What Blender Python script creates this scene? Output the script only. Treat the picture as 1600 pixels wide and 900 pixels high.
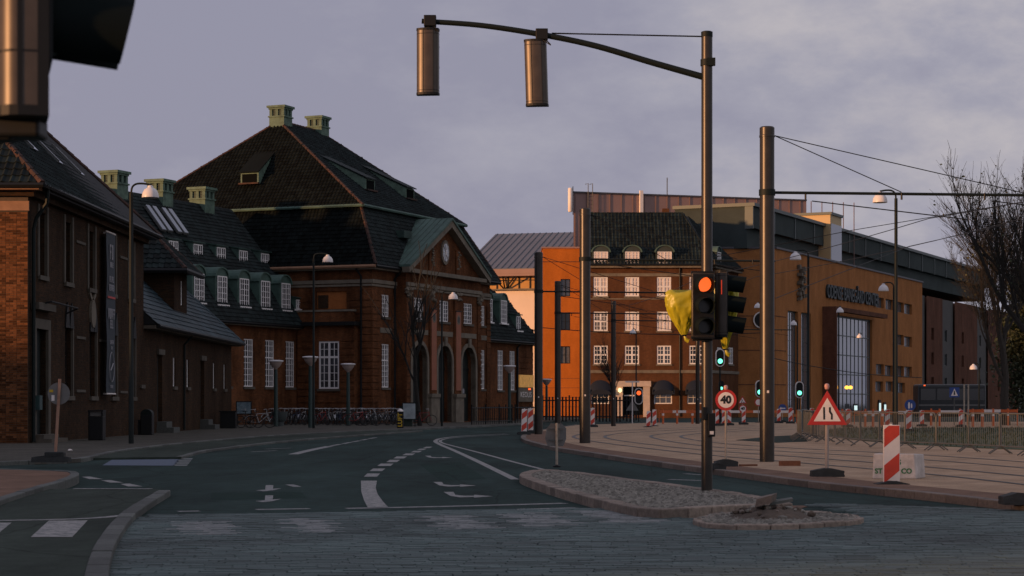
import bpy, bmesh, math, random
from mathutils import Vector, Matrix
random.seed(7)
R = math.radians
for o in list(bpy.data.objects): bpy.data.objects.remove(o)
S = bpy.context.scene
C = S.collection

# ------------------------------------------------------------------ camera
F, H, HY = 3111.0, 1.48, 630.0           # focal length in px of a 1600 px picture, eye height, horizon row
cam = bpy.data.objects.new('camera', bpy.data.cameras.new('camera')); C.objects.link(cam)
cam.location = (0, 0, H); cam.rotation_euler = (R(90), 0, 0)
cam.data.sensor_width = 36; cam.data.lens = 36 * F / 1600; cam.data.shift_y = (HY - 450) / 1600
cam.data.clip_start = 0.1; cam.data.clip_end = 4000
cam.data.dof.use_dof = True; cam.data.dof.focus_distance = 55; cam.data.dof.aperture_fstop = 5.6
S.camera = cam
# ------------------------------------------------------------------ sky and sun
SUN_EL, SUN_AZ = 5.0, 60.0               # degrees; azimuth counted from straight behind the camera to the left
W = bpy.data.worlds.new('World'); S.world = W; W.use_nodes = True
nt = W.node_tree; N = nt.nodes; L = nt.links; N.clear()
out = N.new('ShaderNodeOutputWorld'); bg = N.new('ShaderNodeBackground'); L.new(bg.outputs[0], out.inputs[0])
bg.inputs[1].default_value = 0.1
sky = N.new('ShaderNodeTexSky'); sky.sky_type = 'NISHITA'; sky.sun_disc = False
sky.sun_elevation = R(SUN_EL); sky.sun_rotation = R(180 + SUN_AZ); sky.air_density = 1.5; sky.dust_density = 3
tc = N.new('ShaderNodeTexCoord'); mp = N.new('ShaderNodeMapping'); mp.inputs['Scale'].default_value = (1.0, 1.0, 2.0)
mp.inputs['Location'].default_value = (0.08, 0.0, 0.62)
L.new(tc.outputs['Generated'], mp.inputs[0])
nz = N.new('ShaderNodeTexNoise'); nz.inputs['Scale'].default_value = 13.0; nz.inputs['Detail'].default_value = 8; nz.inputs['Roughness'].default_value = 0.6
L.new(mp.outputs[0], nz.inputs['Vector'])
nz2 = N.new('ShaderNodeTexNoise'); nz2.inputs['Scale'].default_value = 2.0; nz2.inputs['Detail'].default_value = 3
L.new(mp.outputs[0], nz2.inputs['Vector'])
mx0 = N.new('ShaderNodeMath'); mx0.operation = 'MULTIPLY'; L.new(nz.outputs[0], mx0.inputs[0]); L.new(nz2.outputs[0], mx0.inputs[1])
cr = N.new('ShaderNodeValToRGB'); sx = N.new('ShaderNodeSeparateXYZ'); L.new(tc.outputs['Generated'], sx.inputs[0])
mg = N.new('ShaderNodeMapRange'); mg.interpolation_type = 'SMOOTHSTEP'; L.new(sx.outputs[0], mg.inputs[0])     # the cloud layer thickens towards the right
mg.inputs[1].default_value = -0.25; mg.inputs[2].default_value = 0.45; mg.inputs[3].default_value = 0.64; mg.inputs[4].default_value = 1.48
mx1 = N.new('ShaderNodeMath'); mx1.operation = 'MULTIPLY'; L.new(mx0.outputs[0], mx1.inputs[0]); L.new(mg.outputs[0], mx1.inputs[1])
L.new(mx1.outputs[0], cr.inputs[0])
cr.color_ramp.elements[0].position = 0.17; cr.color_ramp.elements[0].color = (3.08, 3.05, 4.02, 1)
cr.color_ramp.elements[1].position = 0.42; cr.color_ramp.elements[1].color = (5.0, 4.72, 5.15, 1)
e = cr.color_ramp.elements.new(0.28); e.color = (3.72, 3.66, 4.5, 1)
mix = N.new('ShaderNodeMix'); mix.data_type = 'RGBA'; mix.inputs[0].default_value = 0.93
L.new(sky.outputs[0], mix.inputs[6]); L.new(cr.outputs[0], mix.inputs[7]); L.new(mix.outputs[2], bg.inputs[0])
sd = bpy.data.lights.new('sun', 'SUN'); sd.energy = 4.3; sd.angle = R(2.5); sd.color = (1.0, 0.50, 0.22)
sun = bpy.data.objects.new('sun', sd); C.objects.link(sun)
to_sun = Vector((-math.sin(R(SUN_AZ)) * math.cos(R(SUN_EL)), -math.cos(R(SUN_AZ)) * math.cos(R(SUN_EL)), math.sin(R(SUN_EL))))
sun.rotation_euler = to_sun.to_track_quat('Z', 'Y').to_euler(); sun.location = (-60, -40, 40)
S.view_settings.view_transform = 'Standard'; S.view_settings.look = 'None'
S.view_settings.exposure = 0.0; S.view_settings.gamma = 1.0; S.view_settings.use_curve_mapping = False

# ------------------------------------------------------------------ materials
MATS = {}
def mat(name, col, rough=0.7, metal=0.0, var=0.0, vs=3.0, bump=0.0, bs=30.0, emit=None, es=1.0, island=0.0, objrand=0.0, spec=0.5, col2=None):
    if name in MATS: return MATS[name]
    m = bpy.data.materials.new(name); m.use_nodes = True; MATS[name] = m
    n = m.node_tree.nodes; l = m.node_tree.links; b = n['Principled BSDF']
    b.inputs['Roughness'].default_value = rough; b.inputs['Metallic'].default_value = metal
    b.inputs['Specular IOR Level'].default_value = spec
    b.inputs['Base Color'].default_value = (*col, 1)
    last = None
    t = n.new('ShaderNodeTexCoord')
    if var > 0:
        z = n.new('ShaderNodeTexNoise'); z.inputs['Scale'].default_value = vs; z.inputs['Detail'].default_value = 6; z.inputs['Roughness'].default_value = 0.65
        l.new(t.outputs['Object'], z.inputs['Vector'])
        r = n.new('ShaderNodeValToRGB'); l.new(z.outputs[0], r.inputs[0])
        c2 = col2 or tuple(min(1, c * (1 + var)) for c in col)
        r.color_ramp.elements[0].position = 0.3; r.color_ramp.elements[0].color = (*[c * (1 - var) for c in col], 1)
        r.color_ramp.elements[1].position = 0.7; r.color_ramp.elements[1].color = (*c2, 1)
        last = r.outputs[0]
    for amt, kind in ((island, 'i'), (objrand, 'o')):
        if amt <= 0: continue
        if kind == 'i': g = n.new('ShaderNodeNewGeometry'); ro = g.outputs['Random Per Island']
        else: g = n.new('ShaderNodeObjectInfo'); ro = g.outputs['Random']
        mr = n.new('ShaderNodeMapRange'); mr.inputs[3].default_value = 1 - amt; mr.inputs[4].default_value = 1 + amt
        l.new(ro, mr.inputs[0])
        mm = n.new('ShaderNodeMix'); mm.data_type = 'RGBA'; mm.blend_type = 'MULTIPLY'; mm.inputs[0].default_value = 1
        if last is None: mm.inputs[6].default_value = (*col, 1)
        else: l.new(last, mm.inputs[6])
        l.new(mr.outputs[0], mm.inputs[7]); last = mm.outputs[2]
    if last is not None: l.new(last, b.inputs['Base Color'])
    if bump > 0:
        z = n.new('ShaderNodeTexNoise'); z.inputs['Scale'].default_value = bs; z.inputs['Detail'].default_value = 4
        l.new(t.outputs['Object'], z.inputs['Vector'])
        bp = n.new('ShaderNodeBump'); bp.inputs['Strength'].default_value = bump; bp.inputs['Distance'].default_value = 0.02
        l.new(z.outputs[0], bp.inputs['Height']); l.new(bp.outputs[0], b.inputs['Normal'])
    if emit:
        b.inputs['Emission Color'].default_value = (*emit, 1); b.inputs['Emission Strength'].default_value = es
    return m

def brick_mat(name, c1, c2, mortar, bw=0.25, bh=0.0775, mo=0.012, rough=0.85, dirt=0.45, bias=0.0):
    if name in MATS: return MATS[name]
    m = bpy.data.materials.new(name); m.use_nodes = True; MATS[name] = m
    n = m.node_tree.nodes; l = m.node_tree.links; b = n['Principled BSDF']; b.inputs['Roughness'].default_value = rough
    b.inputs['Specular IOR Level'].default_value = 0.05
    u = n.new('ShaderNodeUVMap'); br = n.new('ShaderNodeTexBrick'); l.new(u.outputs[0], br.inputs['Vector'])
    br.inputs['Scale'].default_value = 1; br.inputs['Brick Width'].default_value = bw; br.inputs['Row Height'].default_value = bh
    br.inputs['Mortar Size'].default_value = mo; br.inputs['Mortar Smooth'].default_value = 0.3; br.inputs['Bias'].default_value = bias
    br.inputs['Color1'].default_value = (*c1, 1); br.inputs['Color2'].default_value = (*c2, 1); br.inputs['Mortar'].default_value = (*mortar, 1)
    t = n.new('ShaderNodeTexCoord'); z = n.new('ShaderNodeTexNoise'); z.inputs['Scale'].default_value = 0.7; z.inputs['Detail'].default_value = 8; z.inputs['Roughness'].default_value = 0.7
    q = n.new('ShaderNodeMapping'); q.inputs['Scale'].default_value = (1, 1, 0.4); l.new(t.outputs['Object'], q.inputs[0]); l.new(q.outputs[0], z.inputs['Vector'])
    mr = n.new('ShaderNodeMapRange'); mr.inputs[1].default_value = 0.3; mr.inputs[2].default_value = 0.7; mr.inputs[3].default_value = 1 - dirt; mr.inputs[4].default_value = 1 + dirt * 0.7
    l.new(z.outputs[0], mr.inputs[0])
    mm = n.new('ShaderNodeMix'); mm.data_type = 'RGBA'; mm.blend_type = 'MULTIPLY'; mm.inputs[0].default_value = 1
    l.new(br.outputs[0], mm.inputs[6]); l.new(mr.outputs[0], mm.inputs[7]); l.new(mm.outputs[2], b.inputs['Base Color'])
    bp = n.new('ShaderNodeBump'); bp.inputs['Strength'].default_value = 0.6; bp.inputs['Distance'].default_value = 0.012; bp.invert = True
    l.new(br.outputs['Fac'], bp.inputs['Height']); l.new(bp.outputs[0], b.inputs['Normal'])
    return m

def asphalt_mat(name, col, patch):
    m = bpy.data.materials.new(name); m.use_nodes = True; MATS[name] = m
    n = m.node_tree.nodes; l = m.node_tree.links; b = n['Principled BSDF']; b.inputs['Roughness'].default_value = 0.9; b.inputs['Specular IOR Level'].default_value = 0.08
    t = n.new('ShaderNodeTexCoord')
    def noise(sc, det, ro=0.6, stretch=None):
        z = n.new('ShaderNodeTexNoise'); z.inputs['Scale'].default_value = sc; z.inputs['Detail'].default_value = det; z.inputs['Roughness'].default_value = ro
        if stretch:
            q = n.new('ShaderNodeMapping'); q.inputs['Scale'].default_value = stretch; l.new(t.outputs['Object'], q.inputs[0]); l.new(q.outputs[0], z.inputs['Vector'])
        else: l.new(t.outputs['Object'], z.inputs['Vector'])
        return z.outputs[0]
    def rng(a, lo, hi, i0=0.3, i1=0.7):
        k = n.new('ShaderNodeMapRange'); k.inputs[1].default_value = i0; k.inputs[2].default_value = i1; k.inputs[3].default_value = lo; k.inputs[4].default_value = hi; l.new(a, k.inputs[0]); return k.outputs[0]
    def mul(a, bb):
        k = n.new('ShaderNodeMath'); k.operation = 'MULTIPLY'; l.new(a, k.inputs[0]); l.new(bb, k.inputs[1]); return k.outputs[0]
    a = mul(rng(noise(0.18, 5, 0.7, (2.2, 0.5, 1)), 1 - patch, 1 + patch), rng(noise(60, 3), 0.8, 1.2)); a = mul(a, rng(noise(3.0, 6, 0.75), 0.76, 1.24))
    mm = n.new('ShaderNodeMix'); mm.data_type = 'RGBA'; mm.blend_type = 'MULTIPLY'; mm.inputs[0].default_value = 1; mm.inputs[6].default_value = (*col, 1)
    l.new(a, mm.inputs[7])
    v = n.new('ShaderNodeTexVoronoi'); v.feature = 'DISTANCE_TO_EDGE'; v.inputs['Scale'].default_value = 0.22
    q = n.new('ShaderNodeMapping'); l.new(t.outputs['Object'], q.inputs[0]); q.inputs['Scale'].default_value = (1.6, 0.55, 1)
    zz = n.new('ShaderNodeTexNoise'); zz.inputs['Scale'].default_value = 1.2; zz.inputs['Detail'].default_value = 5; l.new(t.outputs['Object'], zz.inputs['Vector'])
    ad = n.new('ShaderNodeMix'); ad.data_type = 'VECTOR'; ad.inputs[0].default_value = 0.25; l.new(q.outputs[0], ad.inputs[4]); l.new(zz.outputs[1], ad.inputs[5]); l.new(ad.outputs[1], v.inputs['Vector'])
    cr = rng(v.outputs['Distance'], 0.55, 1.0, 0.0, 0.006)
    m2 = n.new('ShaderNodeMix'); m2.data_type = 'RGBA'; m2.blend_type = 'MULTIPLY'; m2.inputs[0].default_value = 1; l.new(mm.outputs[2], m2.inputs[6]); l.new(cr, m2.inputs[7])
    l.new(m2.outputs[2], b.inputs['Base Color'])
    bp = n.new('ShaderNodeBump'); bp.inputs['Strength'].default_value = 0.35; bp.inputs['Distance'].default_value = 0.01
    l.new(noise(90, 3), bp.inputs['Height']); l.new(bp.outputs[0], b.inputs['Normal'])
    return m

def paint_mat(name, col, wear=0.5, base=(0.07, 0.09, 0.09), sc=9):
    m = bpy.data.materials.new(name); m.use_nodes = True; MATS[name] = m
    n = m.node_tree.nodes; l = m.node_tree.links; b = n['Principled BSDF']; b.inputs['Roughness'].default_value = 0.75
    t = n.new('ShaderNodeTexCoord'); z = n.new('ShaderNodeTexNoise'); z.inputs['Scale'].default_value = sc; z.inputs['Detail'].default_value = 8; z.inputs['Roughness'].default_value = 0.8
    l.new(t.outputs['Object'], z.inputs['Vector'])
    r = n.new('ShaderNodeValToRGB'); l.new(z.outputs[0], r.inputs[0])
    r.color_ramp.elements[0].position = 0.26 + 0.22 * wear; r.color_ramp.elements[0].color = (*base, 1)
    r.color_ramp.elements[1].position = 0.42 + 0.25 * wear; r.color_ramp.elements[1].color = (*col, 1)
    l.new(r.outputs[0], b.inputs['Base Color']); return m

asphalt = asphalt_mat('asphalt', (0.0265, 0.046, 0.0415), 0.5)
asphalt_b = asphalt_mat('asphalt_cycle', (0.042, 0.054, 0.044), 0.45)
paint = paint_mat('road_paint', (0.29, 0.285, 0.275), 0.5)
paint_new = paint_mat('road_paint_fresh', (0.34, 0.325, 0.305), 0.55)
paint_faded = paint_mat('road_paint_faded', (0.24, 0.25, 0.245), 0.55, (0.09, 0.112, 0.107), 5)
paint_blue = paint_mat('road_paint_blue', (0.075, 0.11, 0.18), 0.5)
kerb_m = mat('granite_kerb', (0.085, 0.092, 0.082), 0.8, var=0.3, vs=14, bump=0.4, bs=50, objrand=0.35)
kerb_w = mat('granite_kerb_warm', (0.16, 0.125, 0.10), 0.8, var=0.3, vs=14, bump=0.5, bs=40, objrand=0.3)
plaza_m = brick_mat('plaza_paving', (0.085, 0.083, 0.07), (0.105, 0.097, 0.083), (0.06, 0.06, 0.052), 0.6, 0.4, 0.012, dirt=0.3)
redpave_m = brick_mat('red_paving', (0.24, 0.145, 0.10), (0.20, 0.125, 0.09), (0.15, 0.10, 0.075), 0.2, 0.1, 0.008, dirt=0.35)
tram_m = brick_mat('tram_paving', (0.49, 0.345, 0.23), (0.43, 0.30, 0.20), (0.36, 0.25, 0.165), 0.3, 0.15, 0.01, dirt=0.35)
paver_m = mat('crossing_pavers', (0.066, 0.098, 0.093), 0.75, var=0.45, vs=0.35, island=0.35, bump=0.3, bs=60)
paver_o = mat('crossing_paver_single', (0.066, 0.098, 0.093), 0.75, var=0.45, vs=0.35, objrand=0.35, bump=0.3, bs=60)
joint_m = mat('paver_joint', (0.02, 0.036, 0.034), 0.9)
sett_m = mat('granite_setts', (0.25, 0.235, 0.20), 0.85, spec=0.2, island=0.4, var=0.2, vs=2)
rail_m = mat('rail_steel', (0.035, 0.028, 0.025), 0.45, 0.5)
grass_m = mat('grass', (0.02, 0.042, 0.016), 0.9, var=0.4, vs=2, island=0.3)
soil_m = mat('soil', (0.10, 0.075, 0.055), 0.95, var=0.4, vs=6, bump=0.8, bs=18)
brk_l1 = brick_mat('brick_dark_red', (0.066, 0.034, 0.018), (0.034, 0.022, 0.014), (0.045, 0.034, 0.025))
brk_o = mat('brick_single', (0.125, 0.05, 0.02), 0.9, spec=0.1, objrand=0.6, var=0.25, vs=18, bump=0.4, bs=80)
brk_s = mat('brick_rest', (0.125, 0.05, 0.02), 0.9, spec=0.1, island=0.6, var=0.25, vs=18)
mortar_m = mat('mortar', (0.10, 0.075, 0.055), 0.95, var=0.2, vs=9)
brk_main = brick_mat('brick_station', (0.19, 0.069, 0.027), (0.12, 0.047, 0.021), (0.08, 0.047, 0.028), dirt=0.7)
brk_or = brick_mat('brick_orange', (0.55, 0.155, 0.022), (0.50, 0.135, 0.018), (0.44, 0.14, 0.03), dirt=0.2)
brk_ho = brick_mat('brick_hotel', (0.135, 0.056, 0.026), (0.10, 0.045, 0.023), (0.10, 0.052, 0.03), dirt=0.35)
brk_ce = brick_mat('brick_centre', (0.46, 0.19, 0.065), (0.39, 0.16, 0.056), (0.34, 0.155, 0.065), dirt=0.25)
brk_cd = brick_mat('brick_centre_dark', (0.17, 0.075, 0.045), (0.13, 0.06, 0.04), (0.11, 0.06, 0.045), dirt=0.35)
stone = mat('sandstone', (0.16, 0.135, 0.10), 0.85, var=0.3, vs=1.5, bump=0.3, bs=20)
stone_w = mat('warm_stone', (0.30, 0.165, 0.095), 0.85, var=0.2, vs=2)
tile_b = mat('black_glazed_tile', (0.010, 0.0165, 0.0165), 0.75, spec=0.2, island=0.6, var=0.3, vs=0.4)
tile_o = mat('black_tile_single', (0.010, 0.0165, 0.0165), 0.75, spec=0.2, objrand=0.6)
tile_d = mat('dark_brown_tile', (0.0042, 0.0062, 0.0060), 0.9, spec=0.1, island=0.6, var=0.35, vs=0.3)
slate = mat('blue_slate_tile', (0.016, 0.036, 0.046), 0.6, spec=0.35, island=0.35, var=0.3, vs=0.5)
roof_under = mat('roof_underlay', (0.008, 0.009, 0.010), 0.9)
ridge_m = mat('ridge_tile', (0.024, 0.018, 0.014), 0.85, var=0.5, vs=1.3, col2=(0.075, 0.03, 0.018))
copper = mat('verdigris_copper', (0.055, 0.105, 0.085), 0.7, 0.0, var=0.35, vs=1.3)
copper_l = mat('pale_verdigris', (0.095, 0.155, 0.115), 0.8, 0.0, var=0.4, vs=2.2)
copper_d = mat('dark_verdigris', (0.025, 0.055, 0.045), 0.7, 0.0, var=0.35, vs=0.9)
white_p = mat('white_window_paint', (0.80, 0.78, 0.76), 0.5)
glass_m = mat('window_glass', (0.012, 0.014, 0.016), 0.06, spec=0.6, var=0.3, vs=0.6)
glass_t = mat('curtain_wall_glass', (0.26, 0.28, 0.31), 0.05, 0.6, spec=1.0)
dark_in = mat('dark_doorway', (0.004, 0.005, 0.005), 0.9, spec=0.05)
door_m = mat('green_black_door', (0.008, 0.014, 0.013), 0.6, var=0.3, vs=3)
pole_m = mat('bronze_pole_paint', (0.036, 0.031, 0.025), 0.36, 0.3, var=0.25, vs=4)
pole_d = mat('dark_green_steel', (0.006, 0.011, 0.010), 0.6, 0.0, spec=0.25)
black_p = mat('black_plastic', (0.007, 0.008, 0.0085), 0.55, spec=0.3)
house_m = mat('signal_housing', (0.07, 0.055, 0.042), 0.38, 0.25, var=0.2, vs=6)
lampw = mat('opal_lamp_glass', (0.72, 0.69, 0.68), 0.35)
galv = mat('galvanised_steel', (0.10, 0.105, 0.10), 0.6, 0.2, var=0.25, vs=8)
grey_s = mat('sign_back_grey', (0.17, 0.165, 0.155), 0.55, 0.3, var=0.2, vs=4)
post_y = mat('pale_sign_post', (0.40, 0.33, 0.25), 0.6, var=0.25, vs=9)
sign_w = mat('sign_white', (0.80, 0.74, 0.69), 0.5, var=0.08, vs=5)
sign_r = mat('sign_red', (0.48, 0.030, 0.022), 0.45, var=0.15, vs=4)
sign_o = mat('marker_red', (0.60, 0.055, 0.025), 0.45, var=0.15, vs=4)
sign_k = mat('sign_black', (0.012, 0.012, 0.012), 0.5)
sign_b = mat('sign_blue', (0.02, 0.065, 0.26), 0.45)
rubber = mat('black_rubber', (0.022, 0.025, 0.024), 0.85, bump=0.5, bs=25, var=0.3, vs=9)
concrete = mat('white_concrete', (0.55, 0.50, 0.46), 0.85, var=0.25, vs=5, bump=0.3, bs=30)
green_t = mat('green_lettering', (0.03, 0.16, 0.05), 0.7)
bag_m = mat('yellow_plastic', (0.42, 0.38, 0.014), 0.4, var=0.15, vs=7, bump=0.35, bs=9)
orange_m = mat('barrier_orange', (0.62, 0.13, 0.03), 0.5, var=0.15, vs=4)
panel_w = mat('pale_panel', (0.76, 0.62, 0.51), 0.6, var=0.06, vs=0.4)
zinc = mat('zinc_roof', (0.155, 0.150, 0.165), 0.5, 0.3, var=0.12, vs=0.2)
zinc_d = mat('zinc_seam', (0.075, 0.072, 0.08), 0.5, 0.3)
brown_m = mat('brown_cladding', (0.30, 0.19, 0.165), 0.6, 0.1, var=0.12, vs=0.3)
clad_g = mat('green_grey_cladding', (0.048, 0.062, 0.06), 0.85, 0.0, spec=0.15, var=0.2, vs=0.3)
clad_f = mat('cladding_frame', (0.085, 0.105, 0.10), 0.5, 0.2)
awn = mat('navy_awning', (0.004, 0.009, 0.02), 0.8)
portal = mat('pale_portal', (0.50, 0.41, 0.34), 0.7, var=0.15, vs=2)
bark2 = mat('grey_bark', (0.034, 0.030, 0.024), 0.9, var=0.3, vs=6)
bark = mat('bark', (0.016, 0.015, 0.012), 0.9, var=0.3, vs=6)
leaf = mat('leaf_dark', (0.030, 0.042, 0.016), 0.7, island=0.5)
brk_sun = brick_mat('brick_sun_patch', (0.40, 0.135, 0.04), (0.33, 0.11, 0.034), (0.28, 0.12, 0.05), dirt=0.25)  # brighter brick for the blind panel, missing sun patch put into its colour
kerb_i = mat('granite_kerb_island', (0.23, 0.18, 0.14), 0.85, var=0.35, vs=14, bump=0.5, bs=40, objrand=0.3)
glass_c = mat('glass_with_curtain', (0.13, 0.125, 0.12), 0.15, var=0.5, vs=1.5)
glass_r = mat('glass_with_reflection', (0.05, 0.055, 0.065), 0.05, spec=1.0, var=0.6, vs=0.8)
chrome = mat('bike_chrome', (0.42, 0.42, 0.42), 0.35, 0.4)
sky_pane_m = mat('sky_pink_panes', (0.66, 0.58, 0.54), 0.25, var=0.1, vs=2)  # pale curtained panes, pink sky reflection put into the colour
stone_d = mat('dark_stone', (0.085, 0.072, 0.054), 0.85, var=0.3, vs=1.5)  # darker stone for trims and sills
leaf2 = mat('leaf_bud', (0.05, 0.055, 0.022), 0.7, island=0.5)
red_on = mat('red_lens_lit', (0.8, 0.1, 0.02), 0.4, emit=(1.0, 0.13, 0.022), es=1.25)
red_glow = mat('red_lens_side', (0.6, 0.05, 0.02), 0.3, emit=(1.0, 0.06, 0.01), es=0.5)
green_on = mat('green_lens_lit', (0.1, 0.8, 0.5), 0.4, emit=(0.16, 1.0, 0.60), es=2.2)
amber_on = mat('amber_lens_lit', (0.9, 0.5, 0.1), 0.4, emit=(1.0, 0.42, 0.06), es=2.5)
visor_m = mat('matt_black_visor', (0.006, 0.010, 0.010), 0.85, spec=0.1)
lens_off = mat('lens_dark', (0.02, 0.016, 0.012), 0.25)
warm_on = mat('warm_lit_lamp', (0.9, 0.7, 0.4), 0.4, emit=(1.0, 0.72, 0.36), es=1.6)
cold_on = mat('lit_panel', (0.7, 0.85, 0.85), 0.4, emit=(0.75, 1.0, 0.97), es=0.75)
banner_m = mat('navy_banner', (0.022, 0.034, 0.046), 0.7)
banner_r = mat('terracotta_banner', (0.30, 0.105, 0.055), 0.75, var=0.15, vs=1)
letter_w = mat('pale_lettering', (0.28, 0.28, 0.30), 0.7)
letter_d = mat('dark_green_lettering', (0.018, 0.03, 0.032), 0.5)
glow_ad = mat('lit_advert', (0.5, 0.28, 0.06), 0.5, emit=(0.9, 0.42, 0.10), es=0.22, var=0.5, vs=3)
poster_b = mat('blue_poster', (0.08, 0.17, 0.24), 0.5, var=0.5, vs=3, col2=(0.25, 0.33, 0.36))
poster_g = mat('grey_poster', (0.28, 0.33, 0.34), 0.5, var=0.4, vs=2.2)
yellow_t = mat('yellow_lettering', (0.55, 0.36, 0.02), 0.6)
BIKEC = [mat('bike_black', (0.012, 0.012, 0.013), 0.4), mat('bike_red', (0.30, 0.02, 0.015), 0.4), mat('bike_silver', (0.45, 0.46, 0.46), 0.4, 0.3), mat('bike_navy', (0.015, 0.03, 0.07), 0.4)]
tyre = mat('tyre', (0.016, 0.016, 0.016), 0.8)
tyre_p = mat('pale_tyre', (0.45, 0.40, 0.34), 0.8)

# ------------------------------------------------------------------ helpers
def GP(px, py, z=0.0):                    # pixel on a level surface at height z -> world point
    d = F * (H - z) / (py - HY); return Vector(((px - 800) / F * d, d, z))
def AT(px, py, d): return Vector(((px - 800) / F * d, d, H + (HY - py) / F * d))
def XA(px, d): return (px - 800) / F * d
def BD(py): return F * H / (py - HY)      # distance of a foot on the ground seen at row py

class Fr:                                 # upright working frame: k along, e outward, z up
    def __init__(s, o, t, n): s.o = Vector((o[0], o[1])); s.t = Vector(t).normalized(); s.n = Vector(n).normalized()
    def P(s, k, e, z): q = s.o + s.t * k + s.n * e; return Vector((q.x, q.y, z))
class MB:
    def __init__(s): s.v = []; s.f = []
    def add(s, vs, fs):
        b = len(s.v); s.v += [Vector(v) for v in vs]; s.f += [tuple(i + b for i in f) for f in fs]; return s
    def quad(s, *p): return s.add(p, [tuple(range(len(p)))])
    def hexa(s, p): return s.add(p, [(0, 3, 2, 1), (4, 5, 6, 7), (0, 1, 5, 4), (1, 2, 6, 5), (2, 3, 7, 6), (3, 0, 4, 7)])
    def box(s, c, d, rz=0.0, rx=0.0, ry=0.0):
        m = Matrix.Rotation(rz, 3, 'Z') @ Matrix.Rotation(rx, 3, 'X') @ Matrix.Rotation(ry, 3, 'Y'); c = Vector(c); h = [x / 2 for x in d]
        return s.hexa([c + m @ Vector((x * h[0], y * h[1], z * h[2])) for z in (-1, 1) for x, y in ((-1, -1), (1, -1), (1, 1), (-1, 1))])
    def fbox(s, fr, k0, k1, e0, e1, z0, z1):
        return s.hexa([fr.P(k, e, z) for z in (z0, z1) for k, e in ((k0, e1), (k1, e1), (k1, e0), (k0, e0))])
    def prism(s, pts, vec):
        n = len(pts); vec = Vector(vec); a = [Vector(p) for p in pts]; b = [p + vec for p in a]
        return s.add(a + b, [tuple(range(n))[::-1], tuple(range(n, 2 * n))] + [(i, (i + 1) % n, n + (i + 1) % n, n + i) for i in range(n)])
    def tube(s, pts, r, n=8, r2=None, caps=True):
        pts = [Vector(p) for p in pts]; m = len(pts); vs = []; fs = []; ref = None
        for i, p in enumerate(pts):
            d = (pts[min(i + 1, m - 1)] - pts[max(i - 1, 0)]).normalized()
            if ref is None: ref = Vector((0, 0, 1)) if abs(d.z) < 0.9 else Vector((1, 0, 0))
            a = d.cross(ref).normalized(); b = a.cross(d).normalized(); ref = b
            rr = r if r2 is None else r + (r2 - r) * i / (m - 1)
            vs += [p + (a * math.cos(2 * math.pi * j / n) + b * math.sin(2 * math.pi * j / n)) * rr for j in range(n)]
        for i in range(m - 1):
            fs += [(i * n + j, i * n + (j + 1) % n, (i + 1) * n + (j + 1) % n, (i + 1) * n + j) for j in range(n)]
        if caps: fs += [tuple(range(n))[::-1], tuple(range((m - 1) * n, m * n))]
        return s.add(vs, fs)
    def lathe(s, prof, o=(0, 0, 0), n=16, axis='Z'):
        o = Vector(o); vs = []; fs = []
        for r, z in prof:
            for j in range(n):
                a = 2 * math.pi * j / n; c, q = math.cos(a) * r, math.sin(a) * r
                vs.append(o + (Vector((c, q, z)) if axis == 'Z' else Vector((c, z, q)) if axis == 'Y' else Vector((z, c, q))))
        for i in range(len(prof) - 1):
            fs += [(i * n + j, i * n + (j + 1) % n, (i + 1) * n + (j + 1) % n, (i + 1) * n + j) for j in range(n)]
        fs += [tuple(range(n)), tuple(range((len(prof) - 1) * n, len(prof) * n))]
        return s.add(vs, fs)
    def ring(s, r0, r1, o, n=24, y0=-0.01, y1=0.01):   # annulus facing -Y
        o = Vector(o); vs = []; fs = []
        for j in range(n):
            a = 2 * math.pi * j / n
            for r, y in ((r0, y0), (r1, y0), (r1, y1), (r0, y1)): vs.append(o + Vector((math.cos(a) * r, y, math.sin(a) * r)))
        for j in range(n):
            q = 4 * j; p = 4 * ((j + 1) % n)
            for c in range(4): fs.append((q + c, q + (c + 1) % 4, p + (c + 1) % 4, p + c))
        return s.add(vs, fs)

OFF = {}
def mesh_from(name, mb, off=Vector(), smooth=False, uv=True):
    me = bpy.data.meshes.new(name); me.from_pydata([v - off for v in mb.v], [], mb.f); me.update()
    if uv:
        ul = me.uv_layers.new(name='UVMap').data; Z = Vector((0, 0, 1))
        for p in me.polygons:
            nn = p.normal
            if abs(nn.z) > 0.95: t = Vector((1, 0, 0)); b = Vector((0, 1, 0))
            else:
                t = Z.cross(nn).normalized(); b = nn.cross(t)
                if b.z < 0: b = -b
            for li in p.loop_indices:
                co = mb.v[me.loops[li].vertex_index]; ul[li].uv = (co.dot(t), co.dot(b))
    if smooth:
        for p in me.polygons: p.use_smooth = True
        me.set_sharp_from_angle(angle=R(38))
    return me
def obj(name, mb, m, parent=None, smooth=False, uv=True, label=None, kind=None, bevel=0):
    off = OFF.get(parent.name, Vector()) if parent else Vector()
    o = bpy.data.objects.new(name, mesh_from(name, mb, off, smooth, uv)); C.objects.link(o)
    if m: o.data.materials.append(m)
    if parent: o.parent = parent; OFF[o.name] = off
    if label: o['label'] = label
    if kind: o['kind'] = kind
    if bevel:
        bv = o.modifiers.new('bevel', 'BEVEL'); bv.width = bevel; bv.segments = 2; bv.limit_method = 'ANGLE'
    return o
def thing(name, label, cat, loc=(0, 0, 0), group=None, kind=None, rz=0):
    o = bpy.data.objects.new(name, None); C.objects.link(o); o.location = loc; o.rotation_euler.z = rz; OFF[o.name] = Vector(loc); o.empty_display_size = 0.3
    o['label'] = label; o['category'] = cat
    if group: o['group'] = group
    if kind: o['kind'] = kind
    return o
def local(t): OFF[t.name] = Vector(); return t          # parts of this thing are given in its own coordinates
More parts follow.
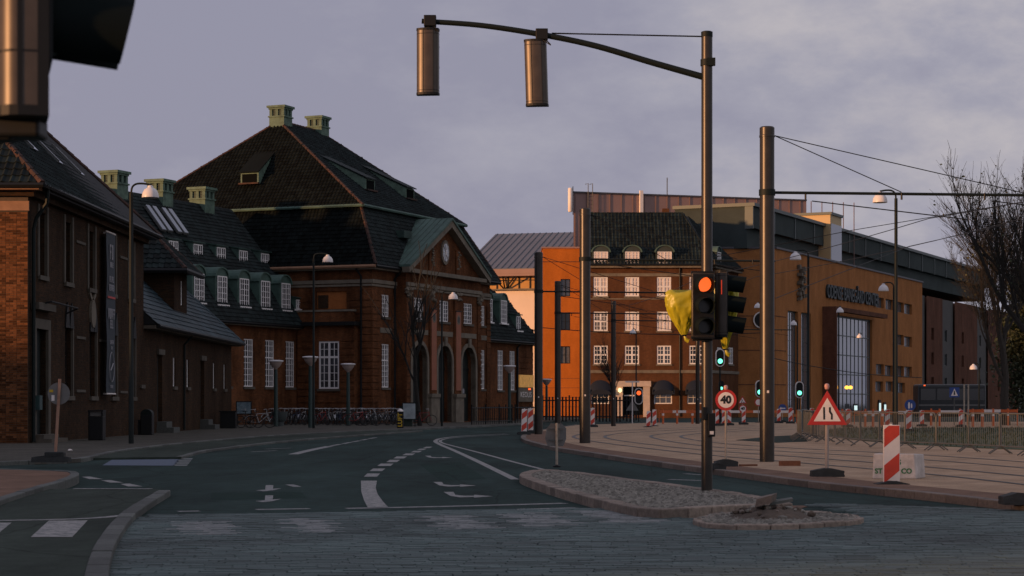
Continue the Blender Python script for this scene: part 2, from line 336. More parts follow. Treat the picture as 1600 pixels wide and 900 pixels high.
def tag(o, label, cat, group=None, kind=None):
    o['label'] = label; o['category'] = cat
    if group: o['group'] = group
    if kind: o['kind'] = kind
    return o
def struct(name, mb, m, smooth=False): o = obj(name, mb, m, None, smooth); o['kind'] = 'structure'; return o
def dup(src, loc, rz=0.0, label=None, group=None, sc=None):
    r = src.copy(); C.objects.link(r); r.location = loc; r.rotation_euler.z = rz
    if sc: r.scale = (sc, sc, sc)
    if label: r['label'] = label
    if group: r['group'] = group
    for ch in list(src.children):
        c = ch.copy(); C.objects.link(c); c.parent = r
        for g in ch.children:
            d = g.copy(); C.objects.link(d); d.parent = c
    return r
def text(name, s, size, o, xd, yd, m, parent, ext=0.004, align='CENTER', sx=1.0, bold=0.0):
    cu = bpy.data.curves.new(name, 'FONT'); cu.body = s; cu.size = size; cu.align_x = align; cu.align_y = 'CENTER'; cu.extrude = ext; cu.offset = bold; cu.resolution_u = 3
    t = bpy.data.objects.new(name, cu); C.objects.link(t)
    me = bpy.data.meshes.new_from_object(t.evaluated_get(bpy.context.evaluated_depsgraph_get()))
    bpy.data.objects.remove(t)
    x = Vector(xd).normalized() * sx; y = Vector(yd).normalized(); z = Vector(xd).normalized().cross(y); off = OFF.get(parent.name, Vector()); o = Vector(o)
    for v in me.vertices: v.co = o + x * v.co.x + y * v.co.y + z * v.co.z - off
    me.materials.clear(); me.materials.append(m)
    q = bpy.data.objects.new(name, me); C.objects.link(q); q.parent = parent; OFF[q.name] = off; return q
def inpoly(x, y, P):
    c = False; j = len(P) - 1
    for i in range(len(P)):
        xi, yi = P[i][0], P[i][1]; xj, yj = P[j][0], P[j][1]
        if (yi > y) != (yj > y) and x < (xj - xi) * (y - yi) / (yj - yi) + xi: c = not c
        j = i
    return c
def clip(poly, x0, x1, y0, y1):
    for ax, v, sg in ((0, x0, 1), (0, x1, -1), (1, y0, 1), (1, y1, -1)):
        o = []
        for i in range(len(poly)):
            a, b = poly[i], poly[(i + 1) % len(poly)]; da, db = (a[ax] - v) * sg, (b[ax] - v) * sg
            if da >= 0: o.append(a)
            if da * db < 0: q = da / (da - db); o.append((a[0] + (b[0] - a[0]) * q, a[1] + (b[1] - a[1]) * q))
        poly = o
        if not poly: break
    return poly
def slab(name, pts, z, m, base=-0.3):    # raised paving: pts are world xy
    mb = MB(); n = len(pts)
    area = sum(pts[i][0] * pts[(i + 1) % n][1] - pts[(i + 1) % n][0] * pts[i][1] for i in range(n))
    if area < 0: pts = pts[::-1]
    mb.prism([(p[0], p[1], base) for p in pts], (0, 0, z - base)); return struct(name, mb, m)
def resample(pts, step):
    P = [Vector(p) for p in pts]; out = [P[0]]; acc = 0.0
    for a, b in zip(P, P[1:]):
        d = (b - a).length; pos = step - acc
        while pos <= d: out.append(a.lerp(b, pos / d)); pos += step
        acc = (acc + d) % step if d >= step - acc else acc + d
    return out
def smoothline(pts, n=8):
    P = [Vector(p) for p in pts]; o = []
    for i in range(len(P) - 1):
        p0, p1, p2, p3 = P[max(i - 1, 0)], P[i], P[i + 1], P[min(i + 2, len(P) - 1)]
        for j in range(n):
            t = j / n; o.append(0.5 * ((2 * p1) + (p2 - p0) * t + (2 * p0 - 5 * p1 + 4 * p2 - p3) * t * t + (3 * p1 - p0 - 3 * p2 + p3) * t ** 3))
    o.append(P[-1]); return o
def kerbs(parent, line, z, m, w=0.15, step=1.0, h=0.3, side=1):
    P = resample(line, step)
    if (Vector(line[-1]) - P[-1]).length > .12: P.append(Vector(line[-1]))
    for a, b in zip(P, P[1:]):
        d = (b - a); ln = d.length
        if ln < 0.05: continue
        d.normalize(); nn = Vector((-d.y, d.x, 0)) * side; mb = MB(); j = random.uniform(-0.006, 0.006)
        q = [a + d * 0.006 - nn * .025, b - d * 0.006 - nn * .025, b - d * 0.006 + nn * w, a + d * 0.006 + nn * w]; top = z + 0.008 + j
        mb.hexa([Vector((p.x, p.y, z - h)) for p in q] + [Vector((p.x, p.y, top)) for p in q])
        obj('kerb_stone', mb, m, parent, bevel=0.015)
def ribbon(mb, line, w, z):
    P = [Vector((p[0], p[1], z)) for p in line]; l = []; r = []
    for i, p in enumerate(P):
        d = (P[min(i + 1, len(P) - 1)] - P[max(i - 1, 0)]).normalized(); nn = Vector((-d.y, d.x, 0)) * (w / 2); l.append(p + nn); r.append(p - nn)
    mb.add(l + r, [(i, i + 1, len(P) + i + 1, len(P) + i) for i in range(len(P) - 1)])
# ================================================================== ground
mb = MB(); g = 40
xs = [-900 + 1800 * i / g for i in range(g + 1)]; ys = [-300 + 1700 * i / g for i in range(g + 1)]
mb.add([(x, y, 0) for y in ys for x in xs], [(j * (g + 1) + i, j * (g + 1) + i + 1, (j + 1) * (g + 1) + i + 1, (j + 1) * (g + 1) + i) for j in range(g) for i in range(g)])
road = struct('road', mb, asphalt)

def gpl(pts, z=0.0): return [GP(px, py, z) for px, py in pts]
# --- plaza pavement along the left buildings
pav_line = smoothline(gpl([(-60, 724), (0, 721), (70, 719), (128, 716), (165, 708), (200, 702), (300, 690.5), (420, 680.5), (520, 675), (640, 669.8), (745, 665.5), (800, 662.5), (838, 659)], 0.1), 5)
pavement = slab('pavement', [(p.x, p.y) for p in pav_line] + [(6, 175), (10, 320), (-160, 320), (-160, 51)], 0.1, plaza_m)
kerbs(pavement, pav_line, 0.1, kerb_m, 0.16, 1.2)
# --- cycle track between pavement and carriageway
cyc_line = smoothline(gpl([(283, 714), (318, 704.5), (362, 698.5), (420, 691.5), (480, 686), (545, 681), (600, 677), (660, 672.8)], 0.06), 5)
inner = [p for p in pav_line if -12.2 > p.x or p.y < 112]
inner = [p for p in pav_line if cyc_line[0].y - 1.5 < p.y < cyc_line[-1].y]
cycle = slab('cycle_track', [(p.x, p.y) for p in cyc_line] + [(p.x + 0.02, p.y) for p in reversed(inner)], 0.06, asphalt_b)
kerbs(cycle, cyc_line, 0.06, kerb_m, 0.14, 1.2)
# --- raised cycle path at the near left and its kerb
nl = smoothline(gpl([(164, 925), (166, 890), (172, 862), (184, 836), (203, 810), (228, 789), (258, 771), (264, 767)], 0.08), 6)
path = slab('cycle_path', [(p.x, p.y) for p in nl] + [(p.x, p.y) for p in gpl([(240, 763.5), (110, 764), (-300, 764), (-300, 925)], 0.08)], 0.08, asphalt_b)
kerbs(path, nl, 0.09, kerb_m, 0.17, 0.8, side=1)
# --- red brick corner by the fallen-in sign
cl = smoothline(gpl([(-200, 858), (0, 782), (60, 763), (108, 749), (121, 743), (119, 738.5), (100, 736), (0, 733), (-200, 728)], 0.14), 5)
corner = slab('brick_corner_pavement', [(p.x, p.y) for p in cl], 0.14, redpave_m)
kerbs(corner, cl, 0.145, kerb_m, 0.14, 0.9, side=1)
# --- tram bed
tk = smoothline(gpl([(1700, 800), (1600, 788.5), (1450, 772), (1300, 757), (1200, 745), (1130, 736), (1000, 719), (920, 707.5), (870, 700), (832, 691.5), (815, 684.5), (822, 677.5), (850, 671), (900, 664)], 0.1), 6)
tram = slab('tram_bed', [(p.x, p.y) for p in tk] + [(p.x, p.y) for p in gpl([(1020, 660.5), (1290, 659.5)], 0.1)] + [(48, 150), (60, 60), (30, 28)], 0.1, tram_m)
kerbs(tram, tk, 0.11, kerb_w, 0.18, 1.1, side=-1)
mb = MB(); st = [p for p in tk if p.y < 100]; off = []
for i, p in enumerate(st):
    d = (st[min(i + 1, len(st) - 1)] - st[max(i - 1, 0)]).normalized(); off.append(Vector((p.x, p.y, 0)) + Vector((d.y, -d.x, 0)) * 1.15)
inn = [Vector((p.x, p.y, 0)) + (o - Vector((p.x, p.y, 0))) * 0.16 for p, o in zip(st, off)]
mb.add([(p.x, p.y, 0.1045) for p in inn] + [(p.x, p.y, 0.1045) for p in off], [(i, i + 1, len(st) + i + 1, len(st) + i) for i in range(len(st) - 1)])
obj('red_brick_margin', mb, redpave_m, tram)
RAILS = [[(1640, 762), (1450, 741), (1240, 722.5), (1100, 710.5), (985, 697.5), (925, 689.5), (898, 684), (903, 679.5), (940, 675), (1040, 669.5), (1180, 665)],
         [(1640, 748), (1450, 730), (1240, 713.5), (1100, 703.5), (1010, 694), (965, 688), (946, 683.5), (952, 679.8), (985, 676), (1080, 670.8), (1200, 666.5)],
         [(1640, 735), (1450, 719), (1240, 706.5), (1120, 699), (1055, 691), (1026, 685.5), (1017, 681.8), (1028, 679), (1070, 675), (1150, 670.6), (1230, 668)],
         [(1640, 725), (1450, 711.5), (1250, 701), (1150, 694.8), (1095, 689), (1070, 684.8), (1064, 681.8), (1076, 679.4), (1110, 676.2), (1180, 672.5), (1240, 670.5)]]
for rl in RAILS:
    ln = smoothline(gpl(rl, 0.1), 8); mb = MB(); ribbon(mb, ln, 0.15, 0.107); ro = obj('rail', mb, rail_m, tram)
    mb = MB(); ribbon(mb, [p + Vector((0.0, 0.0, 0)) for p in ln], 0.05, 0.112); obj('rail_head', mb, galv, ro)
mb = MB(); pp = gpl([(1150, 688), (1200, 682.5), (1255, 679.5), (1262, 690), (1215, 692)], 0.1); mb.prism([(p.x, p.y, 0.09) for p in pp][::-1], (0, 0, 0.022)); obj('asphalt_patch', mb, asphalt_b, tram)
# --- verge behind the crowd barriers
vg = smoothline(gpl([(1700, 707), (1600, 702), (1500, 698), (1400, 692), (1330, 686), (1290, 680), (1285, 674), (1320, 668)], 0.12), 5)
verge = slab('grass_verge', [(p.x, p.y) for p in vg] + [(p.x, p.y) for p in gpl([(1700, 668)], 0.12)], 0.12, grass_m)
mb = MB(); vp = [(p.x, p.y) for p in vg] + [(p.x, p.y) for p in gpl([(1700, 668)], 0.12)]
x0, x1 = min(p[0] for p in vp), max(p[0] for p in vp); y0, y1 = min(p[1] for p in vp), max(p[1] for p in vp); cnt = 0
while cnt < 9000:
    x, y = random.uniform(x0, x1), random.uniform(y0, y1); cnt += 1
    if not inpoly(x, y, vp): continue
    a = random.uniform(0, 6.28); h = random.uniform(0.05, 0.16); c, s_ = math.cos(a) * 0.02, math.sin(a) * 0.02
    mb.add([(x - c, y - s_, 0.115), (x + c, y + s_, 0.115), (x + random.uniform(-.05, .05), y + random.uniform(-.05, .05), 0.12 + h)], [(0, 1, 2)])
o = obj('grass', mb, grass_m, None, uv=False); tag(o, 'dark green grass blades on the verge behind the crowd barriers', 'grass', kind='stuff')
# --- traffic island
isl = smoothline(gpl([(1236, 786.5), (1160, 789), (1060, 795), (1010, 795.5), (945, 783), (870, 763.5), (828, 750), (814, 743.5), (820, 738), (848, 734), (900, 737.5), (980, 748), (1080, 760.5), (1170, 773)], 0.13) + gpl([(1236, 786.5)], 0.13), 5)
def shrink(P, q):
    cx, cy = sum(p.x for p in P) / len(P), sum(p.y for p in P) / len(P); return [(cx + (p.x - cx) * q, cy + (p.y - cy) * q) for p in P]
island = slab('traffic_island', shrink(isl[:-1], .965), 0.10, joint_m)
kerbs(island, isl, 0.13, kerb_i, 0.2, 0.5, side=-1)
nose = smoothline(gpl([(1087, 809), (1120, 801), (1200, 796.5), (1270, 797.5), (1330, 803), (1347, 808.5), (1325, 812.5), (1250, 817), (1170, 819), (1110, 816.5), (1087, 811)], 0.09) + gpl([(1087, 809)], 0.09), 5)
nose_o = slab('island_nose', shrink(nose[:-1], .95), 0.06, joint_m)
kerbs(nose_o, nose, 0.075, kerb_i, 0.16, 0.4, side=-1)
mb = MB(); pp = gpl([(1052, 802), (1075, 798), (1235, 791), (1268, 791), (1240, 797), (1090, 806)]); mb.prism([(p.x, p.y, -0.02) for p in pp], (0, 0, 0.03)); obj('red_tactile_strip', mb, redpave_m, road)
def setts(name, outline, z, parent, sx=0.085, sy=0.08):
    P = [(p.x, p.y) for p in outline]; mb = MB()
    cx, cy = sum(p[0] for p in P) / len(P), sum(p[1] for p in P) / len(P)
    P2 = [(cx + (p[0] - cx) * 0.95, cy + (p[1] - cy) * 0.97) for p in P]
    y = min(p[1] for p in P2); r = 0
    while y < max(p[1] for p in P2):
        x = min(p[0] for p in P2) - (r % 2) * sx / 2
        while x < max(p[0] for p in P2):
            xx, yy = x + random.uniform(-.015, .015), y + random.uniform(-.012, .012)
            if inpoly(xx, yy, P2):
                h = z + random.uniform(-0.006, 0.016); a, b = sx * .45, sy * .45; i = 0.022; t = random.uniform(-.008, .008)
                mb.add([(xx - a, yy - b, z - .03), (xx + a, yy - b, z - .03), (xx + a, yy + b, z - .03), (xx - a, yy + b, z - .03), (xx - a + i, yy - b + i, h + t), (xx + a - i, yy - b + i, h - t), (xx + a - i, yy + b - i, h - t), (xx - a + i, yy + b - i, h + t)],
                       [(4, 5, 6, 7), (0, 1, 5, 4), (1, 2, 6, 5), (2, 3, 7, 6), (3, 0, 4, 7)])
            x += sx
        y += sy; r += 1
    return obj(name, mb, sett_m, parent, uv=False, kind='stuff')
setts('setts', isl[:-1], 0.125, island); setts('setts', nose[:-1], 0.085, nose_o)
# --- paved crossing in front: real pavers
cp = gpl([(90, 940), (140, 880), (165, 838), (195, 812), (246, 806.5), (560, 802), (900, 796), (1012, 798), (1050, 802.5), (1090, 815), (1130, 820), (1250, 820), (1330, 815), (1356, 808.5), (1330, 801), (1268, 791), (1290, 788.5), (1420, 793), (1700, 802), (1700, 940)])
cpoly = [(p.x, p.y) for p in cp]
mb = MB(); mb.quad(*[Vector((p.x, p.y, 0.004)) for p in cp]); crossing = struct('paved_crossing', mb, joint_m)
ZEB = [[(283, 818), (344, 817), (364, 838), (294, 838)], [(440, 813), (490, 812), (540, 833), (470, 835)], [(655, 808), (716, 807), (770, 828), (700, 830)], [(778, 806), (848, 803), (905, 823), (828, 825)], [(900, 801), (965, 800), (1040, 818), (962, 820)], [(1380, 800), (1600, 808), (1640, 830), (1420, 808)], [(200, 822), (270, 816), (300, 842), (190, 850)]]
ZW = [[(p.x, p.y) for p in gpl(z)] for z in ZEB]
mb = MB(); mz = MB(); PW, PD = 0.38, 0.105; singles = []
y = min(p[1] for p in cpoly); r = 0
while y < max(p[1] for p in cpoly):
    x = -9.0 - random.random() * PW
    while x < 9.5:
        if inpoly(x, y, cpoly):
            z = random.uniform(-.003, .004); t = random.uniform(-.002, .002)
            zeb = any(inpoly(x + .07 * random.uniform(-1, 1), y, q) for q in ZW[:5] if True) and random.random() < 0.96
            px = 800 + F * x / y
            if 17.6 < y < 20.5 and 190 < px < 1590 and len(singles) < 300 and not zeb and random.random() < 0.75: singles.append((x, y, z))
            else:
                a, b, i = PW / 2 - .003, PD / 2 - .003, .005
                (mz if zeb else mb).add([(x - a, y - b, 0.0), (x + a, y - b, 0.0), (x + a, y + b, 0.0), (x - a, y + b, 0.0), (x - a + i, y - b + i, .022 + z + t), (x + a - i, y - b + i, .022 + z - t), (x + a - i, y + b - i, .022 + z - t), (x - a + i, y + b - i, .022 + z + t)],
                       [(4, 5, 6, 7), (0, 1, 5, 4), (1, 2, 6, 5), (2, 3, 7, 6), (3, 0, 4, 7)])
        x += PW
    y += PD; r += 1
obj('paving_stones', mb, paver_m, crossing, uv=False, kind='stuff')
obj('painted_paving_stones', mz, paint_faded, crossing, uv=False, kind='stuff')
a, b, i = PW / 2 - .003, PD / 2 - .003, .005
ps = MB().add([(-a, -b, 0), (a, -b, 0), (a, b, 0), (-a, b, 0), (-a + i, -b + i, .022), (a - i, -b + i, .022), (a - i, b - i, .022), (-a + i, b - i, .022)], [(4, 5, 6, 7), (0, 1, 5, 4), (1, 2, 6, 5), (2, 3, 7, 6), (3, 0, 4, 7)])
pme = mesh_from('paving_stone', ps); pme.materials.append(paver_o)
for x, y, z in singles:
    o = bpy.data.objects.new('paving_stone', pme); C.objects.link(o); o.location = (x, y, z); o.parent = crossing
# --- painted markings (thin sheets on the road)
def mark(name, pts, m=paint, z=0.005, parent=None):
    mb = MB(); mb.quad(*[Vector((p.x, p.y, z)) for p in gpl(pts, z)]); return obj(name, mb, m, parent or road)
def line(name, pts, w, m=paint, z=0.005, parent=None, sm=True):
    mb = MB(); P = gpl(pts, z); ribbon(mb, smoothline(P, 5) if sm else P, w, z); return obj(name, mb, m, parent or road)
Z8 = 0.085
mark('zebra_stripe', [(48, 839), (113, 839), (137, 813), (76, 813.5)], paint_new, Z8, path)
mark('zebra_stripe', [(-60, 838), (-8, 838), (18, 816.5), (-30, 817)], paint_new, Z8, path)
line('stop_line', [(-20, 813.5), (90, 811.5), (150, 809), (200, 804.5)], 0.18, paint_new, Z8, path)
line('edge_line', [(115, 763.4), (237, 763.6)], 0.2, paint_new, 0.088, path)
for a in ([(128, 745), (140, 744.5), (161, 748.5), (140, 748.5)], [(158, 750.5), (172, 750), (193, 754), (172, 754)], [(188, 756), (202, 755.5), (223, 760), (200, 760)]): mark('priority_mark', a, paint_new)
mark('blue_cycle_crossing', [(160, 727), (272, 727.5), (284, 715), (176, 717.5)], paint_blue)
for i in range(4): mark('crossing_bar', [(270 + i * 2.5, 727.5 - i * 3.2), (292 + i * 2.5, 727.5 - i * 3.2), (294 + i * 2.5, 725.8 - i * 3.2), (272 + i * 2.5, 725.8 - i * 3.2)], paint_faded)
line('stop_line', [(541, 794.3), (700, 791), (883, 786.2)], 0.25); line('stop_line', [(400, 796), (484, 794.6)], 0.22); line('stop_line', [(278, 799), (312, 798.3)], 0.2)
line('stop_line', [(246, 804.6), (400, 803.6), (560, 801), (700, 798.5), (900, 793.3)], 0.2)
mark('lane_line', [(564, 751), (589, 751), (587, 762), (590, 772), (598, 783), (607, 793), (575, 793.5), (569, 782), (564.5, 768)], paint_new)
for x0, x1, y0, y1 in ((570, 594, 739.7, 744.7), (579, 602, 732, 736), (591, 615, 724.3, 728), (605, 625, 718.4, 722), (616, 636, 713.2, 716.3), (630, 649, 708.5, 711.2), (643, 659.5, 704.4, 706.8), (652.5, 667, 701, 703), (662, 676, 698, 700)):
    mark('lane_dash', [(x0 - 1.5, y1), (x1 - 5, y1), (x1, y0), (x0 + 4, y0)], paint_new)
line('edge_line', [(805, 749), (775, 734.5), (745, 720), (710, 704), (690, 695.5), (681, 690.5), (682, 687.5), (692, 684.5), (725, 681), (790, 677.8)], 0.17, paint_new)
line('edge_line', [(848, 733.2), (800, 721), (750, 707.5), (715, 698.5), (694, 693), (688, 690), (690, 687.5), (703, 684.6), (735, 682), (795, 678.8)], 0.12, paint_new)
def arrow_left(px, py0, py1, wpx):
    h = py1 - py0; s = wpx
    mark('arrow_marking', [(px, py0), (px + 0.20 * s, py0), (px + 0.24 * s, py0 + 0.5 * h), (px + 0.42 * s, py0 + 0.66 * h), (px + 0.62 * s, py0 + .66 * h), (px + .62 * s, py0 + .5 * h), (px + s, py0 + .75 * h), (px + .62 * s, py1), (px + .62 * s, py0 + .86 * h), (px + 0.33 * s, py0 + 0.95 * h), (px + 0.14 * s, py0 + 0.7 * h)], paint_new)
arrow_left(677, 753, 760.5, 67); arrow_left(693, 768.5, 777.5, 77); arrow_left(664, 712, 715.8, 43)
def arrow_two(px, py0, py1, wpx):
    h = py1 - py0; s = wpx
    mark('arrow_marking', [(px + .38 * s, py0), (px + .68 * s, py0), (px + .66 * s, py0 + .6 * h), (px + s, py0 + .5 * h), (px + .66 * s, py0 + .85 * h), (px + .3 * s, py1), (px, py0 + .85 * h), (px + .36 * s, py0 + .72 * h)], paint)
arrow_two(400, 758, 767.5, 40); arrow_two(399, 774, 784.5, 41)
line('lane_line', [(458, 709.8), (487, 702.8), (515, 697.2)], 0.3); 
for a, b in (((517, 696.6), (532, 694)), ((536, 693.3), (548, 691)), ((551, 690.5), (562, 688.4)), ((565, 687.8), (574, 686)), ((577, 685.4), (587, 683.6))): line('lane_dash', [a, b], 0.18, sm=False)
line('edge_line', [(392, 706), (432, 704)], 0.15); line('edge_line', [(415, 701.5), (455, 700)], 0.15); line('edge_line', [(452, 757), (465, 760.5)], 0.15)
line('edge_line', [(1150, 738.5), (1240, 749.5), (1300, 756.8)], 0.12, paint, 0.006); line('edge_line', [(1345, 763), (1400, 768.5), (1600, 790)], 0.12, paint, 0.006)
line('lane_dash', [(1045, 749), (1098, 750.8)], 0.2); line('lane_dash', [(1070, 740), (1098, 742)], 0.15); 
mark('repair_patch', [(655, 725), (720, 722), (760, 748), (690, 752)], asphalt_mat('asphalt_patch', (0.017, 0.037, 0.031), 0.3), 0.0035)
mark('repair_patch', [(330, 770), (470, 768), (480, 778), (330, 781)], MATS['asphalt_patch'], 0.0035)
# --- rubble on the island nose
def rock(mb, c, r, fl=0.7):
    ns = [(0, 0, 1), (0, 0, -1)] + [(math.cos(a) * .9, math.sin(a) * .9, z) for z in (.45, -.45) for a in [k * math.pi / 3 + random.uniform(-.3, .3) for k in range(6)]]
    bm = bmesh.new()
    for n_ in ns: bm.verts.new([c[i] + n_[i] * r * random.uniform(.7, 1.2) * (fl if i == 2 else 1) for i in range(3)])
    bmesh.ops.convex_hull(bm, input=bm.verts); bm.verts.index_update(); vs = [v for v in bm.verts if v.link_faces]; ix = {v: i for i, v in enumerate(vs)}
    mb.add([v.co.copy() for v in vs], [tuple(ix[v] for v in f.verts) for f in bm.faces]); bm.free()
rc = GP(1203, 808, 0.08)
rub = thing('rubble_pile', 'low heap of broken stones and soil dumped on the island nose', 'rubble', rc)
mb = MB(); vs = []; n = 14
for i in range(n + 1):
    for j in range(n + 1):
        u, v = i / n * 2 - 1, j / n * 2 - 1; q = max(0, 1 - u * u - v * v); vs.append((rc.x + u * 0.5, rc.y + v * 0.6, 0.075 + 0.13 * q ** .8 * random.uniform(.7, 1.25)))
mb.add(vs, [(i * (n + 1) + j, (i + 1) * (n + 1) + j, (i + 1) * (n + 1) + j + 1, i * (n + 1) + j + 1) for i in range(n) for j in range(n)]); obj('soil_mound', mb, soil_m, rub, smooth=True)
for k in range(34):
    a = random.uniform(0, 6.28); q = random.random() ** .6; r = random.uniform(.025, .07); mb = MB(); rock(mb, (rc.x + math.cos(a) * q * .55, rc.y + math.sin(a) * q * .55 - .05, 0.10 + 0.11 * (1 - q * q)), r); obj('stone', mb, random.choice([soil_m, kerb_w, sett_m]), rub)
mb = MB(); c = rc + Vector((-.05, -.1, .13)); mb.prism([c + Vector(p) for p in ((-.16, -.1, 0), (.03, -.13, .05), (.12, .1, .07), (-.1, .12, .02))], (0.02, 0, .1)); obj('broken_slab', mb, kerb_w, rub)
mb = MB(); c = rc + Vector((.12, -.05, .15)); mb.prism([c + Vector(p) for p in ((-.14, -.1, 0), (.14, -.12, .05), (.15, .08, .06), (-.1, .12, .02))], (0.0, 0, .035)); obj('broken_slab', mb, kerb_m, rub)
c = GP(1198, 728, .1); rusty = mat('rusty_timber', (0.20, 0.075, 0.035), .85, var=.3, vs=6)
mb = MB(); mb.box((c.x + .52, c.y + .1, .155), (.45, .16, .11), .15); tag(obj('timber_offcut', mb, rusty, None), 'short rust brown timber block beside the thick tram pole', 'timber')
mb = MB(); mb.box((c.x - .42, c.y - .1, .12), (.4, .12, .04), .35); tag(obj('timber_offcut', mb, rusty, None), 'thin flat rust brown board lying against the thick tram pole', 'timber')
# ================================================================== building helpers
def KK(fr, px, e=0.0):
    r = (px - 800) / F; ox, oy = fr.o.x + fr.n.x * e, fr.o.y + fr.n.y * e
    return (r * oy - ox) / (fr.t.x - r * fr.t.y)
def ZZ(fr, px, py, e=0.0): return H + (HY - py) * fr.P(KK(fr, px, e), e, 0).y / F
def RECT(fr, x0, x1, y0, y1, e=0.0):
    a, b = KK(fr, x0, e), KK(fr, x1, e); xm = (x0 + x1) / 2
    return min(a, b), max(a, b), ZZ(fr, xm, y1, e), ZZ(fr, xm, y0, e)
def wall(name, parent, m, fr, k0, k1, z0, z1, e=0.0, holes=(), depth=0.22):
    mb = MB(); ks = sorted({k0, k1} | {h[i] for h in holes for i in (0, 1)}); zs = sorted({z0, z1} | {h[i] for h in holes for i in (2, 3)})
    ks = [k for k in ks if k0 <= k <= k1]; zs = [z for z in zs if z0 <= z <= z1]
    for a, b in zip(ks, ks[1:]):
        for c, d in zip(zs, zs[1:]):
            km, zm = (a + b) / 2, (c + d) / 2
            if any(h[0] < km < h[1] and h[2] < zm < h[3] for h in holes): continue
            mb.quad(fr.P(a, e, c), fr.P(b, e, c), fr.P(b, e, d), fr.P(a, e, d))
    for h in holes:
        a, b, c, d = h[:4]; i = e - depth; arch = len(h) > 4 and h[4]
        if arch:
            r = (b - a) / 2; zc = d - r * arch; n = 14; cx = (a + b) / 2
            pts = [(cx - r * math.cos(math.pi * j / n), zc + r * arch * math.sin(math.pi * j / n)) for j in range(n + 1)]
            for (ka, za), (kb, zb) in zip(pts, pts[1:]):
                mb.quad(fr.P(ka, e, za), fr.P(kb, e, zb), fr.P(kb, e, d), fr.P(ka, e, d)); mb.quad(fr.P(ka, e, za), fr.P(kb, e, zb), fr.P(kb, i, zb), fr.P(ka, i, za))
            d = zc
        else: mb.quad(fr.P(a, e, d), fr.P(b, e, d), fr.P(b, i, d), fr.P(a, i, d))
        mb.quad(fr.P(a, e, c), fr.P(a, i, c), fr.P(a, i, d), fr.P(a, e, d)); mb.quad(fr.P(b, e, c), fr.P(b, i, c), fr.P(b, i, d), fr.P(b, e, d)); mb.quad(fr.P(a, e, c), fr.P(b, e, c), fr.P(b, i, c), fr.P(a, i, c))
    return obj(name, mb, m, parent)
def window(parent, fr, h, cols=4, rows=6, e=0.0, rec=0.14, m=white_p, gm=glass_m, sill=stone_d, trans=0.0, arch=0, bar=0.035, bord=0.075, mull=0.085, name='window', fname=None):
    if gm is glass_m: gm = random.choice([glass_m, glass_m, glass_c, glass_r])
    a, b, c, d = h[:4]; w, hh = b - a, d - c; f0, f1 = e - rec - .02, e - rec + .05; mb = MB()
    def bx(x0, x1, z0, z1): mb.fbox(fr, x0, x1, f0, f1, z0, z1)
    bx(a, a + bord, c, d); bx(b - bord, b, c, d); bx(a + bord, b - bord, c, c + bord); bx(a + bord, b - bord, d - bord, d)
    for i in range(1, cols):
        wd = mull if (cols % 2 == 0 and i == cols // 2) else bar; x = a + w * i / cols; bx(x - wd / 2, x + wd / 2, c + bord, d - bord)
    f0 += .004; f1 -= .004
    for j in range(1, rows):
        wd = mull if trans and j == trans else bar; z = c + hh * j / rows; bx(a + bord, b - bord, z - wd / 2, z + wd / 2)
    if arch:
        n = 10; cx = (a + b) / 2; r = w / 2; zc = d - r * arch
    o = obj(name, mb, m, parent)
    g = MB(); g.quad(fr.P(a, e - rec, c), fr.P(b, e - rec, c), fr.P(b, e - rec, d), fr.P(a, e - rec, d)); obj('glass', g, gm, o)
    if sill:
        s = MB(); s.fbox(fr, a - .1, b + .1, e - .1, e + .1, c - .16, c - .002); obj('sill', s, sill, o)
    return o
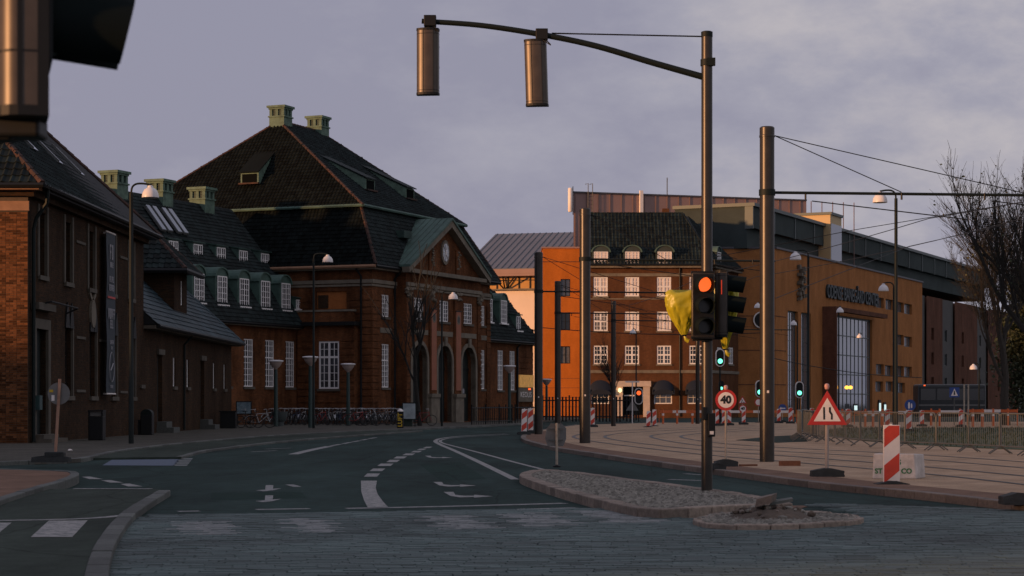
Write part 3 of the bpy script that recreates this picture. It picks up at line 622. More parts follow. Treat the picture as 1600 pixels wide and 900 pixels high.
def tiles(name, parent, poly, ed, m, w=0.30, h=0.34, wave=0.05, single=0, sm=None, near=None):
    P = [Vector(p) for p in poly]; ed = Vector(ed).normalized(); n = None
    for i in range(len(P) - 2):
        n = (P[i + 1] - P[0]).cross(P[i + 2] - P[0])
        if n.length > 1e-6: break
    n.normalize()
    if n.z < 0: n = -n
    up = n.cross(ed).normalized()
    if up.z < 0: up = -up
    o = P[0]; Q = [((p - o).dot(ed), (p - o).dot(up)) for p in P]; mb = MB()
    prof = [(0.0, 0.0), (w * .3, wave), (w * .62, wave * .35), (w * 1.02, 0.005)]; cand = []
    v = min(q[1] for q in Q); r = 0
    while v < max(q[1] for q in Q):
        u = min(q[0] for q in Q)
        while u < max(q[0] for q in Q):
            if inpoly(u + w / 2, v + h / 2, Q): cand.append((u, v))
            u += w
        v += h; r += 1
    if single:
        cand.sort(key=lambda c: -(abs(800 + F * (o + ed * c[0] + up * c[1]).x / (o + ed * c[0] + up * c[1]).y - 45) < 70) * 1000 + (o + ed * c[0] + up * c[1]).y)
    for idx, (u, v) in enumerate(cand):
        if idx < single: continue
        j = random.uniform(-.006, .012); vs = []
        for dv, lift in ((0, .055), (h * 1.08, .012)):
            for x, z in prof: vs.append(o + ed * (u + x) + up * (v + dv) + n * (z + lift + j))
        vs += [o + ed * (u + x) + up * v + n * (z + .01) for x, z in prof]
        mb.add(vs, [(i, i + 1, 4 + i + 1, 4 + i) for i in range(3)] + [(8 + i, 8 + i + 1, i + 1, i) for i in range(3)])
    ob = obj(name + ('s' if name.endswith('tile') else ''), mb, m, parent, uv=False, kind='stuff')
    if single:
        t = MB(); vs = []
        for dv, lift in ((0, .055), (h * 1.08, .012)):
            for x, z in prof: vs.append((x, dv, z + lift))
        vs += [(x, 0, z + .01) for x, z in prof]
        t.add(vs, [(i, i + 1, 4 + i + 1, 4 + i) for i in range(3)] + [(8 + i, 8 + i + 1, i + 1, i) for i in range(3)])
        me = mesh_from(name, t); me.materials.append(sm); off = OFF[parent.name]
        if ed.cross(up).dot(n) < 0: ed2 = -ed
        else: ed2 = ed
        for u, v in cand[:single]:
            q = bpy.data.objects.new(name, me); C.objects.link(q); q.parent = parent
            base = o + ed * u + up * v
            q.matrix_local = Matrix.Translation(base - off) @ Matrix((ed, up, n)).transposed().to_4x4()
    return ob
def roofskin(name, parent, faces, m):
    mb = MB()
    for f in faces: mb.quad(*f)
    return obj(name, mb, m, parent)
def bands(parent, fr, k0, k1, z0, z1, holes=(), e=0.0, step=0.46, gap=0.07, th=0.06, m=None):
    z = z0
    while z + step - gap <= z1 + 1e-6:
        za, zb = z, z + step - gap; segs = [(k0, k1)]
        for h in holes:
            if h[2] - .12 < zb and h[3] + .12 > za:
                ns = []
                for a, b in segs:
                    if h[1] + .14 <= a or h[0] - .14 >= b: ns.append((a, b)); continue
                    if h[0] - .14 - a > .1: ns.append((a, h[0] - .14))
                    if b - h[1] - .14 > .1: ns.append((h[1] + .14, b))
                segs = ns
        for a, b in segs:
            mb = MB(); mb.fbox(fr, a, b, e, e + th, za, zb); obj('brick_band', mb, m or brk_main, parent)
        z += step
def gutter(parent, pts, m=copper_d, r=0.09): mb = MB(); mb.tube(pts, r, 6); return obj('gutter', mb, m, parent, smooth=True)
def downpipe(parent, pts, m=pole_d, r=0.06): mb = MB(); mb.tube(pts, r, 6); return obj('downpipe', mb, m, parent, smooth=True)
def ridge(parent, a, b, m=ridge_m, r=0.13):
    a, b = Vector(a), Vector(b); d = b - a; n = max(1, int(d.length / .42)); mb = MB()
    for i in range(n): mb.tube([a + d * (i / n), a + d * ((i + 1.12) / n)], r, 6, r2=r * .8)
    return obj('ridge_tiles', mb, m, parent, kind='stuff', uv=False)
def copper_chimney(parent, fr, k, e, z0, z1, s=1.6):
    mb = MB(); h = s / 2; zt = z1 - 0.28; zm = z1 - 0.85
    mb.fbox(fr, k - h, k + h, e - h, e + h, z0, zm)
    mb.fbox(fr, k - h - .07, k + h + .07, e - h - .07, e + h + .07, zm, zm + .1)
    for a in (-1, 0, 1):
        for b in (-1, 0, 1):
            if a == 0 and b == 0: continue
            mb.fbox(fr, k + a * (h - .12) - .11, k + a * (h - .12) + .11, e + b * (h - .12) - .11, e + b * (h - .12) + .11, zm + .1, zt)
    mb.fbox(fr, k - h - .04, k + h + .04, e - h - .04, e + h + .04, zt, zt + .12); mb.fbox(fr, k - h - .14, k + h + .14, e - h - .14, e + h + .14, zt + .12, z1)
    c = obj('chimney', mb, copper_l, parent)
    mb = MB()
    for i in range(4):
        z = zm + .14 + i * (zt - zm - .14) / 4; mb.fbox(fr, k - h + .1, k + h - .1, e - h + .1, e + h - .1, z, z + .09)
    mb.fbox(fr, k - h + .2, k + h - .2, e - h + .2, e + h - .2, zm + .1, zt); obj('louvres', mb, copper_d, c)
    return c
def arched_dormer(parent, fr, k, e, z0, z1, w=1.15, back=1.9, cols=4, rows=5, pm=copper, gm=glass_m):
    mb = MB(); r = w / 2 + .16; zc = z1 - r * .75; n = 10
    prof = [(k - r, z0 - .05)] + [(k - r * math.cos(math.pi * j / n), zc + r * .75 * math.sin(math.pi * j / n)) for j in range(n + 1)] + [(k + r, z0 - .05)]
    vec = fr.P(0, -back, 0) - fr.P(0, 0, 0); mb.prism([fr.P(a, e, z) for a, z in prof], vec); d = obj('dormer', mb, pm, parent)
    mb = MB()
    for (a0, za), (a1, zb) in zip(prof[1:-1], prof[2:-1]):
        def up(a, z, q): return (k + (a - k) * q, zc + (z - zc) * q)
        p = [up(a0, za, 1.0), up(a1, zb, 1.0), up(a1, zb, 1.16), up(a0, za, 1.16)]
        mb.hexa([fr.P(x, e + .10, z) for x, z in p] + [fr.P(x, e - back, z) for x, z in p])
    obj('arched_hood', mb, copper, d)
    h = (k - w / 2, k + w / 2, z0, zc + .05); a, b, c, dd = h; mb = MB(); q = e + .03
    for x0, x1, y0, y1 in [(a, a + .07, c, dd), (b - .07, b, c, dd), (a + .07, b - .07, c, c + .07), (a + .07, b - .07, dd - .07, dd)] + [(a + w * i / cols - (.04 if i * 2 == cols else .02), a + w * i / cols + (.04 if i * 2 == cols else .02), c + .07, dd - .07) for i in range(1, cols)]: mb.fbox(fr, x0, x1, q, q + .05, y0, y1)
    for j in range(1, rows): z = c + (dd - c) * j / rows; mb.fbox(fr, a + .07, b - .07, q + .004, q + .046, z - .018, z + .018)
    obj('window_frame', mb, white_p, d); mb = MB(); mb.quad(fr.P(a, q + .012, c), fr.P(b, q + .012, c), fr.P(b, q + .012, dd), fr.P(a, q + .012, dd)); obj('glass', mb, gm, d)
    mb = MB(); mb.fbox(fr, a - .12, b + .12, e - .05, e + .2, z0 - .1, z0 - .01); obj('sill', mb, white_p, d)
def shed_dormer(parent, fr, k, e, z0, z1, w=1.1, back=1.8, rise=.35, cols=4, rows=2, pm=copper, win=True, rm=copper_d):
    mb = MB(); a, b = k - w / 2 - .12, k + w / 2 + .12
    mb.hexa([fr.P(a, e, z0 - .1), fr.P(b, e, z0 - .1), fr.P(b, e - back, z0 - .1), fr.P(a, e - back, z0 - .1), fr.P(a, e, z1), fr.P(b, e, z1), fr.P(b, e - back, z1 + rise), fr.P(a, e - back, z1 + rise)]); d = obj('dormer', mb, pm, parent)
    mb = MB(); mb.hexa([fr.P(a - .1, e + .15, z1), fr.P(b + .1, e + .15, z1), fr.P(b + .1, e - back, z1 + rise + .02), fr.P(a - .1, e - back, z1 + rise + .02), fr.P(a - .1, e + .15, z1 + .08), fr.P(b + .1, e + .15, z1 + .08), fr.P(b + .1, e - back, z1 + rise + .1), fr.P(a - .1, e - back, z1 + rise + .1)]); obj('dormer_roof', mb, rm, d)
    a, b = k - w / 2, k + w / 2; q = e + .01
    if win:
        mb = MB()
        for x0, x1, y0, y1 in [(a, a + .06, z0, z1 - .08), (b - .06, b, z0, z1 - .08), (a + .06, b - .06, z0, z0 + .07), (a + .06, b - .06, z1 - .15, z1 - .08)] + [(a + w * i / cols - (.06 if i * 2 == cols else .025), a + w * i / cols + (.06 if i * 2 == cols else .025), z0 + .07, z1 - .15) for i in range(1, cols)]: mb.fbox(fr, x0, x1, q, q + .05, y0, y1)
        for j in range(1, rows): z = z0 + (z1 - .08 - z0) * j / rows; mb.fbox(fr, a + .06, b - .06, q + .004, q + .046, z - .02, z + .02)
        obj('window_frame', mb, white_p, d)
    mb = MB(); mb.quad(fr.P(a, q + .012, z0), fr.P(b, q + .012, z0), fr.P(b, q + .012, z1 - .08), fr.P(a, q + .012, z1 - .08)); obj('glass', mb, glass_m if win else dark_in, d)
    mb = MB(); mb.fbox(fr, a - .2, b + .2, e - .02, e + .22, z0 - .14, z0 - .03); obj('sill', mb, white_p if win else ridge_m, d)

def glyphs(parent, fr, k, e, z, h, n, m):            # far-off unreadable lettering: a row of small letter-like strokes
    mb = MB(); w = h * .62; k -= n * w / 2
    for i in range(n):
        a, b = k + i * w, k + i * w + w * .72; t = h * .17; c, d = z - h / 2, z + h / 2; q = random.randint(0, 4)
        mb.fbox(fr, a, a + t, e, e + .006, c, d)
        if q != 1: mb.fbox(fr, a + t, b, e, e + .006, d - t, d)
        if q in (0, 1, 2): mb.fbox(fr, a + t, b, e, e + .006, c, c + t)
        if q in (2, 3): mb.fbox(fr, a + t, b - t * .4, e, e + .006, z - t / 2, z + t / 2)
        if q in (0, 4): mb.fbox(fr, b - t, b, e + .001, e + .007, c + t, d - t)
    return obj('lettering', mb, m, parent)
# ================================================================== brick row added outside the view on the left to shade the street
br = thing('shade_row', 'plain brick row with dark roof, added out of view to shade the crossing', 'building', (-52, 20, 0))
mb = MB(); mb.box((-51, 20.1, 2.7), (12, 60.4, 5.4)); obj('wall', mb, brick_mat('brick_row_far', (.2, .08, .05), (.15, .06, .04), (.1, .07, .05)), br)
mb = MB(); mb.prism([(-44.6, -10.5, 5.4), (-57.4, -10.5, 5.4), (-51, -10.5, 6.9)], (0, 61.2, 0)); obj('roof', mb, roof_under, br)
fq = Fr((-45, -10), (0, 1), (1, 0))
for j in range(14):
    for z in (1.0, 3.2): window(br, fq, (2 + j * 4.2, 3.3 + j * 4.2, z, z + 2), 4, 4, .1, .05)
# ================================================================== left corner building
cx, cy = -16.7, 68.7
fs = Fr((cx, cy), (.01125, 1), (1, -.01125)); fg = Fr((cx, cy), (-1, 0), (0, -1))
LL = 20.3; ZE = 9.0
b1 = thing('corner_building', 'tall dark brick building with black tiled hip roof and long hanging banner', 'building', (cx - 8, cy + 8, 0))
up = [(k - .55, k + .55, 6.0, 8.25) for k in (2.0, 5.9, 9.8, 13.7, 17.5)]
lo = [(k - .55, k + .55, 1.75, 4.3, 0) for k in (6.0, 10.1, 14.0, 17.8)]
door = (.8, 2.5, .35, 4.1)
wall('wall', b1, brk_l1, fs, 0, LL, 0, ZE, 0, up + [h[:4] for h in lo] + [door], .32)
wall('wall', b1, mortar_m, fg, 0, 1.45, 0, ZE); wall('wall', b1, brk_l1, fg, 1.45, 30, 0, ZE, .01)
mb = MB(); a, b = fs.P(LL, 0, 0), fg.P(30, 0, 0); mb.hexa([Vector((b.x, a.y, 0)), Vector((b.x, a.y - .1, 0)), Vector((a.x - .05, a.y - .1, 0)), Vector((a.x - .05, a.y, 0)), Vector((b.x, a.y, ZE)), Vector((b.x, a.y - .1, ZE)), Vector((a.x - .05, a.y - .1, ZE)), Vector((a.x - .05, a.y, ZE))]); obj('wall', mb, brk_l1, b1)
mb = MB(); mb.box((cx - 30, cy + 10, ZE / 2), (.2, 20, ZE)); obj('wall', mb, brk_l1, b1)
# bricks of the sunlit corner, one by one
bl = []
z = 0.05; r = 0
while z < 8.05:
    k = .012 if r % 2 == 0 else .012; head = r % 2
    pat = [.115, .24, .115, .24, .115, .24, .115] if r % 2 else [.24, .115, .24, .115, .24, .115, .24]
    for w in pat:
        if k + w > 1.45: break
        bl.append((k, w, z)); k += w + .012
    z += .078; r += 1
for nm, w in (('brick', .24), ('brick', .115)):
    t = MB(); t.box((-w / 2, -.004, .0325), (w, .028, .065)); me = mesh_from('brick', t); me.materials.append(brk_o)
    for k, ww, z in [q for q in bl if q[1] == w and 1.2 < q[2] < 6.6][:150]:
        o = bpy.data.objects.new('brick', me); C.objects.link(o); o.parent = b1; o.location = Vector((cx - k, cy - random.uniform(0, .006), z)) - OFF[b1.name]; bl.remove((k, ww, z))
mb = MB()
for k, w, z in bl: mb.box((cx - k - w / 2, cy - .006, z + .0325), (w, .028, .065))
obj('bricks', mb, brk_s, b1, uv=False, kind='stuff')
mb = MB(); mb.fbox(fg, -.05, 30, 0, .09, 8.12, 8.45); obj('stone_band', mb, stone_w, b1)
mb = MB(); mb.fbox(fg, -.12, 30, 0, .2, 8.62, 8.8); mb.fbox(fs, -.2, LL, 0, .25, 8.6, 8.8); obj('cornice', mb, brk_l1, b1)
mb = MB(); mb.fbox(fg, -.5, 30, 0.0, .55, 8.8, 8.98); obj('soffit', mb, stone_w, b1); mb = MB(); mb.fbox(fs, -.0, LL + .5, 0.0, .6, 8.8, 8.98); obj('soffit', mb, black_p, b1)
for h in up:
    o = window(b1, fs, h, 2, 4, 0, .26, m=black_p, sill=stone_d); mb = MB(); mb.fbox(fs, h[1] - .005, h[1] + .2, -.06, .05, h[2] - .05, h[3] + .25); mb.fbox(fs, h[0] - .2, h[0] + .005, -.06, .05, h[2] - .05, h[3] + .25); obj('stone_jambs', mb, stone_d, o)
for h in lo:
    o = window(b1, fs, h, 2, 5, 0, .26, m=black_p, sill=stone_d); mb = MB(); mb.fbox(fs, h[1] - .005, h[1] + .14, -.05, .04, h[2] - .05, h[3]); obj('stone_jambs', mb, stone_d, o)
    mb = MB()
    for s in (-.35, .35): mb.prism([fs.P((h[0] + h[1]) / 2 + s + q, 0.0, z) for q, z in ((-.32, h[3]), (.32, h[3]), (.18, h[3] + .55), (0, h[3] + .95), (-.18, h[3] + .55))], fs.P(0, .06, 0) - fs.P(0, 0, 0))
    obj('pointed_lintels', mb, black_p, o)
for i, zz in ((7.9, 1.9), (7.9, 3.95), (15.9, 1.9), (7.9, 7.6), (15.9, 7.6), (11.9, 3.95)):
    mb = MB(); mb.fbox(fs, i - .75, i + .75, .0, .05, zz, zz + .1); obj('string_course', mb, stone_d, b1)
mb = MB(); mb.fbox(fs, door[0], door[1], -.25, -.2, door[2], door[3]); d = obj('door', mb, door_m, b1)
mb = MB(); mb.fbox(fs, door[0] - .3, door[0], -.1, .1, .1, 4.45); mb.fbox(fs, door[1], door[1] + .35, -.2, .1, .1, 4.45); mb.fbox(fs, door[0], door[1], -.15, .1, 4.1, 4.45); mb.fbox(fs, door[0] - .35, door[1] + .4, 0, .28, 4.75, 5.0); obj('surround', mb, stone_d, d)
mb = MB(); mb.fbox(fs, door[0] - .3, door[1] + .4, 0, .7, .1, .24); mb.fbox(fs, door[0] - .2, door[1] + .3, 0, .4, .24, .38); obj('steps', mb, stone_d, d)
e1, e2 = Vector((cx + .62, cy - .6, ZE)), Vector((cx + .85, cy + LL + .6, ZE)); e3 = Vector((cx - 30.6, cy + LL + .6, ZE)); e4 = Vector((cx - 30.6, cy - .6, ZE))
hd = (e2.y - e1.y) / 2; ra = Vector((e1.x - hd, e1.y + hd, ZE + hd)); rb = Vector((e4.x + hd, e1.y + hd, ZE + hd))
roofskin('roof', b1, [(e1, e2, ra), (e4, e1, ra, rb), (e2, e3, rb, ra), (e3, e4, rb), (e1, e4, e3, e2)], roof_under)
tiles('roof_tile', b1, [e1, e2, ra], (0, 1, 0), tile_b, .31, .36, .07, single=0)
tiles('roof_tile', b1, [e1, Vector((e1.x - 9, e1.y, ZE)), Vector((e1.x - 9, ra.y, ra.z)), ra], (1, 0, 0), tile_b, .31, .36, .07, single=280, sm=tile_o)
ridge(b1, e1, ra); ridge(b1, e2, ra)
for k0, q in ((3.2, 2.6), (7.4, 2.4), (11.4, 2.4)):
    mb = MB(); s = .9; u = Vector((-.7071, 0, .7071)); nn = Vector((.7071, 0, .7071)); b_ = Vector((e1.x, e1.y + 3 + k0, ZE)) + u * 2.7 * 1.0; mb.hexa([b_ + Vector((0, y, 0)) + u * x + nn * z for z in (.1, .2) for y, x in ((0, 0), (.12, 0), (.12, 1.7), (0, 1.7))]); so = obj('skylight', mb, galv, b1); mb = MB(); mb.hexa([b_ + Vector((0, y, 0)) + u * x + nn * z for z in (.1, .15) for y, x in ((.12, 0), (.9, 0), (.9, 1.7), (.12, 1.7))]); obj('glass', mb, glass_t, so)
gutter(b1, [e1 + Vector((.08, -.08, -.06)), e2 + Vector((.08, 0, -.06))], black_p); gutter(b1, [e1 + Vector((.08, -.08, -.06)), e4 + Vector((0, -.08, -.06))], black_p)
downpipe(b1, [e1 + Vector((.05, .7, -.1)), e1 + Vector((.0, .75, -.6)), fs.P(.35, .2, 7.9), fs.P(.3, .12, 7.5), fs.P(.3, .12, .15)], pole_d, .07)
mb = MB(); mb.fbox(fs, .62, 1.0, .02, .25, 1.25, 1.75); obj('letter_box', mb, mat('teal_box', (.03, .07, .07), .5), b1)
mb = MB(); mb.tube([fs.P(1.3, .05, 4.95), fs.P(1.3, .5, 5.05), fs.P(5.3, .5, 5.0), fs.P(5.3, .05, 4.8)], .035, 5); obj('cable_bracket', mb, black_p, b1)
# hanging banner
bn = thing('hanging_banner', 'long narrow navy banner with pale lettering hanging on the dark brick wall', 'banner', fs.P(12.0, .3, 1.8))
mb = MB(); k0, k1 = 11.25, 12.85
zz = [1.9 + i * (8.35 - 1.9) / 14 for i in range(15)]; vs = []
for z in zz:
    w = .02 * math.sin(z * 2.1); vs += [fs.P(k0, .3 + w, z), fs.P(k1, .3 - w * .6, z), fs.P(k1, .285 - w * .6, z), fs.P(k0, .285 + w, z)]
fcs = []
for i in range(14):
    for c in range(4): fcs.append((i * 4 + c, i * 4 + (c + 1) % 4, i * 4 + 4 + (c + 1) % 4, i * 4 + 4 + c))
mb.add(vs, fcs + [(0, 1, 2, 3), (56, 57, 58, 59)]); obj('cloth', mb, banner_m, bn)
for z in (1.86, 8.38): mb = MB(); mb.tube([fs.P(k0 - .05, .3, z), fs.P(k1 + .05, .3, z)], .035, 6); mb.tube([fs.P(12, 0, z), fs.P(12, .3, z)], .03, 5); obj('banner_rail', mb, sign_w, bn)
km = (k0 + k1) / 2
for nn_, z, sz in ((2, 7.6, .6), (5, 7.08, .22), (6, 6.5, .24), (6, 6.15, .26), (5, 5.1, .42), (3, 4.68, .34), (7, 3.95, .16), (4, 3.72, .12), (7, 2.15, .12)):
    glyphs(bn, fs, km, .335, z, sz, nn_, letter_w)
mb = MB()
for j in range(20):
    a0, a1 = j / 20 * 6.283, (j + 1) / 20 * 6.283; mb.tube([fs.P(km + .45 * math.cos(a0), .34, 2.95 + .6 * math.sin(a0)), fs.P(km + .45 * math.cos(a1), .34, 2.95 + .6 * math.sin(a1))], .018, 4)
mb.tube([fs.P(km - .25, .34, 2.8), fs.P(km + .25, .34, 3.1)], .03, 4); obj('round_emblem', mb, letter_w, bn)
mb = MB(); mb.fbox(fs, km - .7, km + .7, .32, .335, 5.72, 5.8); obj('red_rule', mb, sign_r, bn)
pl = thing('wall_plaque', 'oval stone plaque with carved ears fixed to the brick wall beside the banner', 'plaque', fs.P(9.8, .0, 4.4))
mb = MB(); n = 20; mb.prism([fs.P(9.85 + .42 * math.cos(6.283 * j / n), 0.0, 5.0 + .55 * math.sin(6.283 * j / n)) for j in range(n)], fs.P(0, .1, 0) - fs.P(0, 0, 0)); obj('disc', mb, stone, pl)
mb = MB()
for s in (-1, 1): mb.prism([fs.P(9.85 + s * a, 0, z) for a, z in ((.2, 5.5), (.55, 5.75), (.5, 5.95), (.1, 5.62))], fs.P(0, .07, 0) - fs.P(0, 0, 0))
obj('carved_ears', mb, stone, pl)

# ================================================================== low annex with slate roof
f2 = Fr((-16.5, 89.06), (0, 1), (1, 0)); Z2 = 5.0; L2 = 28.0
b2 = thing('brick_annex', 'low dark brick annex with blue slate roof and small slit windows', 'building', (-19, 102, 0))
ws = [RECT(f2, a, b, c, d) for a, b, c, d in ((218, 224, 553, 600), (269.5, 275, 557, 603), (291, 296, 559, 604), (332.5, 336.5, 563, 605), (349, 353, 566, 605))]
ws = [((a + b) / 2 - .36, (a + b) / 2 + .36, 2.3, 3.7) for a, b, c, d in ws]
ds = [(KK(f2, 243), KK(f2, 256), .62, 3.7), (KK(f2, 311), KK(f2, 321), .62, 3.7)]
ds = [((a + b) / 2 - .65, (a + b) / 2 + .65, c, d) for a, b, c, d in ds]
wall('wall', b2, brk_l1, f2, 0, L2, 0, Z2 + .25, 0, ws + ds, .25)
f2e = Fr((-16.5, 89.06 + L2), (-1, 0), (0, 1)); wall('wall', b2, brk_l1, f2e, 0, 8, 0, Z2 + .25)
for h in ws: window(b2, f2, h, 2, 4, 0, .12, bord=.09)
for h in ds:
    mb = MB(); mb.fbox(f2, h[0], h[1], -.24, -.19, h[2], h[3]); d = obj('door', mb, door_m, b2); mb = MB(); mb.fbox(f2, h[0] - .15, h[1] + .15, 0, .12, h[3] + .05, h[3] + .3); obj('lintel', mb, stone_d, d)
    mb = MB(); mb.fbox(f2, h[0] - .2, h[1] + .2, 0, .8, .1, .35); mb.fbox(f2, h[0] - .1, h[1] + .1, 0, .45, .35, .62); obj('steps', mb, kerb_m, d)
mb = MB(); mb.fbox(f2, 0, L2 + .4, 0.0, .55, Z2 - .18, Z2 - .03); obj('soffit', mb, stone_d, b2)
hh = 4.6; q1, q2 = Vector((-15.9, 89.2, Z2)), Vector((-15.9, 89.06 + L2 + .6, Z2)); q3, q4 = Vector((-25.1, q2.y, Z2)), Vector((-25.1, 89.2, Z2)); r1, r2 = Vector((-20.5, 89.2, Z2 + hh)), Vector((-20.5, q2.y - hh, Z2 + hh))
roofskin('roof', b2, [(q1, q2, r2, r1), (q2, q3, r2), (q3, q4, r1, r2), (q1, r1, q4)], roof_under)
tiles('slate_tile', b2, [q1, q2, r2, r1], (0, 1, 0), slate, .6, .38, .012); ridge(b2, q2, r2, slate); gutter(b2, [q1 + Vector((.08, 0, -.05)), q2 + Vector((.08, 0, -.05))], black_p)
downpipe(b2, [f2.P(KK(f2, 285), .5, 4.85), f2.P(KK(f2, 285), .1, 4.4), f2.P(KK(f2, 285), .1, .15)])
# cross wing rising through the slate roof
ft = Fr((-16.95, 99.9), (0, 1), (1, 0)); ftc = Fr((-16.95, 99.9), (-1, 0), (0, -1))
hw = (KK(ft, 281), KK(ft, 287), 6.75, 7.7); hw = ((hw[0] + hw[1]) / 2 - .3, (hw[0] + hw[1]) / 2 + .3, 6.5, 7.75)
wall('wing_wall', b2, brk_l1, ft, 0, 3.9, 5, 8.2, 0, [hw], .2); window(b2, ft, hw, 2, 4, 0, .1, sill=None, bord=.09); wall('wing_wall', b2, brk_l1, ftc, 0, 9, 5, 8.2)
ftb = Fr((-16.95, 103.8), (-1, 0), (0, 1)); wall('wing_wall', b2, brk_l1, ftb, 0, 9, 5, 8.2)
w1, w2, w3, w4 = Vector((-16.3, 99.3, 8.2)), Vector((-16.3, 104.4, 8.2)), Vector((-27, 104.4, 8.2)), Vector((-27, 99.3, 8.2)); wr, wq = Vector((-18.85, 101.85, 10.75)), Vector((-27, 101.85, 10.75))
roofskin('wing_roof', b2, [(w1, w2, wr), (w1, w4, wq, wr), (w2, w3, wq, wr), (w1, w2, w3, w4), (w3, w4, wq)], roof_under)
tiles('roof_tile', b2, [w1, w4, wq, wr], (1, 0, 0), tile_b, .31, .36, .06); tiles('roof_tile', b2, [w1, w2, wr], (0, 1, 0), tile_b, .31, .36, .06); ridge(b2, w1, wr); ridge(b2, w2, wr)
gutter(b2, [w4 + Vector((0, -.08, -.1)), w1 + Vector((.08, -.08, -.1)), w2 + Vector((.08, .0, -.1))], black_p, .14)

# ================================================================== main hall
t_, l_ = Vector((.386, .923)).normalized(), Vector((-.923, .386)).normalized(); A = Vector((-9.4, 133.5)); nF = Vector((.923, -.386))
ff = Fr(A, t_, nF); fl = Fr(A, l_, -t_); ML, MW, MZ = 20.0, 22.0, 10.75
def IN(p, q, z): v = A + t_ * p + l_ * q; return Vector((v.x, v.y, z))
b3 = thing('station_hall', 'great red brick hall with steep hip roof, pedimented front and arched doors', 'building', (A.x - 4, A.y + 14, 0))
RE = .8
strip = [(1.5, 2.6, 7.35, 8.85), (1.5, 2.6, 2.55, 5.5), (17.9, 19.0, 7.35, 8.85), (17.9, 19.0, 2.55, 5.5)]
wall('wall', b3, brk_main, ff, 0, 3.6, 0, MZ, 0, strip[:2], .2); wall('wall', b3, brk_main, ff, 16.4, 20, 0, MZ, 0, strip[2:], .2)
rwin = [(k - .8, k + .8, 7.3, 8.8) for k in (5.7, 9.9, 14.1)]; rdoor = [(k - 1.2, k + 1.2, .15, 5.6, 1.0) for k in (5.7, 9.9, 14.1)]
wall('wall', b3, brk_main, ff, 3.6, 16.4, 0, MZ, RE, rwin + rdoor, .55)
for q_ in (3.6, 16.4): mb = MB(); mb.quad(ff.P(q_, 0, 0), ff.P(q_, RE, 0), ff.P(q_, RE, MZ), ff.P(q_, 0, MZ)); obj('wall_return', mb, brk_main, b3)
for h in strip: window(b3, ff, h, 4, 5 if h[2] > 6 else 8, 0, .1, trans=0 if h[2] > 6 else 5)
for h in rwin: window(b3, ff, h, 4, 5, RE, .12)
for h in rdoor:
    mb = MB(); mb.fbox(ff, h[0], h[1], RE - .6, RE - .55, h[2], h[3]); d = obj('door', mb, door_m, b3)
    mb = MB(); n = 14; c = (h[0] + h[1]) / 2; r = 1.2; zc = h[3] - r
    pts = [(c - r, .15)] + [(c - r * math.cos(math.pi * j / n), zc + r * math.sin(math.pi * j / n)) for j in range(n + 1)] + [(c + r, .15)]
    pto = [(c - r - .28, .15)] + [(c - (r + .28) * math.cos(math.pi * j / n), zc + (r + .28) * math.sin(math.pi * j / n)) for j in range(n + 1)] + [(c + r + .28, .15)]
    for i in range(len(pts) - 1): mb.hexa([ff.P(x, RE - .3, z) for x, z in (pts[i], pts[i + 1], pto[i + 1], pto[i])] + [ff.P(x, RE + .1, z) for x, z in (pts[i], pts[i + 1], pto[i + 1], pto[i])])
    mb.fbox(ff, c - .2, c + .2, RE + .1, RE + .2, h[3] - .05, h[3] + .6); obj('stone_arch', mb, stone, d)
    mb = MB(); mb.fbox(ff, c - .035, c + .035, RE - .55, RE - .5, .2, 3.9); mb.fbox(ff, h[0], h[1], RE - .55, RE - .48, 3.85, 4.05); obj('door_frame', mb, black_p, d)
mb = MB()
for k0, k1, e in ((1.2, 2.9, 0), (4.3, 7.1, RE), (8.5, 11.3, RE), (12.7, 15.5, RE), (17.6, 19.3, 0)): mb.fbox(ff, k0, k1, e, e + .05, 6.25, 6.6)
obj('stone_panels', mb, stone, b3)
bands(b3, ff, 0, 1.1, .6, 9.0, e=0); bands(b3, ff, 3.0, 3.45, .6, 9.0, e=0); bands(b3, ff, 19.25, 20, .6, 9, e=0); bands(b3, ff, 3.6, 4.25, .6, 9, e=RE); bands(b3, ff, 15.75, 16.4, .6, 9, e=RE)
for k in (7.8, 12.0):
    mb = MB(); mb.fbox(ff, k - .7, k + .7, RE, RE + .3, .1, 1.9); mb.fbox(ff, k - .8, k + .8, RE, RE + .4, 1.9, 2.15); obj('pedestal', mb, stone, b3); mb = MB(); mb.fbox(ff, k - .55, k + .55, RE, RE + .14, 2.15, 9.0); obj('pilaster', mb, brk_main, b3)
for k in (3.9, 7.8, 12.0, 16.1):
    mb = MB()
    for j in range(9): rock(mb, ff.P(k + random.uniform(-.4, .4), RE + .14, 9.05 + random.uniform(-.4, .4)), .2)
    obj('carved_capital', mb, stone, b3)
def cornice(z0, z1, ex, m, k0=0, k1=20, r=True):
    mb = MB(); mb.fbox(ff, k0, 3.6 - .0, 0, ex, z0, z1); mb.fbox(ff, 3.6, 16.4, RE, RE + ex, z0, z1); mb.fbox(ff, 16.4, 20.0, 0, ex, z0, z1); mb.fbox(fl, -ex, 22, 0, ex, z0 + .003, z1 - .003); obj('cornice', mb, m, b3)
cornice(9.55, 9.8, .14, stone); cornice(9.35, 9.5, .08, stone); cornice(10.45, 10.72, .5, stone)
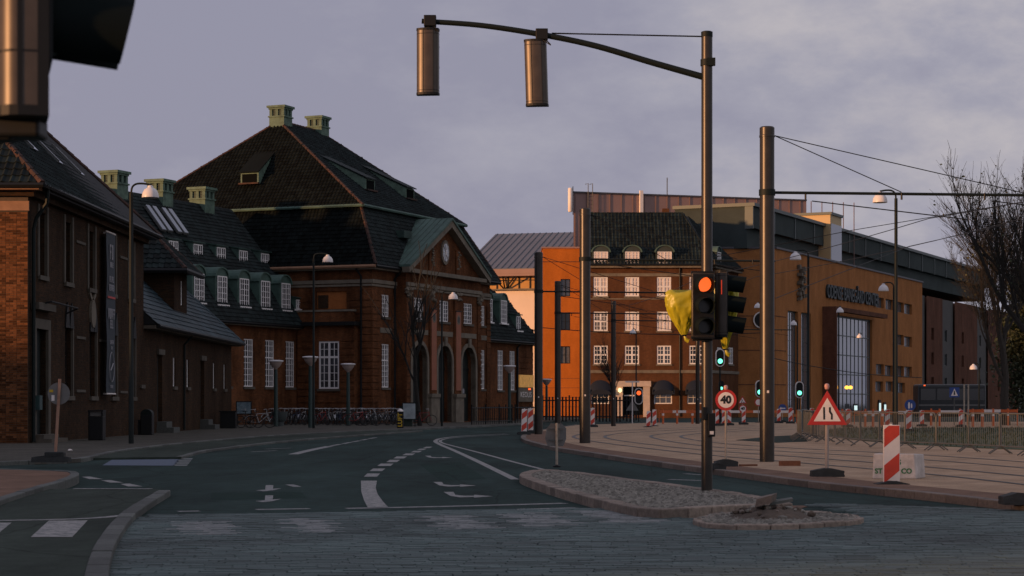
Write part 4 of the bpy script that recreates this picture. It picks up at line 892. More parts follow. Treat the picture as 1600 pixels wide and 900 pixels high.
# left face
lw = (KK(fl, 529.5, .62), KK(fl, 498, .62), 2.45, 5.65)
wall('wall', b3, brk_main, fl, 0, 22, 0, MZ, 0, [(1.9, 4.2, 7.85, 9.05)], .12)
mb = MB(); mb.quad(fl.P(1.9, -.12, 7.85), fl.P(4.2, -.12, 7.85), fl.P(4.2, -.12, 9.05), fl.P(1.9, -.12, 9.05)); obj('blind_panel', mb, brk_sun, b3); mb = MB(); mb.fbox(fl, 3.35, 4.1, -.12, -.06, 7.9, 8.8); obj('blind_window', mb, brk_l1, b3)
bands(b3, fl, 0, 1.55, .6, 9.0, e=0); bands(b3, fl, 4.6, 7.0, 7.0, 9.0, e=0)
wall('bay_wall', b3, brk_main, fl, 1.0, 5.35, 0, 6.7, .6, [lw], .2); bands(b3, fl, 1.0, 5.3, .6, 6.4, [lw], e=.6)
wb = window(b3, fl, lw, 4, 6, .62, .1, trans=4, mull=.14, bord=.11)
mb = MB(); mb.quad(fl.P(1.0, 0, 0), fl.P(1.0, .6, 0), fl.P(1.0, .6, 6.7), fl.P(1.0, 0, 6.7)); obj('bay_wall', mb, brk_main, b3)
mb = MB(); mb.fbox(fl, .8, 5.4, 0, .95, 6.7, 6.95); obj('bay_cornice', mb, black_p, b3); mb = MB(); mb.fbox(fl, 1.2, 5.4, .05, .55, 6.95, 7.65); obj('parapet', mb, brk_main, b3); mb = MB(); mb.fbox(fl, 1.1, 5.4, 0.0, .62, 7.65, 7.78); obj('parapet_coping', mb, stone, b3)
downpipe(b3, [fl.P(.9, .55, 10.5), fl.P(.75, .12, 10.0), fl.P(.75, .12, .15)], black_p, .08); downpipe(b3, [ff.P(3.3, .55, 10.5), ff.P(3.3, .1, 10.0), ff.P(3.3, .1, .15)], black_p, .08)
for i in (0, 1):
    w_ = MB(); w_.fbox(Fr(IN(ML, 0, 0).xy, l_, t_), 0, 22, -.1, 0, 0, MZ) if i == 0 else w_.fbox(Fr(IN(0, MW, 0).xy, t_, l_), 0, 20, -.1, 0, 0, MZ); obj('wall', w_, brk_main, b3)
# roof
o_, s_ = .6, 1.7; zb, zr = 15.0, 21.9
E = [IN(-o_, -o_, MZ), IN(ML + o_, -o_, MZ), IN(ML + o_, MW + o_, MZ), IN(-o_, MW + o_, MZ)]
B = [IN(s_, s_, zb), IN(ML - s_, s_, zb), IN(ML - s_, MW - s_, zb), IN(s_, MW - s_, zb)]
fl2 = .35; B2 = [IN(s_ - fl2, s_ - fl2, zb - .05), IN(ML - s_ + fl2, s_ - fl2, zb - .05), IN(ML - s_ + fl2, MW - s_ + fl2, zb - .05), IN(s_ - fl2, MW - s_ + fl2, zb - .05)]
T = [IN(7, 11, zr), IN(13, 11, zr)]
roofskin('roof', b3, [(E[0], E[1], B[1], B[0]), (E[1], E[2], B[2], B[1]), (E[2], E[3], B[3], B[2]), (E[3], E[0], B[0], B[3]), (B2[0], B2[1], T[1], T[0]), (B2[1], B2[2], T[1]), (B2[2], B2[3], T[0], T[1]), (B2[3], B2[0], T[0]), tuple(B2), tuple(E)], roof_under)
t3, l3 = Vector((t_.x, t_.y, 0)), Vector((l_.x, l_.y, 0))
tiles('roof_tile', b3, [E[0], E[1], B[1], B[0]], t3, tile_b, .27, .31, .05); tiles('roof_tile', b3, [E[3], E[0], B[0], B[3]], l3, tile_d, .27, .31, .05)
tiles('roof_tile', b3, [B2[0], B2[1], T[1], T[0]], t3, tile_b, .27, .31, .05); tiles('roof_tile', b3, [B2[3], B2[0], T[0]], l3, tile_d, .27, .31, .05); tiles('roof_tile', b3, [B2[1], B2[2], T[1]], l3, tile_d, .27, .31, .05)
for a, b in ((B2[0], T[0]), (B2[1], T[1]), (B2[3], T[0]), (T[0], T[1]), (E[0], B[0]), (E[1], B[1])): ridge(b3, a, b)
for a, b in ((0, 1), (3, 0), (1, 2)): gutter(b3, [B2[a], B2[b]], copper, .11); gutter(b3, [E[a] + Vector((0, 0, -.1)), E[b] + Vector((0, 0, -.1))], stone_w if a == 3 else black_p, .12)
copper_chimney(b3, ff, 7.2, -11, zr - 1.6, 23.0, 1.22); copper_chimney(b3, ff, 12.9, -11, zr - 1.6, 23.0, 1.22)
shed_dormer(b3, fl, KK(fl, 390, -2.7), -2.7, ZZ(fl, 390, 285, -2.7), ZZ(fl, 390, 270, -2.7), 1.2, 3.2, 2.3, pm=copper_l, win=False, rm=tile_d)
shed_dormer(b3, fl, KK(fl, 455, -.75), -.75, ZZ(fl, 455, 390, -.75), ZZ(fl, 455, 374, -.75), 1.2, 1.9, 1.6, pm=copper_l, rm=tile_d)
for k in (6.5, 13.0): shed_dormer(b3, ff, k, -3.4, 16.6, 17.3, 1.2, 4.2, 2.0, pm=copper_l, win=False, rm=tile_b)
# pediment
pz0, pz1, pe = MZ + .05, 14.55, 1.45
mb = MB(); mb.quad(ff.P(3.6, RE, MZ), ff.P(16.4, RE, MZ), ff.P(10, RE, 14.1)); ped = obj('pediment', mb, brk_main, b3)
mb = MB(); g1, g2, g3 = (2.95, pz0), (10, pz1), (17.05, pz0); bk = -5.2
for (a, za), (b, z2) in ((g1, g2), (g3, g2)):
    mb.hexa([ff.P(a, pe, za), ff.P(b, pe, z2), ff.P(b, bk, z2), ff.P(a, bk, za), ff.P(a, pe, za + .16), ff.P(b, pe, z2 + .16), ff.P(b, bk, z2 + .16), ff.P(a, bk, za + .16)])
pr = obj('pediment_roof', mb, copper, b3); mb = MB()
for i in range(1, 16):
    e_ = pe - i * .42
    for (a, za), (b, z2) in ((g1, g2), (g3, g2)): mb.tube([ff.P(a, e_, za + .17), ff.P(b, e_, z2 + .17)], .03, 4)
obj('standing_seams', mb, copper_d, pr)
mb = MB()
for (a, za), (b, z2) in ((g1, g2), (g3, g2)):
    s = 1 if b > a else -1; mb.hexa([ff.P(a + s * .1, RE, za - .38), ff.P(b, RE, z2 - .5), ff.P(b, pe - .08, z2 - .5), ff.P(a + s * .1, pe - .08, za - .38), ff.P(a, RE, za - .005), ff.P(b, RE, z2 - .005), ff.P(b, pe - .08, z2 - .005), ff.P(a, pe - .08, za - .005)])
obj('raking_cornice', mb, stone, b3)
mb = MB(); n = 24; mb.prism([ff.P(9.9 + .66 * math.cos(6.283 * j / n), RE, 12.25 + .88 * math.sin(6.283 * j / n)) for j in range(n)], ff.P(0, .12, 0) - ff.P(0, 0, 0)); oc = obj('oval_window', mb, stone, b3)
mb = MB(); mb.prism([ff.P(9.9 + .47 * math.cos(6.283 * j / n), RE + .12, 12.25 + .65 * math.sin(6.283 * j / n)) for j in range(n)], ff.P(0, .012, 0) - ff.P(0, 0, 0)); obj('glass', mb, glass_t, oc)
mb = MB()
for j in range(4): a = j * .785; mb.tube([ff.P(9.9 + .45 * math.cos(a), RE + .15, 12.25 + .63 * math.sin(a)), ff.P(9.9 - .45 * math.cos(a), RE + .15, 12.25 - .63 * math.sin(a))], .025, 4)
obj('glazing_bars', mb, white_p, oc)
for k in (7.6, 12.2):
    mb = MB(); mb.fbox(ff, k - .4, k + .4, RE, RE + .1, MZ + .05, 12.55); obj('pediment_pilaster', mb, brk_main, b3)
    mb = MB()
    for j in range(8): rock(mb, ff.P(k + random.uniform(-.2, .2), RE + .1, 11.2 + j * .17), .15)
    obj('carved_garland', mb, stone, b3)
mb = MB(); mb.fbox(ff, 5.2, 6.4, -1.3, -.1, 13.0, 13.5); obj('roof_hatch', mb, copper_d, b3)
for k, s in ((7.8, 'station'), (12.0, 'station')):
    bb = thing('entrance_banner', 'terracotta vertical banner on the pilaster between ' + ('first and middle' if k < 10 else 'middle and last') + ' arched doors', 'banner', ff.P(k, RE + .2, 2.3), group='banners between the arched doors')
    mb = MB(); mb.fbox(ff, k - .42, k + .42, RE + .17, RE + .19, 2.4, 8.1); obj('cloth', mb, banner_r, bb)
    mb = MB(); n = 16; mb.prism([ff.P(k + .3 * math.cos(6.283 * j / n), RE + .19, 7.5 + .36 * math.sin(6.283 * j / n)) for j in range(n)], ff.P(0, .006, 0) - ff.P(0, 0, 0)); em = obj('emblem', mb, stone, bb); mb = MB(); mb.prism([ff.P(k + .17 * math.cos(6.283 * j / n), RE + .196, 7.5 + .22 * math.sin(6.283 * j / n)) for j in range(n)], ff.P(0, .006, 0) - ff.P(0, 0, 0)); obj('emblem_centre', mb, sign_k, em)
    for j in range(9): glyphs(bb, ff, k, RE + .195, 6.6 - j * .26, .17, 1, stone_w)
    mb = MB(); mb.tube([ff.P(k - .5, RE + .19, 8.12), ff.P(k + .5, RE + .19, 8.12)], .04, 5); obj('banner_rail', mb, black_p, bb)
sg = thing('door_sign', 'red neon style sign with white lettering in the last arched door', 'sign', ff.P(14.0, RE - .4, 3.4)); mb = MB(); mb.fbox(ff, 13.2, 13.5, RE - .5, RE - .44, 4.1, 5.0); mb.fbox(ff, 13.15, 13.25, RE - .5, RE - .45, 3.9, 4.6); obj('red_panel', mb, mat('dim_red', (.28, .03, .02), .5), sg); text('lettering', 'OLE', .55, ff.P(13.5, RE - .45, 3.55), (t_.x, t_.y, 0), (0, 0, 1), letter_w, sg)
mb = MB(); mb.fbox(ff, 13.75, 14.5, RE - .52, RE - .48, 2.2, 2.55); obj('notice', mb, letter_w, sg)

# ================================================================== mansard wing (left) and its mirror (right)
def mansard(b, fr, L, wins, dorms, smalls, depth=10.0, z1=6.7, zbk=10.0, zrg=14.9, ridge_e=-5.5, hipend=False, k0=0.0, hip0=False):
    wall('wall', b, brk_main, fr, k0, L, 0, z1, 0, wins, .2)
    for h in wins: window(b, fr, h, 4, 8, 0, .1, trans=5)
    mb = MB(); mb.fbox(fr, k0, L, 0, .45, z1 - .22, z1 - .02); obj('cornice', mb, stone, b)
    q = 4.0 if hipend else 0.0; qb = 1.5 if hipend else 0
    e0, e1_, c0, c1, d0, d1 = fr.P(k0, .5, z1), fr.P(L + (.5 if hipend else 0), .5, z1), fr.P(k0, -1.5, zbk), fr.P(L - qb, -1.5, zbk), fr.P(k0, ridge_e, zrg), fr.P(L - qb - q, ridge_e, zrg)
    x0, x1, y0, y1 = fr.P(k0, -depth + 1.5, zbk), fr.P(L - qb, -depth + 1.5, zbk), fr.P(k0, -depth - .5, z1), fr.P(L + (.5 if hipend else 0), -depth - .5, z1)
    roofskin('roof', b, [(e0, e1_, c1, c0), (c0, c1, d1, d0), (d0, d1, x1, x0), (x0, x1, y1, y0), (c1, x1, d1), (e1_, y1, x1, c1), (e0, c0, d0, x0, y0)], roof_under)
    t3 = Vector((fr.t.x, fr.t.y, 0)); n3 = Vector((fr.n.x, fr.n.y, 0))
    tiles('roof_tile', b, [e0, e1_, c1, c0], t3, tile_b, .27, .31, .05); tiles('roof_tile', b, [c0, c1, d1, d0], t3, tile_b, .27, .31, .05)
    if hipend: tiles('roof_tile', b, [e1_, y1, x1, c1], n3, tile_b, .27, .31, .05); tiles('roof_tile', b, [c1, x1, d1], n3, tile_b, .27, .31, .05)
    gutter(b, [e0 + Vector((0, 0, -.08)), e1_ + Vector((0, 0, -.08))], black_p, .1); gutter(b, [c0, c1], copper, .1)
    for k in dorms: arched_dormer(b, fr, k, -.2, 7.75, 10.05)
    for k in smalls: shed_dormer(b, fr, k, -2.3, 10.75, 11.75, 1.05, 1.5, .25, pm=copper)
    w_ = MB(); w_.fbox(fr, k0, L, -depth, -depth + .1, 0, z1); w_.fbox(fr, L - .1, L, -depth + .1, -.01, 0, z1); obj('wall', w_, brk_main, b)
W0 = A + l_ * 5.4; fw = Fr(W0, -t_, nF)
b4 = thing('mansard_wing', 'brick wing with black mansard roof, green copper dormers and tall white windows', 'building', (W0.x - 8, W0.y - 8, 0))
mansard(b4, fw, 20, [(k - .6, k + .6, 2.55, 5.65) for k in (1.5, 4.25, 7.0, 9.8)], (1.8, 4.55, 7.3, 10.05, 12.8), (.9, 3.8, 6.65, 9.5, 12.4))
shed_dormer(b4, fw, .25, -.1, 7.9, 8.6, .5, 1.0, .15, cols=2)
copper_chimney(b4, fw, 3.75, -5.5, 13.6, 16.0, 1.22); copper_chimney(b4, fw, 8.9, -5.5, 13.6, 16.0, 1.22); copper_chimney(b4, fw, 14.1, -5.5, 13.6, 16.0, 1.22)
for k in (9.5, 10.25, 11.35, 12.1):
    e_a, e_b = -3.3, -4.6; za, zb2 = 10 + (e_a + 1.5) * -4.9 / 4.0, 10 + (e_b + 1.5) * -4.9 / 4.0; mb = MB(); mb.hexa([fw.P(k - .27, e_a + .12, za + .1), fw.P(k + .27, e_a + .12, za + .1), fw.P(k + .27, e_b + .12, zb2 + .1), fw.P(k - .27, e_b + .12, zb2 + .1), fw.P(k - .27, e_a + .2, za + .2), fw.P(k + .27, e_a + .2, za + .2), fw.P(k + .27, e_b + .2, zb2 + .2), fw.P(k - .27, e_b + .2, zb2 + .2)]); so = obj('skylight', mb, galv, b4)
    mb = MB(); mb.hexa([fw.P(k - .22, e_a + .16, za + .21), fw.P(k + .22, e_a + .16, za + .21), fw.P(k + .22, e_b + .2, zb2 + .2), fw.P(k - .22, e_b + .2, zb2 + .2), fw.P(k - .22, e_a + .2, za + .25), fw.P(k + .22, e_a + .2, za + .25), fw.P(k + .22, e_b + .24, zb2 + .24), fw.P(k - .22, e_b + .24, zb2 + .24)]); obj('glass', mb, glass_t, so)
downpipe(b4, [fw.P(.25, .4, 6.5), fw.P(.2, .1, 6.1), fw.P(.2, .1, .15)], black_p, .08)
R0 = A + t_ * 20 + l_ * .6; fr_ = Fr(R0, t_, nF)
b5 = thing('far_wing', 'small brick mansard wing with green dormers past the pedimented front', 'building', (R0.x - 3, R0.y + 5, 0))
k1_, k2_ = KK(fr_, 782), KK(fr_, 800.5)
mansard(b5, fr_, 10.2, [(k1_ - .55, k1_ + .55, 2.5, 5.6), (k2_ - .55, k2_ + .55, 2.5, 5.6)], (1.6, 4.5), (), z1=6.4, zbk=9.7, zrg=13, hipend=True, k0=0.02)
shed_dormer(b5, fr_, 7.3, -.1, 7.3, 8.5, .8, 1.5, .2, cols=2); bands(b5, fr_, 6.9, 10.1, .6, 6.0, e=0); downpipe(b5, [fr_.P(6.7, .4, 6.2), fr_.P(6.7, .1, 5.9), fr_.P(6.7, .1, .15)], black_p, .08)
ad = thing('lit_advert_board', 'dim orange backlit poster board with white graffiti letters on the wing wall', 'sign', fr_.P(8.4, .1, 2.4)); mb = MB(); mb.fbox(fr_, 7.0, 10.0, .07, .16, 2.75, 3.75); obj('poster', mb, glow_ad, ad); mb = MB(); mb.fbox(fr_, 6.9, 10.05, .05, .12, 1.6, 2.7); obj('backboard', mb, stone, ad)
text('lettering', 'KEOLIS', .62, fr_.P(8.4, .14, 2.15), (t_.x, t_.y, 0), (0, 0, 1), sign_w, ad, sx=1.2); mb = MB(); mb.fbox(fr_, 8.9, 9.3, .12, .18, 2.55, 2.68); obj('red_light', mb, red_on, ad)
# ================================================================== far hall with zinc roof
th = R(15); fz = Fr((XA(730, 255), 255), (math.cos(th), -math.sin(th)), (-math.sin(th), -math.cos(th)))
b6 = thing('zinc_roofed_hall', 'pale hall with grey standing seam roof and glowing glazed strip under the eaves', 'building', (XA(800, 255), 262, 0))
ze = ZZ(fz, 800, 428); Lz = KK(fz, 886); z0_ = KK(fz, 760)
zr_ = ze + 6.4; run = 15.5
wall('wall', b6, panel_w, fz, 0, Lz, 0, ze - 1.9, 0)
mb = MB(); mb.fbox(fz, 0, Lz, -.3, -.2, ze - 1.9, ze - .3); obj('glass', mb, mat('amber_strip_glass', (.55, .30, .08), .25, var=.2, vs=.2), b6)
for j in range(9): mb = MB(); k = 1 + j * (Lz - 1.5) / 8; mb.fbox(fz, k - .08, k + .08, -.2, -.1, ze - 1.9, ze - .3); obj('mullion', mb, black_p, b6)
mb = MB(); mb.fbox(fz, 0, Lz, -.19, -.12, ze - .85, ze - .75); obj('transom', mb, black_p, b6)
mb = MB(); mb.fbox(fz, -.5, Lz, -.1, .6, ze - 2.1, ze - 1.9); obj('ledge', mb, stone, b6)
mb = MB(); mb.fbox(fz, -.5, Lz + .5, -.3, 1.4, ze - .35, ze - .05); mb.fbox(fz, -.5, Lz + .5, 1.1, 1.42, ze - .05, ze + .5); obj('eaves', mb, brown_m, b6)
kb = KK(fz, 800)
for k in (kb - .9,): mb = MB(); mb.tube([fz.P(k, .1, ze - 2), fz.P(k - 1.4, 1.2, ze - .35)], .1, 5); mb.tube([fz.P(k, .1, ze - 2), fz.P(k + 1.6, 1.2, ze - .35)], .1, 5); mb.tube([fz.P(k, .1, ze - 2), fz.P(k, 1.2, ze - .35)], .1, 5); obj('eaves_bracket', mb, black_p, b6)
mb = MB(); mb.hexa([fz.P(-.5, 1.4, ze + .5), fz.P(Lz + .5, 1.4, ze + .5), fz.P(Lz + .5, -run, zr_), fz.P(-.5, -run, zr_), fz.P(-.5, 1.4, ze + .6), fz.P(Lz + .5, 1.4, ze + .6), fz.P(Lz + .5, -run, zr_ + .1), fz.P(-.5, -run, zr_ + .1)]); rz_ = obj('roof', mb, zinc, b6)
for j in range(17):
    k = -.2 + j * (Lz + .4) / 16; mb = MB(); mb.tube([fz.P(k, 1.4, ze + .62), fz.P(k, -run, zr_ + .12)], .07, 4); obj('roof_seam', mb, zinc_d, rz_)
mb = MB(); mb.quad(fz.P(Lz, 0, 0), fz.P(Lz, -run, 0), fz.P(Lz, -run, zr_), fz.P(Lz, 0, ze)); mb.quad(fz.P(0, 0, 0), fz.P(0, -run, 0), fz.P(0, -run, zr_), fz.P(0, 0, ze)); mb.quad(fz.P(0, -run, 0), fz.P(Lz, -run, 0), fz.P(Lz, -run, zr_), fz.P(0, -run, zr_)); obj('wall', mb, zinc_d, b6)
mb = MB(); mb.tube([fz.P(kb - 3, .9, ze - 7.2), fz.P(Lz, .9, ze - 7.2)], .06, 4); mb.tube([fz.P(kb - 3, .9, ze - 8.5), fz.P(Lz, .9, ze - 8.5)], .06, 4)
for j in range(7): mb.tube([fz.P(kb - 3 + j * 1.5, .9, ze - 8.9), fz.P(kb - 3 + j * 1.5, .9, ze - 7.2)], .05, 4)
mb.fbox(fz, kb - 3, Lz, 0, 1.0, ze - 9.1, ze - 8.9); obj('balcony', mb, black_p, b6)

# ================================================================== sunlit orange block
fo = Fr((XA(848, 199.5), 199.5), (1, 0), (0, -1)); ow = XA(913, 199.5) - XA(848, 199.5)
b7 = thing('orange_brick_block', 'plain sunlit orange brick block with three stacked dark windows', 'building', (fo.o.x + 2, 204, 0))
oh = [RECT(fo, 876, 891, a, b) for a, b in ((436, 463), (488, 516), (541, 568))]; zo = ZZ(fo, 880, 388)
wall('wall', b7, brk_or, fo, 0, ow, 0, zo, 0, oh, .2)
for h in oh: window(b7, fo, h, 2, 2, 0, .15, m=black_p, sill=None)
mb = MB(); mb.box((fo.o.x + ow / 2, 204.4, zo / 2 - .02), (ow - .02, 8.4, zo - .05)); obj('core', mb, brk_or, b7)
mb = MB(); mb.fbox(fo, -.12, ow + .1, -9, .12, zo, zo + .15); obj('coping', mb, brown_m, b7)
for j in range(4): mb = MB(); mb.fbox(fo, 0.0, ow, 0, .01, 1.1 + j * .95, 1.14 + j * .95); obj('joint_line', mb, brk_cd, b7)
mb = MB(); mb.fbox(fo, 0, ow, 0, .012, ZZ(fo, 880, 409) - .04, ZZ(fo, 880, 409) + .04); obj('joint_line', mb, brk_cd, b7)

# ================================================================== hotel-like brick house
fh = Fr((XA(914, 199), 199), (1, 0), (0, -1)); HL = XA(1112, 199) - XA(914, 199); fhs = Fr((XA(1112, 199), 199), (.386, .923), (.923, -.386)); ZH = ZZ(fh, 1000, 414)
b8 = thing('brick_townhouse', 'brown brick four storey house with white windows and arched roof dormers', 'building', (fh.o.x + 6, 206, 0))
hw = [RECT(fh, c - 11, c + 11, a, b) for c in (938.5, 987.5, 1037.5, 1088) for a, b in ((433, 463), (487, 517), (540, 569))]
gw = [RECT(fh, c - 14, c + 14, 611, 631) for c in (938, 1036, 1088)]
gd = RECT(fh, 973, 1005, 604, 652.5); gd = (gd[0], gd[1], .3, gd[3])
wall('wall', b8, brk_ho, fh, 0, HL, 0, ZH, 0, hw + gw + [gd], .2)
for i, h in enumerate(hw):
    window(b8, fh, h, 4, 4, 0, .08, sill=stone, mull=.16, bord=.12, bar=.045, trans=2, gm=sky_pane_m if i in (0, 3, 4, 6, 7, 9) else glass_m)
for h in gw:
    window(b8, fh, h, 3, 2, 0, .1, sill=None, bord=.1)
    c = (h[0] + h[1]) / 2; mb = MB(); n = 12; r = 1.1; zc = h[3] + .15; pr = [(c + r * math.cos(math.pi * j / n), zc + .95 * math.sin(math.pi * j / n)) for j in range(n + 1)]
    for (a0, za), (a1, z2) in zip(pr, pr[1:]): mb.quad(fh.P(a0, 0.02, za), fh.P(a1, 0.02, z2), fh.P(c + (a1 - c) * .95, .75, h[3] - .35 + (z2 - zc) * .55), fh.P(c + (a0 - c) * .95, .75, h[3] - .35 + (za - zc) * .55))
    mb.prism([fh.P(c + (a - c) * .95, .75, h[3] - .35 + (z - zc) * .55) for a, z in pr], (0, .03, 0)); mb.fbox(fh, c - r, c - r * .93, .0, .75, h[3] - .35, h[3] + .15); mb.fbox(fh, c + r * .93, c + r, .0, .75, h[3] - .35, h[3] + .15); obj('awning', mb, awn, b8, smooth=True)
mb = MB(); a, b = gd[0], gd[1]; mb.fbox(fh, a - .75, a, 0, .3, .1, gd[3]); mb.fbox(fh, b, b + .65, 0, .3, .1, gd[3]); mb.fbox(fh, a - .85, b + .75, 0, .4, gd[3], gd[3] + .55); pt = obj('portal', mb, portal, b8)
mb = MB(); mb.fbox(fh, a, b, -.2, -.15, .3, gd[3]); obj('door', mb, dark_in, pt); mb = MB(); mb.fbox(fh, a, b, -.15, -.1, 2.2, 2.3); mb.fbox(fh, (a + b) / 2 - .04, (a + b) / 2 + .04, -.15, -.1, .3, 2.2); obj('door_frame', mb, sign_w, pt)
mb = MB(); mb.lathe([(.05, 2.55), (.18, 2.65), (.2, 2.8), (.1, 2.98)], (fh.P(a - .3, .5, 0)), 8); obj('portal_lamp', mb, warm_on, pt)
mb = MB()
for zz, hh_, ex in ((ZZ(fh, 1000, 432) + .02, .3, .06), (ZZ(fh, 1000, 468), .12, .05), (ZZ(fh, 1000, 583), .3, .1), (ZH - .3, .3, .45)): mb = MB(); mb.fbox(fh, 0, HL, 0, ex, zz, zz + hh_); obj('string_course', mb, stone, b8); mb = MB(); mb.fbox(fhs, 0.01, 9.5, 0, ex, zz + .003, zz + hh_ - .003); obj('string_course', mb, stone, b8)
sw = [RECT(fhs, c - 3.5, c + 3.5, a, b) for c in (1124, 1142) for a, b in ((437, 464), (490, 517), (543, 569))]
wall('wall', b8, brk_ho, fhs, 0, 9.5, 0, ZH, 0, sw, .2)
for h in sw: window(b8, fhs, h, 4, 4, 0, .08, sill=stone, mull=.16, bord=.12)
zt_ = ZZ(fh, 1000, 333, -4)
a0, a1, a2, a3 = fh.P(-.1, .5, ZH), fh.P(HL + .4, .5, ZH), fhs.P(9.5, .5, ZH), fh.P(-.1, -9, ZH); t0, t1 = fh.P(-.1, -4.2, zt_), fh.P(HL - 2.6, -4.2, zt_); t2 = fhs.P(8.5, -5, zt_); t4 = fh.P(-.1, -8, zt_)
roofskin('roof', b8, [(a0, a1, t1, t0), (a1, a2, t2, t1), (t0, t1, t2, t4), (a0, t0, t4, a3)], roof_under)
tiles('roof_tile', b8, [a0, a1, t1, t0], (1, 0, 0), tile_b, .36, .4, .09); tiles('roof_tile', b8, [a1, a2, t2, t1], (.386, .923, 0), tile_b, .36, .4, .09); ridge(b8, t0, t1, tile_b); ridge(b8, a1, t1, tile_b); gutter(b8, [a0, a1, a2], black_p, .12)
for px in (939, 988, 1038.5): arched_dormer(b8, fh, KK(fh, px, .22), .22, ZZ(fh, px, 410.5, .22), ZZ(fh, px, 384, .22), 1.4, 2.4, 4, 4, pm=clad_g, gm=sky_pane_m)
arched_dormer(b8, fhs, KK(fhs, 1123, .22), .22, ZZ(fhs, 1123, 412, .22), ZZ(fhs, 1123, 386, .22), 1.2, 2.4, 4, 4, pm=clad_g)
mb = MB(); c = fh.P(KK(fh, 1034), -3, 0); mb.tube([c + Vector((0, 0, 17)), c + Vector((0, 0, 18.4))], .12, 6); mb.tube([c + Vector((0, 0, 17.6)), c + Vector((0, 0, 17.7))], .3, 6); obj('roof_vent', mb, galv, b8)
mb = MB(); c = fh.P(KK(fh, 1040, -4.5), -4.5, 0); mb.box((c.x, c.y, zt_ + .15), (.7, .6, .7)); obj('chimney', mb, brk_ho, b8)
mb = MB(); mb.box((fh.o.x + HL / 2, 203.2, ZH / 2), (HL - .6, 7.5, ZH - .1)); obj('core', mb, brk_ho, b8)
downpipe(b8, [fh.P(KK(fh, 1062), .1, ZH - .2), fh.P(KK(fh, 1062), .1, .15)], black_p, .07)

# ================================================================== brown metal clad block behind
fb = Fr((XA(896, 232), 232), (.95, .312), (.312, -.95)); kb1 = KK(fb, 1260); zb_ = ZZ(fb, 897, 301)
b9 = thing('brown_metal_block', 'tall windowless block in brown ribbed metal behind the tiled roof', 'building', (fb.o.x + 5, 240, 0))
wall('wall', b9, brown_m, fb, 0, kb1, 0, zb_); mb = MB(); q = [fb.P(0, 0, 0), fb.P(0, 0, 0) * 1.06, fb.P(kb1, 0, 0) * 1.06, fb.P(kb1, 0, 0)]
for i in range(1, 4): mb.quad(q[i - 1] if i == 1 else q[i - 1], q[i], q[i] + Vector((0, 0, zb_)), q[i - 1] + Vector((0, 0, zb_)))
mb.quad(*[p + Vector((0, 0, zb_)) for p in q]); obj('wall', mb, clad_g, b9)
for j in range(26): mb = MB(); k = j * 1.45 + .2; mb.fbox(fb, k - .04, k + .04, 0, .08, 14, zb_ - .02); obj('cladding_rib', mb, mat('brown_rib', (.20, .13, .115), .6), b9)
mb = MB(); mb.fbox(fb, -.1, kb1, -.2, .15, zb_ - .02, zb_ + .15); obj('parapet', mb, zinc_d, b9)
mb = MB()
for dx in (0, .55): mb.tube([fb.P(1.7 + dx, .35, 17), fb.P(1.7 + dx, .35, zb_ + 1.1), fb.P(1.7 + dx, -.6, zb_ + 1.1)], .045, 4)
for j in range(20): mb.tube([fb.P(1.7, .35, 17.5 + j * .45), fb.P(2.25, .35, 17.5 + j * .45)], .03, 4)
obj('roof_ladder', mb, galv, b9)
an = thing('phone_mast_panel', 'slim white antenna panel on the edge of the brown metal block', 'antenna', fb.P(-.5, .2, zb_ - 2.4)); mb = MB(); mb.lathe([(.2, -2.3), (.27, -2.2), (.27, .4), (.2, .5)], fb.P(-.5, .3, zb_), 10); obj('panel', mb, sign_w, an, smooth=True); mb = MB(); mb.tube([fb.P(-.15, .25, zb_ - 2.6), fb.P(-.15, .25, zb_ + .7)], .05, 5); mb.tube([fb.P(-.15, .25, zb_), fb.P(-.5, .3, zb_)], .04, 5); mb.tube([fb.P(-.15, .25, zb_ - 1.8), fb.P(-.5, .3, zb_ - 1.8)], .04, 5); obj('bracket', mb, black_p, an)
mb = MB(); k = KK(fb, 1044); mb.tube([fb.P(k, -.3, zb_), fb.P(k, -.3, zb_ + 2.2)], .06, 5); obj('roof_aerial', mb, galv, b9); mb = MB(); k = KK(fb, 1001); mb.fbox(fb, k - .2, k + .2, .05, .35, 16, zb_ + .5); obj('flue', mb, sign_w, b9)

# ================================================================== shopping centre
fc = Fr((XA(1212, 209), 209), (.422, .906), (.906, -.422)); ff2 = Fr((XA(1212, 209), 209), (-1, 0), (0, -1)); ZC = 17.7; CL = KK(fc, 1441)
bc = thing('shopping_centre', 'long brown brick shopping centre with tall glass bay and dark wall lettering', 'building', (45, 245, 0))
tall = [RECT(fc, 1231, 1247, 486, 648), RECT(fc, 1252, 1267, 489, 648)]; big = RECT(fc, 1302, 1363, 496, 648)
tall = [(a, b, .3, d) for a, b, c, d in tall]; big = (big[0], big[1], .3, big[3])
sm_ = [RECT(fc, c - 6, c + 6, y - 8, y + 8) for c, y in ((1375, 473), (1390, 476), (1406, 480), (1419, 483), (1406, 531), (1419, 534), (1375, 577), (1389, 579), (1406, 580), (1419, 581), (1374, 604), (1390, 604), (1408, 606))]
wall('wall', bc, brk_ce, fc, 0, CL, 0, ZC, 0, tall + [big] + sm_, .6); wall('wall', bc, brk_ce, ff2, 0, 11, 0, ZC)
for h in tall: window(bc, fc, h, 2, 7, 0, .4, m=clad_f, gm=glass_t, sill=None, bord=.15)
window(bc, fc, big, 10, 5, 0, .35, m=clad_f, gm=glass_t, sill=None, bord=.2, bar=.12, mull=.12)
for h in sm_: window(bc, fc, h, 2, 1, 0, .4, m=clad_f, gm=glass_t, sill=None, bord=.12)
